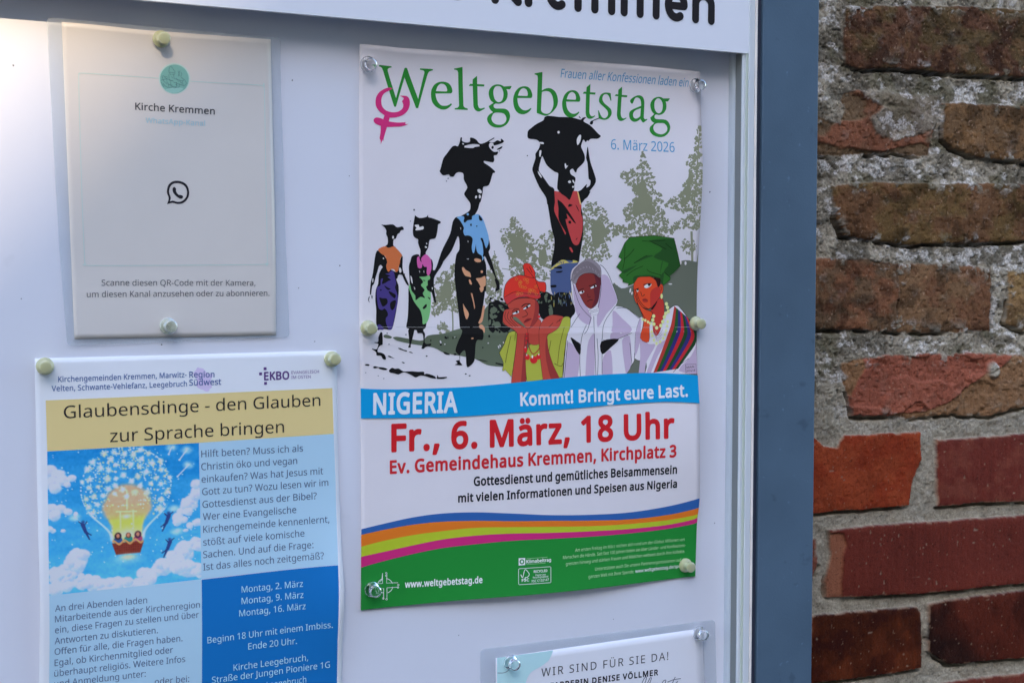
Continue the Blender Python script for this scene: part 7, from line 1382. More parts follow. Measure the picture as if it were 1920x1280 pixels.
    for s in ("1312,600 1350,560 1345,740 1320,850 1290,900 1288,740", "1345,735 1420,790 1480,800 1400,950 1385,1050* 1330,1050* 1345,900", "1500,800 1580,760 1500,900 1440,1050* 1400,1050*", "1800,900 1870,760* 1870,1060* 1690,1030"): P.blob(S, LI, "J", s, 6)
    L_ = openc("1650,450 1625,600 1600,680 1520,900 1462,1048", 3); R_ = openc("1790,570 1850,680 1858,760 1780,880 1685,1012", 3)
    cols = [(150, 50, 48), (30, 72, 40), (44, 40, 108), (160, 36, 48), (28, 60, 38), (44, 40, 108), (158, 38, 50), (28, 62, 40)]
    nst = len(L_)
    for k, c in enumerate(cols):
        a = [tuple(lerp(L_[i][j], R_[i][j], k / 8) for j in (0, 1)) for i in range(nst)]
        b_ = [tuple(lerp(L_[i][j], R_[i][j], (k + 1) / 8) for j in (0, 1)) for i in range(nst)]
        P.shape(S, c, [a + b_[::-1]], 7, "J")
    part(SK3D, "I", "570,1120 650,1010 730,1000 745,1200 720,1290 690,1420 640,1490 600,1430 590,1250", 8, 0.6)
    part(SK3, "I", "345,770 400,710 560,700 640,760 680,830 700,800 730,830 725,900 700,950 650,1020 570,1110 520,1130 400,1080 345,980", 9)
    P.blob(S, SK3D, "I", "565,900 640,840 690,850 700,940 650,1020 570,1108 560,1020", 10)
    P.blob(S, (40, 24, 26), "I", "610,712 690,725 692,800 662,842 640,770", 10)
    part(SK3, "J", "1285,310 1302,300 1318,390 1375,470 1450,505 1440,560 1425,640 1420,770 1345,735 1375,580 1325,440", 10)
    part((40, 92, 38), "I", "285,178 450,165 620,153 740,170 875,190 920,370 960,555 820,690* 825,740 735,815* 690,722 560,698 400,705 340,790 260,825* 270,790 190,770* 195,740 140,685* 185,640 108,568* 180,470 135,440* 220,250", 11, smooth=False)
    for s in ("550,230 700,200 875,190* 920,370 960,555* 820,690 740,630 800,520 600,440 720,330", "240,440 350,320 210,470", "340,530 480,430 600,420 470,470", "200,620 380,550 210,660", "360,690 560,680 700,720 560,700 400,705 340,790 330,720", "700,560 730,480 690,680 740,640 720,800 690,720"): P.blob(S, (30, 68, 32), "I", s, 12)
    for s in ("450,225 560,235 640,270 770,335", "210,470 290,400 345,330", "190,600 215,480 220,260", "240,690 330,620 460,560", "340,520 470,440 520,420", "740,640 800,690 830,715", "540,220 680,225 760,215", "760,260 850,330", "510,600 560,640 700,680"): ln("I", s, 0.9, 13, (22, 40, 24))
    P.blob(S, (210, 206, 214), "I", "475,835 510,805 575,795 560,830 510,855", 11); P.dots(S, LN, "I", [(545, 808, 20, 18)], 12)
    ln("I", "470,812 520,795 575,795", 1.5, 12); P.blob(S, (200, 196, 206), "I", "375,880 400,870 405,890 385,905", 11); P.dots(S, LN, "I", [(392, 876, 13, 10)], 12); ln("I", "365,870 405,855", 1.3, 12)
    ln("I", "430,900 450,960 480,945", 0.8, 12); ln("I", "470,950 485,940", 1.2, 12); P.blob(S, (150, 44, 40), "I", "455,1005 490,988 525,1012 520,1040 470,1040", 11); ln("I", "455,1012 490,1008 525,1020", 0.8, 12)
    ln("I", "690,840 715,850 700,890", 0.7, 12); P.blob(S, INK_BLACK, "I", "570,1125 650,1025 640,1060 590,1140", 12)
    ln("I", "385,920 410,1010 470,1090 530,1130", 0.8, 12); ln("J", "1340,480 1385,560", 0.7, 12)
    CR = (206, 196, 146)
    for q in ((1578, 430), (1588, 462), (1596, 498), (1572, 515), (1560, 548), (1545, 590), (1528, 625), (1490, 645), (1465, 612), (1455, 575), (1463, 540)): P.shape(S, CR, circ(q[0], q[1], 15, 17), 12, "J")
    for q in ((1590, 590), (1585, 630), (1575, 670), (1565, 705), (1550, 740), (1522, 770), (1490, 785), (1466, 755), (1452, 715), (1446, 680), (1365, 570), (1388, 578), (1412, 592), (1432, 604)): P.shape(S, CR, circ(q[0], q[1], 11, 14), 12, "J")
    P.shape(S, CR, circ(1535, 362, 11, 24), 12, "J")
    for s in ("1470,690 1500,740 1540,700", "1475,670 1505,715 1545,660", "1480,720 1500,760 1535,730"): ln("J", s, 0.6, 12, (140, 130, 160))
    P.line(S, LN, "J", "1750,975 1845,970 1850,1060 1755,1060 1750,975", 0.6, 8, smooth=False)
    P.text(S, "MAN", (1287, 690.5), (1301, 689), 4.0, LN, "r", 9); P.text(S, "2024", (1286, 697), (1303, 695.5), 3.8, LN, "r", 9)
    ln("J", "1640,1045 1700,980 1780,920", 0.7)

    # --- banner, event, rainbow, foot
    B = "blue_banner"
    P.shape(B, (8, 130, 200), [zm("P", openc("20,127 150,132 330,130 600,118 900,90 1200,62 1500,50 1760,64", 5) + openc("1760,202 1600,195 1500,197 1300,210 1100,228 800,250 500,270 250,275 20,277", 5))], 14)
    P.text("country_lettering", "NIGERIA", (699, 775.6), (857, 771.6), 37.5, (206, 220, 236), "b", 16)
    P.text("motto_lettering", "Kommt! Bringt eure Last.", (975, 760), (1289, 742.2), 23.2, (206, 220, 236), "b", 16)
    ER = (168, 28, 38)
    P.text("event_lettering", "Fr., 6. März, 18 Uhr", (733.5, 845.3), (1264.8, 819.3), 48.6, ER, "b", 3)
    P.text("event_lettering", "Ev. Gemeindehaus Kremmen, Kirchplatz 3", (730.8, 887.2), (1268, 855.6), 23.4, (166, 34, 44), "b", 3)
    P.text("event_lettering", "Gottesdienst und gemütliches Beisammensein", (888, 910), (1269, 887), 16.0, (30, 32, 40), "b", 3)
    P.text("event_lettering", "mit vielen Informationen und Speisen aus Nigeria", (858.8, 941), (1269, 913.2), 15.2, (30, 32, 40), "b", 3)
    curves = ["20,838 48,830 150,805 300,772 450,752 620,746 800,752 1000,760 1200,758 1400,745 1600,712 1760,670",
              "20,863 48,858 150,835 300,808 450,793 620,788 800,790 1000,788 1200,787 1400,780 1600,755 1760,718",
              "20,923 48,917 150,890 300,860 450,840 620,823 800,820 1000,818 1200,815 1400,803 1600,782 1760,750",
              "20,975 46,968 150,945 300,912 450,882 620,862 800,852 1000,848 1200,840 1400,828 1600,805 1760,768",
              "20,1030 44,1022 150,992 300,955 450,925 620,905 800,888 1000,878 1200,867 1400,850 1600,825 1760,792"]
    cols = [(38, 82, 156), (204, 102, 34), (146, 166, 44), (166, 36, 112)]
    for a, b_, c in zip(curves, curves[1:], cols):
        P.shape("rainbow_stripes", c, [zm("P", openc(a, 5) + openc(b_, 5)[::-1])], 3)
    GR = (26, 116, 50)
    P.shape("green_footer", GR, [zm("P", openc(curves[4], 5) + [(1760, 1400), (1300, 1400), (900, 1400), (500, 1400), (20, 1400)])], 3)
    FL = "footer_lettering"
    WT = (198, 216, 214)
    P.text("web_address", "www.weltgebetstag.de", (759, 1100.6), (904.4, 1091.6), 11.6, WT, "b", 5)
    for s, a, b_ in (("Am ersten Freitag im März reichen sich rund um den Globus Millionen von", (1078, 1033.7), (1283.2, 1013)),
                     ("Menschen die Hände. Seit fast 100 Jahren beten sie über Länder- und Konfessions-", (1055.3, 1047.4), (1285, 1024)),
                     ("grenzen hinweg und stärken Frauen und Mädchen weltweit durch ihre Kollekte.", (1060.8, 1059.3), (1283.6, 1035.4)),
                     ("Unterstützen auch Sie unsere Partnerorganisationen auf der", (1115.5, 1069), (1288, 1050.5)),
                     ("ganzen Welt mit Ihrer Spende:", (1103.4, 1083.2), (1188.7, 1073.4))):
        P.text(FL, s, a, b_, 6.0, (150, 190, 160), "r", 5, slant=0.1)
    P.text(FL, "www.weltgebetstag.de/spenden", (1191, 1073), (1291, 1061.5), 6.0, WT, "m", 5)
    M_ = "climate_label"
    q = lambda s: [zm("G", poly(s))]
    P.shape(M_, WT, q("908,133 944,131 944,170 908,173"), 5)
    P.shape(M_, GR, [zm("G", circ(926, 152, 13, 14))], 6); P.shape(M_, WT, [zm("G", circ(926, 152, 7, 8))], 7)
    P.text(M_, "Klimabeitrag", (986.6, 1055), (1033, 1051.4), 5.8, WT, "b", 5)
    P.line(M_, (120, 170, 135), "G", [(950, 136), (1065, 127)], 0.9, 5, smooth=False); P.line(M_, (120, 170, 135), "G", [(950, 167), (1055, 159)], 0.9, 5, smooth=False)
    M_ = "recycling_label"
    P.line(M_, WT, "G", "912,190 1080,179 1084,183 1084,262 1080,266 912,277 908,273 908,194 912,190", 0.9, 5, smooth=False)
    P.line(M_, WT, "G", "920,222 930,238 942,196 958,206 966,222 956,236 944,238 944,250", 1.3, 5)
    P.text(M_, "FSC", (978, 1089.6), (992, 1088.4), 5.0, WT, "b", 5)
    P.text(M_, "RECYCLED", (1000.5, 1073), (1026, 1071), 4.4, WT, "b", 5)
    P.text(M_, "Papier aus", (1004, 1079), (1023, 1077.4), 3.2, WT, "m", 5); P.text(M_, "Recyclingmaterial", (999, 1083.4), (1027.5, 1081.2), 3.2, WT, "m", 5)
    P.text(M_, "FSC C132147", (997, 1091), (1029, 1087.6), 4.4, WT, "m", 5)
    # ring cross emblem
    M_ = "ring_cross_emblem"
    for s in ("166,214 162,252 150,262", "166,214 166,270 118,272", "190,214 188,268 250,266", "172,296 172,356", "190,294 190,352", "190,294 252,290", "166,298 120,300"):
        P.line(M_, WT, "G", s, 1.0, 5, smooth=False)
    for a0, a1 in ((8, 80), (100, 170), (190, 262), (278, 350)):
        P.line(M_, WT, "G", [(180 + 42 * math.cos(R(a)), 283 + 40 * math.sin(R(a))) for a in range(a0, a1, 9)], 1.2, 5, smooth=False)
    for c in ((186, 214), (186, 228), (252, 278), (250, 292), (170, 352), (188, 356)):
        P.line(M_, WT, "G", circ(c[0], c[1], 4.5, 4.5, 9), 0.8, 5, smooth=False, closed=True)
    # the worn fold
    fold = [(x, 613.2 + 0.35 * math.sin(x / 31.0)) for x in range(676, 1306, 6)]
    for i in range(0, len(fold) - 2, 1):
        if rnd.random() < 0.93:
            P.line("fold_wear", (150, 156, 172), "p", fold[i:i + 2], 0.35 + 0.2 * rnd.random(), 15, smooth=False)
    P.build()
    return P
POSTER = poster()

# ------------------------------------------------------------------ the blue and yellow flyer
def coons(PL, PR, PT, PB):
    def g(u, v):
        l0, l1 = PL(0.0), PL(1.0); r0, r1 = PR(0.0), PR(1.0)
        L, Rr, T, B = PL(v), PR(v), PT(u), PB(u)
        return tuple((1 - v) * T[k] + v * B[k] + (1 - u) * L[k] + u * Rr[k]
                     - ((1 - u) * (1 - v) * l0[k] + u * (1 - v) * r0[k] + (1 - u) * v * l1[k] + u * v * r1[k]) for k in (0, 1))
    return g
def straight(a, b):
    return lambda t: (lerp(a[0], b[0], t), lerp(a[1], b[1], t))
def flyer():
    t = thing("flyer", "white sheet with yellow heading band, balloon picture and blue text boxes", "flyer")
    pl = pw([(672, 65), (750, 66.5), (850, 68.5), (950, 70.5), (1050, 73), (1120, 75), (1200, 74.2), (1280, 73.3), (1440, 71)])
    pr = pw([(657, 631), (760, 632.5), (860, 634), (960, 637.5), (1050, 642), (1100, 645.4), (1132, 645.6), (1170, 643.7), (1207, 642.4), (1280, 640.6), (1420, 638)])
    PLf = lambda v: (pl(lerp(672, 1440, v)), lerp(672, 1440, v))
    PRf = lambda v: (pr(lerp(657, 1392, v)), lerp(657, 1392, v))
    edge = coons(PLf, PRf, straight((65, 672), (631, 657)), straight((71, 1440), (638, 1392)))
    xl0, yt0 = at(66, 672); xr0, yt1 = at(634, 657)
    yc = at(640, 1118)[1]; ycl = at(75, 1125)[1]
    def h(x, y):
        v = 1.2 + 9.0 * math.exp(-max(xr0 - x, -4) / 30) * gauss(y, yc, 48) + 5.0 * math.exp(-max(x - xl0, -4) / 26) * gauss(y, ycl, 60)
        v += 3.0 * gauss(x, (xl0 + xr0) / 2, 60) * gauss(y, yc - 10, 80)
        v += 0.3 * math.sin(x / 19 + y / 37) + 0.25 * math.sin(y / 31 - x / 53)
        return v
    P = Paper(t, h, 4.0)
    P.sheet("sheet", noise_tint(mat("flyer_paper", C(187, 199, 240), 0.55, 0.2), 50, 0.01), edge, 52, 72)
    NV = (64, 92, 150)
    HD = "heading_lettering"
    P.blob("parish_lettering", (172, 168, 216), "S", "975,180 1000,160 1030,165 1050,190 1085,200 1070,240 1080,275 1040,290 1010,285 985,265 990,230 970,205", 1)
    for s in ("1040,270 1065,285 1055,300 1030,292", "985,170 995,155 1010,165"): P.blob("parish_lettering", (172, 168, 216), "S", s, 1)
    P.text("parish_lettering", "Kirchengemeinden Kremmen, Marwitz-", (109, 716), (350, 706.8), 10.2, NV, "m", 3)
    P.text("parish_lettering", "Velten, Schwante-Vehlefanz, Leegebruch", (96.9, 733.3), (350.6, 723.8), 10.2, NV, "m", 3)
    P.text("parish_lettering", "Region", (354.7, 707.5), (402, 706.8), 11.0, (58, 82, 144), "m", 3)
    P.text("parish_lettering", "Südwest", (354.7, 722.5), (414.7, 720.8), 11.2, (58, 82, 144), "m", 3)
    PU = (76, 56, 118)
    EM = "church_emblem"
    P.text(EM, "EKBO", (495, 712.3), (542.3, 710.5), 14.6, PU, "b", 3)
    for x, y in ((1398, 163), (1371, 194), (1401, 251)):
        P.shape(EM, PU, [(x - 8.5, y - 8.5), (x + 8.5, y - 8.8), (x + 8.5, y + 8.2), (x - 8.5, y + 8.5)], 3, "S")
    P.text(EM, "EVANGELISCH", (546.3, 701), (598, 699), 5.6, (120, 112, 160), "m", 3); P.text(EM, "IM OSTEN", (546.3, 710), (582.5, 708.6), 5.6, (120, 112, 160), "m", 3)
    # fields
    YL, LB, DB = (184, 174, 134), (142, 178, 216), (16, 96, 176)
    P.shape("yellow_band", YL, [(85.6, 750.3), (623, 727.2), (625.6, 812.8), (372.8, 829.6), (88.4, 845.6)], 1)
    P.shape("right_text_box", LB, [(372.8, 830), (625.6, 813.2), (629, 900), (632, 1000), (633.8, 1058.5), (377.8, 1085)], 1)
    P.shape("left_text_box", LB, [(92.4, 1116.2), (377.8, 1085.6), (378.4, 1420), (90.5, 1430), (92, 1280), (93, 1200)], 1)
    P.shape("date_box", DB, [(378, 1085.8), (633.8, 1059), (635.3, 1120), (634.5, 1160), (633, 1200), (632.2, 1260), (631, 1380), (379, 1405), (378.5, 1280)], 1)
    BK = (38, 36, 42)
    P.text(HD, "Glaubensdinge - den Glauben", (120, 784), (600.6, 760.4), 23.4, BK, "r", 4)
    P.text(HD, "zur Sprache bringen", (206.5, 828.6), (532.5, 810.4), 23.4, BK, "r", 4)
    TX = (62, 82, 122)
    for s, a, b_ in (("Hilft beten? Muss ich als", (377.4, 857), (568, 845.9)), ("Christin öko und vegan", (377.4, 881), (557, 869.2)),
                     ("einkaufen? Was hat Jesus mit", (378, 904.5), (605.7, 888.3)), ("Gott zu tun? Wozu lesen wir im", (379, 927.8), (615.4, 909.9)),
                     ("Gottesdienst aus der Bibel?", (379.6, 951.6), (593.8, 935)), ("Wer eine Evangelische", (380.3, 974.6), (555.4, 960.9)),
                     ("Kirchengemeinde kennenlernt,", (381, 998.3), (617.5, 978.9)), ("st" + chr(246) + chr(223) + "t auf viele komische", (381, 1022.4), (570.8, 1005)),
                     ("Sachen. Und auf die Frage:", (381, 1045.6), (587.6, 1026.6)),
                     (chr(73) + "st das alles noch zeitgem" + chr(228) + chr(223) + "?", (381, 1068.7), (607.5, 1047.2))):
        P.text("question_lettering", s, a, b_, 13.0, TX, "r", 4)
    for s, a, b_ in (("An drei Abenden laden", (103.2, 1146), (275.7, 1129.8)), ("Mitarbeitende aus der Kirchenregion", (103.2, 1166), (374.6, 1138)),
                     ("ein, diese Fragen zu stellen und über", (103.2, 1186.6), (372.8, 1156.8)), ("Antworten zu diskutieren.", (102.4, 1207), (295.8, 1186)),
                     ("Offen für alle, die Fragen haben.", (102.4, 1227), (342, 1201)), ("Egal, ob Kirchenmitglied oder", (102.4, 1247.8), (324.2, 1222.6)),
                     ("überhaupt religiös. Weitere Infos", (101.7, 1267.5), (347.2, 1239.8)), ("und Anmeldung unter:", (101.7, 1287.3), (273, 1267.5)),
                     ("oder bei:", (290, 1283), (354.5, 1277))):
        P.text("invitation_lettering", s, a, b_, 12.0, (68, 88, 130), "r", 4)
    LT = (146, 190, 240)
    for s, a, b_ in (("Montag, 2. März", (453, 1110.4), (568, 1099)), ("Montag, 9. März", (453, 1132), (569, 1119.8)), ("Montag, 16. März", (448.6, 1155), (573, 1141)),
                     ("Beginn 18 Uhr mit einem Imbiss.", (389, 1205.3), (623.6, 1175.9)), ("Ende 20 Uhr.", (465.5, 1217), (556.4, 1206)),
                     ("Kirche Leegebruch,", (437.8, 1256.7), (577.6, 1237)), ("Straße der Jungen Pioniere 1G", (397.2, 1280), (618.3, 1250.3)), ("Leegebruch", (500, 1289.5), (574, 1278.3))):
        P.text("date_lettering", s, a, b_, 12.0, LT, "r", 4)
    P.build()
    # the balloon picture: a painted print, its colours worked out point by point
    N = 210
    u, v = np.meshgrid(np.linspace(0, 1, N), np.linspace(0, 1, N))
    rs = np.random.RandomState(4)
    def col(r, g, b): return np.array([r, g, b], float)
    base = col(22, 122, 202)[None, None] * (1 - v[..., None]) + col(72, 166, 226)[None, None] * v[..., None]
    base = base + (fbm(u * 5, v * 14, 300) - 0.5)[..., None] * col(36, 28, 16)
    img = base
    def over(m, c):
        nonlocal img
        img = img * (1 - m[..., None]) + np.asarray(c) * m[..., None]
    # clouds: heaps of puffs
    def heap(pts, seed):
        m = np.zeros_like(u); sh = np.zeros_like(u)
        wu = u + 0.018 * (fbm(u * 26, v * 26, seed) - 0.5); wv = v + 0.018 * (fbm(u * 26, v * 26, seed + 1) - 0.5)
        for x, y, r in pts:
            d = np.hypot(wu - x, (wv - y) * 1.15) / r
            k = 1 - sstep(0.72, 1.0, d)
            m = np.maximum(m, k)
            sh = np.where(k > 0.02, (0.5 + 0.5 * np.clip(-(wv - y) / r * 0.8 - (wu - x) / r * 0.3, -1, 1)) * k + sh * (1 - k), sh)
        lo, mid, hi = col(116, 168, 228), col(190, 192, 228), col(224, 220, 226)
        c = np.where(sh[..., None] < 0.5, lo + (mid - lo) * (sh[..., None] * 2), mid + (hi - mid) * (sh[..., None] * 2 - 1))
        over(m * 0.92, c)
    def rp(n, fx, fy, r0, r1):
        return [(fx(t) + rs.uniform(-.03, .03), fy(t) + rs.uniform(-.02, .05), rs.uniform(r0, r1)) for t in rs.uniform(0, 1, n)]
    heap([(0.02, 0.14, .06), (0.07, 0.17, .055), (0.02, 0.22, .06), (0.10, 0.21, .05), (0.16, 0.20, .035), (0.05, 0.26, .05), (0.13, 0.24, .03)], 310)
    heap([(0.02, 0.40, .05), (0.08, 0.41, .045), (0.13, 0.43, .035), (0.18, 0.45, .02), (0.04, 0.45, .05)], 312)
    heap([(0.03, 0.55, .025), (0.10, 0.56, .02), (0.01, 0.54, .03)], 313)
    heap(rp(16, lambda t: 0.97 - 0.10 * t, lambda t: 0.34 + 0.18 * t, .03, .055) + [(0.98, 0.30, .05), (0.92, 0.50, .04)], 314)
    heap([(0.93, 0.60, .03), (0.98, 0.58, .04), (0.90, 0.63, .02)], 315)
    heap(rp(40, lambda t: 0.20 * (1 - t) + 0.02 * t + 0.22 * t * (1 - t), lambda t: 0.68 + 0.2 * t, .035, .06) + rp(22, lambda t: 0.05 + 0.38 * t, lambda t: 0.84 + 0.12 * t, .03, .055), 316)
    heap(rp(44, lambda t: 0.99 - 0.36 * t, lambda t: 0.70 + 0.24 * t, .035, .06) + rp(18, lambda t: 0.80 + 0.2 * t, lambda t: 0.86 + 0.06 * t, .03, .06), 318)
    heap(rp(40, lambda t: t * 0.62, lambda t: 0.94 + 0.04 * t, .03, .055), 320)
    # bulb: glass tint, glow, neck
    bx, by, br = 0.515, 0.285, 0.295
    dist = np.hypot(u - bx, (v - by) * 1.05)
    over((1 - sstep(br - .01, br + .01, dist)) * 0.12, col(130, 190, 236))
    wn_ = u + 0.03 * (fbm(u * 22, v * 22, 330) - 0.5); wv_ = v + 0.03 * (fbm(u * 22, v * 22, 331) - 0.5)
    half = 0.105 + 0.07 * (1 - sstep(0.38, 0.62, v))
    neck = (1 - sstep(0.75, 1.0, np.abs(wn_ - 0.52) / half)) * sstep(0.38, 0.46, wv_) * (1 - sstep(0.66, 0.69, v))
    over(neck * 0.95, col(206, 178, 116)); over(neck * sstep(0.44, 0.52, v) * 0.85, col(206, 198, 84))
    dome = 1 - sstep(0.8, 1.05, np.hypot((wn_ - 0.52) / 0.170, (wv_ - 0.42) / 0.165)); over(dome * (1 - sstep(0.46, 0.54, v)) * 0.85, col(206, 160, 122))
    ed = np.abs(np.abs(u - 0.52) - (0.105 + 0.165 * (1 - sstep(0.40, 0.64, v)))); over((1 - sstep(0.004, 0.014, ed)) * sstep(0.40, 0.48, v) * (1 - sstep(0.64, 0.68, v)) * 0.6, col(218, 226, 226))
    over(np.exp(-((u - .52) / .09) ** 2 - ((v - .62) / .045) ** 2) * 0.9, col(226, 226, 190))
    for (a, b_, c, d) in ((.45, .455, .58, .463), (.475, .46, .475, .57), (.56, .455, .56, .57), (.52, .31, .52, .44)):
        ex, ey = c - a, d - b_; tt = np.clip(((u - a) * ex + (v - b_) * ey) / (ex * ex + ey * ey), 0, 1)
        over((1 - sstep(.002, .009, np.hypot(u - a - tt * ex, v - b_ - tt * ey))) * 0.7, col(230, 226, 170))
    over(np.exp(-((u - .515) / .028) ** 2 - ((v - .495) / .014) ** 2), col(240, 236, 206))
    # lights: scattered sparks, larger ones with ragged heads inside the bulb
    def spark(x, y, r, c, ragged=False):
        d = np.hypot(u - x, v - y)
        if ragged: d = d * (0.75 + 0.7 * vnoise((np.arctan2(v - y, u - x) + 4) * 2.4, np.full_like(u, x * 97), 7))
        over(np.clip(1.15 - d / r, 0, 1) ** 0.8 * 0.95, c)
    for _ in range(150): spark(rs.uniform(0, 1), rs.uniform(0, .86), rs.uniform(.003, .007), col(206, 226, 226))
    k = 0
    pts = []
    while k < 58:
        a, q = rs.uniform(0, 2 * math.pi), br * math.sqrt(rs.uniform(0, 1))
        x, y = bx + q * math.cos(a), by + q * math.sin(a) / 1.05
        if y > .36 and abs(x - .52) < .19: continue
        if any(math.hypot(x - s, y - w) < 0.050 for s, w in pts): 
            k += 0.02; continue
        pts.append((x, y)); k += 1
        big = True
        spark(x, y, rs.uniform(.019, .029) if big else rs.uniform(.009, .015), [col(228, 234, 240), col(222, 232, 240), col(230, 226, 196)][rs.randint(3)], big)
    for _ in range(520):
        a, q = rs.uniform(0, 2 * math.pi), br * math.sqrt(rs.uniform(0.2, 1))
        x, y = bx + q * math.cos(a), by + q * math.sin(a) / 1.05
        if y > .42 and abs(x - .52) < .17: continue
        spark(x, y, rs.uniform(.003, .008), [col(220, 230, 232), col(224, 216, 150)][rs.randint(2)])
    for _ in range(110):
        a = rs.uniform(-1.25 * math.pi, .25 * math.pi); spark(bx + (br + .002) * math.cos(a), by + (br + .002) * math.sin(a) / 1.05, rs.uniform(.003, .007), col(200, 226, 236))
    # dandelion parachutes
    for x, y, tx, ty in ((.92, .045, .87, .115), (.93, .155, .855, .235), (.82, .02, .80, .07)):
        over(np.clip(1.2 - np.hypot((u - x) / .042, (v - y) / .032), 0, 1) * (0.45 + 0.55 * vnoise(u * 60, v * 60, 9)), col(190, 218, 240))
        ex, ey = tx - x, ty - y; tt = np.clip(((u - x) * ex + (v - y) * ey) / (ex * ex + ey * ey), 0, 1); over((1 - sstep(.001, .006, np.hypot(u - x - tt * ex, v - y - tt * ey))) * .85, col(206, 224, 240)); spark(tx, ty, .008, col(220, 228, 236))
    for x, y in ((.175, .475), (.83, .465), (.845, .635)):
        over(np.clip(1.2 - np.hypot((u - x) / .046, (v - y) / .028), 0, 1) * (0.5 + 0.5 * vnoise(u * 50, v * 50, 10)), col(198, 220, 224))
    # three small flying figures
    def seg(a, b_, r0, r1, c):
        ex, ey = b_[0] - a[0], b_[1] - a[1]; tt = np.clip(((u - a[0]) * ex + (v - a[1]) * ey) / (ex * ex + ey * ey), 0, 1)
        over(1 - sstep(0.75, 1.15, np.hypot(u - a[0] - tt * ex, v - a[1] - tt * ey) / (r0 + (r1 - r0) * tt)), c)
    nb = col(38, 56, 122)
    for x, y, s in ((.235, .56, 1), (.785, .545, -1), (.79, .735, -1)):
        seg((x - .008 * s, y - .03), (x + .01 * s, y + .02), .014, .011, nb); seg((x + .01 * s, y + .02), (x + .035 * s, y + .075), .008, .005, nb); seg((x + .01 * s, y + .02), (x + .045 * s, y + .045), .007, .004, nb)
        seg((x - .006 * s, y - .03), (x - .035 * s, y - .055), .006, .004, nb); seg((x, y - .025), (x + .02 * s, y - .05), .005, .004, nb); spark(x - .006 * s, y - .05, .013, nb)
    # basket with three readers
    for x, hair, dress, hr in ((.457, col(58, 40, 52), col(36, 82, 146), .024), (.525, col(98, 60, 52), col(34, 118, 122), .018), (.588, col(70, 38, 66), col(156, 62, 112), .024)):
        over(1 - sstep(.85, 1.1, np.hypot((u - x) / .030, (v - .660) / .028)), dress)
        over(1 - sstep(.85, 1.1, np.hypot((u - x) / hr, (v - .630) / (hr * 1.15))), hair); over(1 - sstep(.8, 1.1, np.hypot((u - x) / .011, (v - .628) / .015)), col(176, 122, 104))
    bm = sstep(.675, .682, v) * (1 - sstep(.757, .765, v)) * (1 - sstep(.0, .008, np.abs(u - .522) - (.102 - .30 * (v - .675))))
    over(bm, col(118, 48, 40)); over(bm * (0.5 + 0.5 * np.sin(u * 420)) * (0.5 + .5 * np.sin(v * 380)) * 0.5, col(70, 26, 26))
    over((1 - sstep(.004, .012, np.abs(v - .676 + .012 * np.cos(u * 88)))) * (1 - sstep(.1, .105, np.abs(u - .522))), col(190, 140, 96))
    over(np.exp(-((u - .52) / .05) ** 2 - ((v - .785) / .02) ** 2) * .9, col(214, 206, 140))
    over(np.exp(-((u - .52) / .09) ** 2 - ((v - .80) / .035) ** 2) * .35, col(180, 220, 230))
    img = img + (fbm(u * 60, v * 60, 350, 2) - 0.5)[..., None] * 16
    c = np.clip(img, 0, 255) / 255.0
    lin = np.where(c <= 0.04045, c / 12.92, ((c + 0.055) / 1.055) ** 2.4) / np.array(LIGHT)
    q = [(88.4, 846), (372.8, 830), (92.4, 1115.8), (377.8, 1085.2)]
    V = []
    for j in range(N):
        for i in range(N):
            a, b_ = i / (N - 1), j / (N - 1)
            x, y = P.on(*[(1 - b_) * ((1 - a) * q[0][k] + a * q[1][k]) + b_ * ((1 - a) * q[2][k] + a * q[3][k]) for k in (0, 1)])
            V.append(W(x, y, h(x, y) + 0.09))
    F = [(j * N + i, (j + 1) * N + i, (j + 1) * N + i + 1, j * N + i + 1) for j in range(N - 1) for i in range(N - 1)]
    m = mat("painted_print", (0.5, 0.5, 0.5), 0.5, 0.3)
    an = m.node_tree.nodes.new("ShaderNodeAttribute"); an.attribute_name = "print_color"
    m.node_tree.links.new(an.outputs["Color"], m.node_tree.nodes["Principled BSDF"].inputs["Base Color"])
    o = mesh_ob("balloon_picture", V, F, m, t, smooth=True)
    ca = o.data.color_attributes.new("print_color", 'FLOAT_COLOR', 'POINT')
    arr = np.ones((N * N, 4), np.float32); arr[:, :3] = np.clip(lin.reshape(-1, 3), 0.004, 0.88); ca.data.foreach_set("color", arr.ravel())
    return P
FLYER = flyer()

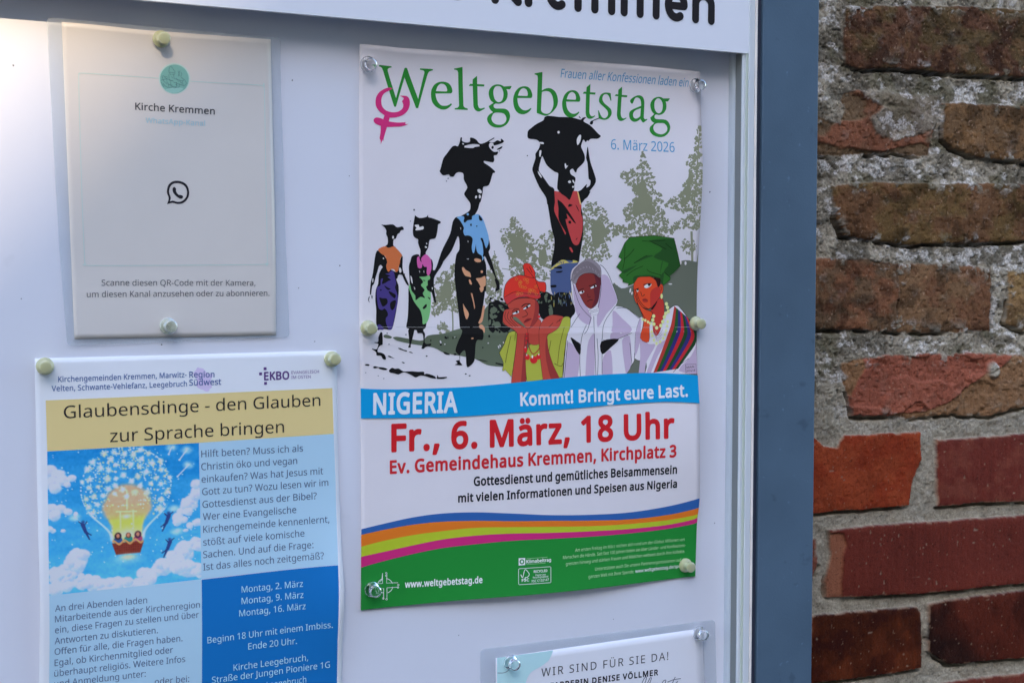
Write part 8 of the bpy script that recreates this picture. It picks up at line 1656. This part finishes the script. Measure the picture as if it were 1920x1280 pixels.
# ------------------------------------------------------------------ laminated sheets
def film_mat():
    m = bpy.data.materials.new("laminating_film")
    m.use_nodes = True
    nt = m.node_tree; nt.nodes.clear()
    o = nt.nodes.new("ShaderNodeOutputMaterial")
    tr = nt.nodes.new("ShaderNodeBsdfTransparent"); tr.inputs[0].default_value = (0.93, 0.95, 0.96, 1)
    pb = nt.nodes.new("ShaderNodeBsdfPrincipled"); pb.inputs["Base Color"].default_value = (0.66, 0.70, 0.74, 1); pb.inputs["Roughness"].default_value = 0.10
    mx = nt.nodes.new("ShaderNodeMixShader"); mx.inputs[0].default_value = 0.32
    nt.links.new(tr.outputs[0], mx.inputs[1]); nt.links.new(pb.outputs[0], mx.inputs[2]); nt.links.new(mx.outputs[0], o.inputs[0])
    return m
FILM = film_mat()
def pouch(P, corners, r, z_off):
    """rounded film round a sheet, lying just under it"""
    o = []
    n = len(corners)
    for i in range(n):
        a, b_, c = corners[i - 1], corners[i], corners[(i + 1) % n]
        la, lc = math.dist(a, b_), math.dist(c, b_)
        p0 = tuple(b_[k] + (a[k] - b_[k]) / la * r for k in (0, 1)); p2 = tuple(b_[k] + (c[k] - b_[k]) / lc * r for k in (0, 1))
        for s in range(6):
            t = s / 5
            o.append(tuple((1 - t) ** 2 * p0[k] + 2 * t * (1 - t) * b_[k] + t * t * p2[k] for k in (0, 1)))
    P.n = 0
    P.shape("pouch", FILM, o, z_off)
def laminated_notice():
    t = thing("laminated_notice", "laminated cream sheet headed Kirche Kremmen with teal church emblem and rounded frame line", "notice")
    x0 = at(92, 36)[0]; x1 = at(540, 300)[0]; yb = at(330, 640)[1]; yt = at(300, 50)[1]
    xc = (x0 + x1) / 2
    def h(x, y):
        v = 1.3 + 1.8 * sstep1((x - xc) / (x1 - xc)) * gauss(y, (yt + yb) / 2, 90)
        v += 1.0 * gauss(y, yb, 30) * gauss(x, x0, 80) + 4.5 * math.exp(-max(yt - y, 0) / 16)
        return v + 0.25 * math.sin(x / 27 + y / 49)
    P = Paper(t, h, 6.0)
    top = pw([(88, 38), (180, 46), (273, 56), (323, 59.5), (503, 73), (540, 76)])
    pouch(P, [(88, 33), (526, 72), (536, 460), (543, 632), (126, 648), (111, 460)], 9, -3)
    PLf = lambda v: (lerp(115.5, 139.5, v), lerp(top(115.5) + 1, 636, v))
    PRf = lambda v: (pw([(75, 507.6), (460, 516.5), (629, 517.6)])(lerp(75, 628.7, v)), lerp(74.5, 628.7, v))
    T = lambda u: (lerp(115.5, 507.6, u), top(lerp(115.5, 507.6, u)) + 1)
    edge = coons(PLf, PRf, T, straight((139.5, 636), (517.6, 628.7)))
    m = noise_tint(mat("laminated_cream_paper", C(171, 175, 190), 0.16, 0.4, Coat_Weight=0.35, Coat_Roughness=0.06), 30, 0.012)
    P.sheet("sheet", m, edge, 40, 56)
    TE = (150, 178, 192)
    fr = []
    def arc(cx, cy, r, a0, a1): fr.extend((cx + r * math.cos(R(a)), cy + r * math.sin(R(a))) for a in range(a0, a1, 15))
    left = [(147.5, 147), (150, 250), (154, 380), (158.5, 486)]
    P.line("frame_line", TE, "p", [(298, 147.2), (230, 142.5), (156, 137.6), (149.5, 140), (147.5, 147)] + left[1:] + [(161, 494), (169, 497.8), (330, 497.4), (490, 495.8), (498, 493), (501, 486), (498.5, 330), (495.6, 169), (493, 163), (486, 160), (420, 156.5), (357, 152.8)], 1.2, 2)
    EMB = "church_emblem"
    P.shape(EMB, (150, 178, 190), circ(327, 148, 29.5, 29, 40), 1); P.shape(EMB, (100, 150, 156), circ(327, 148.4, 27, 27, 40), 3)
    LN = (58, 92, 104)
    for s in ("885,350 880,375 888,390 912,388 912,375 893,348 885,350", "880,390 882,420 905,425", "905,390 908,412 940,420", "930,372 935,395 945,400 948,385 938,370 930,400", "845,395 850,420 870,440 870,415 850,395", "840,420 870,412 905,425", "850,435 860,450 880,460 905,455", "890,425 890,450 920,455 920,430", "920,410 930,425 960,420", "945,405 965,420 975,440", "935,440 960,450 970,440", "870,430 880,440 880,455", "905,430 935,440 935,455 905,460", "950,425 955,445", "840,430 855,455", "860,400 875,405", "895,400 900,408", "915,440 925,448", "885,378 910,382", "878,442 900,446", "940,428 948,436"):
        P.line(EMB, LN, "Q", s, 0.7, 5, smooth=False)
    P.blob(EMB, (116, 162, 172), "Q", "860,470 890,460 920,458 955,462 940,478 910,488 885,484", 4)
    P.text("name_lettering", "Kirche Kremmen", (253.4, 206), (402.6, 215), 13.0, (52, 54, 64), "m", 3)
    P.text("channel_lettering", "WhatsApp-Kanal", (273, 230.5), (384.6, 236.5), 9.6, (136, 168, 194), "m", 3)
    MB_ = "messenger_emblem"
    K = (34, 34, 44)
    P.shape(MB_, K, [trace("870,1003 878,965 905,945 940,945 972,962 986,995 982,1030 958,1058 925,1064 900,1058 870,1066* 880,1035")] + [trace("882,1003 889,972 910,957 938,957 964,972 975,997 971,1026 951,1048 925,1053 902,1047 885,1051* 891,1032")], 3, "Q")
    P.blob(MB_, K, "Q", "900,985 908,975 918,985 918,998 930,1015 945,1018 955,1025 950,1036 935,1035 915,1020 902,1002", 3)
    P.text("hint_lettering", "Scanne diesen QR-Code mit der Kamera,", (190.5, 535.6), (478.8, 535.6), 11.2, (62, 66, 78), "r", 3)
    P.text("hint_lettering", "um diesen Kanal anzusehen oder zu abonnieren.", (162.8, 557.2), (505, 554.6), 11.2, (62, 66, 78), "r", 3)
    P.build()
    return P
def sstep1(t):
    t = min(max(t, 0.0), 1.0); return t * t * (3 - 2 * t)
NOTICE = laminated_notice()
def contact_card():
    t = thing("laminated_card", "laminated white card reading WIR SIND FÜR SIE DA with a pale blue corner", "card")
    h = lambda x, y: 1.2 + 0.15 * math.sin(x / 25 + y / 33)
    P = Paper(t, h, 6.0)
    pouch(P, [(900.8, 1216.7), (1341, 1160.6), (1344, 1290), (1344, 1420), (900.8, 1480)], 9, -3)
    edge = coons(straight((929.5, 1232.8), (929.5, 1460)), straight((1316.8, 1176.8), (1325, 1400)), straight((929.5, 1232.8), (1316.8, 1176.8)), straight((929.5, 1460), (1325, 1400)))
    P.sheet("sheet", mat("card_paper", C(186, 194, 222), 0.18, 0.5, Coat_Weight=0.3, Coat_Roughness=0.06), edge, 24, 16)
    P.blob("blue_corner", (152, 192, 216), "N", "238,372* 585,326* 560,385 505,428 445,465 415,530 400,640* 238,640*", 2)
    P.line("blue_corner", (70, 90, 110), "N", "240,465 275,465 300,455 318,435", 0.9, 4)
    P.text("slogan_lettering", "WIR SIND FÜR SIE DA!", (1015, 1267.6), (1252.7, 1235.8), 15.2, (44, 46, 56), "r", 3, track=0.11)
    P.text("name_lettering", "PFARRERIN DENISE VÖLLMER", (1022, 1291.6), (1233.7, 1264.4), 10.6, (30, 32, 44), "b", 3, track=0.06)
    SC = (50, 58, 84)
    for s in ("1130,545 1150,500 1165,490 1160,515 1145,550", "1165,545 1185,500 1196,496 1188,520 1175,550", "1255,545 1270,515 1285,510 1280,530 1270,550", "1320,545 1338,500 1345,490", "1295,522 1330,508 1378,500", "1340,540 1360,515", "1215,548 1235,530 1250,545"):
        P.line("script_lettering", SC, "N", s, 1.1, 3)
    P.build()
    return P
CARD = contact_card()

# ------------------------------------------------------------------ push pins
PINS = "push pins holding the papers"
def push_pin_mesh(name):
    prof = [(0, 0.05), (5.2, 0.05), (5.75, 0.35), (5.9, 0.9), (5.9, 1.9), (5.6, 2.4), (4.6, 2.9), (3.7, 3.5), (3.3, 4.4), (3.25, 5.6), (3.5, 7.0), (3.95, 8.3), (4.3, 9.2), (4.35, 9.8), (4.05, 10.3), (3.2, 10.6), (1.8, 10.75), (0, 10.8)]
    n = 40
    V, F = [(0, prof[0][1], 0)], []
    V = [(0.0, -prof[0][1] / 1000, 0.0)]
    rings = prof[1:-1]
    for r, z in rings:
        for k in range(n):
            a = 2 * math.pi * k / n
            V.append((r * math.cos(a) / 1000, -z / 1000, r * math.sin(a) / 1000))
    V.append((0.0, -prof[-1][1] / 1000, 0.0))
    for k in range(n):
        F.append((0, 1 + k, 1 + (k + 1) % n))
        for j in range(len(rings) - 1):
            a, b_ = 1 + j * n, 1 + (j + 1) * n
            F.append((a + k, b_ + k, b_ + (k + 1) % n, a + (k + 1) % n))
        e = 1 + (len(rings) - 1) * n
        F.append((e + k, len(V) - 1, e + (k + 1) % n))
    me = bpy.data.meshes.new(name)
    me.from_pydata(V, [], F)
    me.polygons.foreach_set("use_smooth", [True] * len(F))
    me.update()
    return me
def needle_mesh():
    V, F = [], []
    for z, r in ((3.0, 0.5), (-5.0, 0.5), (-8.0, 0.05)):
        for k in range(10):
            a = 2 * math.pi * k / 10; V.append((r * math.cos(a) / 1000, -z / 1000, r * math.sin(a) / 1000))
    for j in range(2):
        for k in range(10): F.append((j * 10 + k, j * 10 + (k + 1) % 10, (j + 1) * 10 + (k + 1) % 10, (j + 1) * 10 + k))
    F.append(tuple(range(10)))
    F.append(tuple(range(29, 19, -1)))
    me = bpy.data.meshes.new("needle"); me.from_pydata(V, [], F); me.update()
    return me
def pins():
    yel = mat("yellowed_plastic", (0.66, 0.64, 0.36), 0.22, 0.5, Subsurface_Weight=0.35, Subsurface_Scale=0.003, Transmission_Weight=0.25, IOR=1.45)
    yel.node_tree.nodes["Principled BSDF"].inputs["Subsurface Radius"].default_value = (1.0, 0.9, 0.5)
    half = mat("milky_plastic", (0.80, 0.82, 0.66), 0.12, 0.5, Transmission_Weight=0.72, IOR=1.45)
    clr = mat("clear_plastic", (0.97, 0.98, 0.98), 0.03, 0.5, Transmission_Weight=1.0, IOR=1.49)
    steel = mat("needle_steel", (0.6, 0.6, 0.62), 0.25, 0.5, Metallic=1.0)
    protos = {}
    for k, m in (("yellow", yel), ("milky", half), ("clear", clr)):
        me = push_pin_mesh("head"); me.materials.append(m); protos[k] = me
    nm = needle_mesh(); nm.materials.append(steel)
    spots = [
        (301, 74, "yellow", NOTICE, "yellow push pin in the shadow at the top of the cream notice", (2, 2)),
        (314, 611, "milky", NOTICE, "milky clear push pin at the bottom of the cream notice", (2, 0)),
        (84, 686, "yellow", FLYER, "yellow push pin at the left upper corner of the balloon flyer", (-3, 1)),
        (621, 673, "yellow", FLYER, "yellow push pin at the right upper corner of the balloon flyer", (0, -2)),
        (689, 121, "clear", POSTER, "clear push pin beside the big W of the poster title", (-2, 5)),
        (1303, 161, "clear", POSTER, "clear push pin at the poster's upper right corner by the word ein", (1, 2)),
        (688.4, 615, "yellow", POSTER, "yellow push pin at the left end of the poster's fold", (1, 0)),
        (1303, 606, "yellow", POSTER, "yellow push pin at the right end of the poster's fold", (0, 1)),
        (696, 1103, "clear", POSTER, "clear push pin over the ring cross emblem on the green foot", (1, 2)),
        (1283.5, 1058.5, "yellow", POSTER, "yellow push pin over the small print on the green foot", (0, 1)),
        (956, 1239.3, "clear", CARD, "clear push pin in the pale blue corner of the white card", (1, 3)),
        (1309, 1185, "clear", CARD, "clear push pin at the right corner of the white card", (0, 2)),
    ]
    for px, py, k, P, label, (ry, rx) in spots:
        x, y = P.on(px, py)
        z = P.h(x, y)
        o = thing("push_pin", label, "push pin", group=PINS)
        o.location = W(x, y, z + 0.25)
        o.rotation_euler = (R(rx * 1.5), 0, R(ry * 1.5))
        link("head", protos[k], o); link("needle", nm, o)
pins()
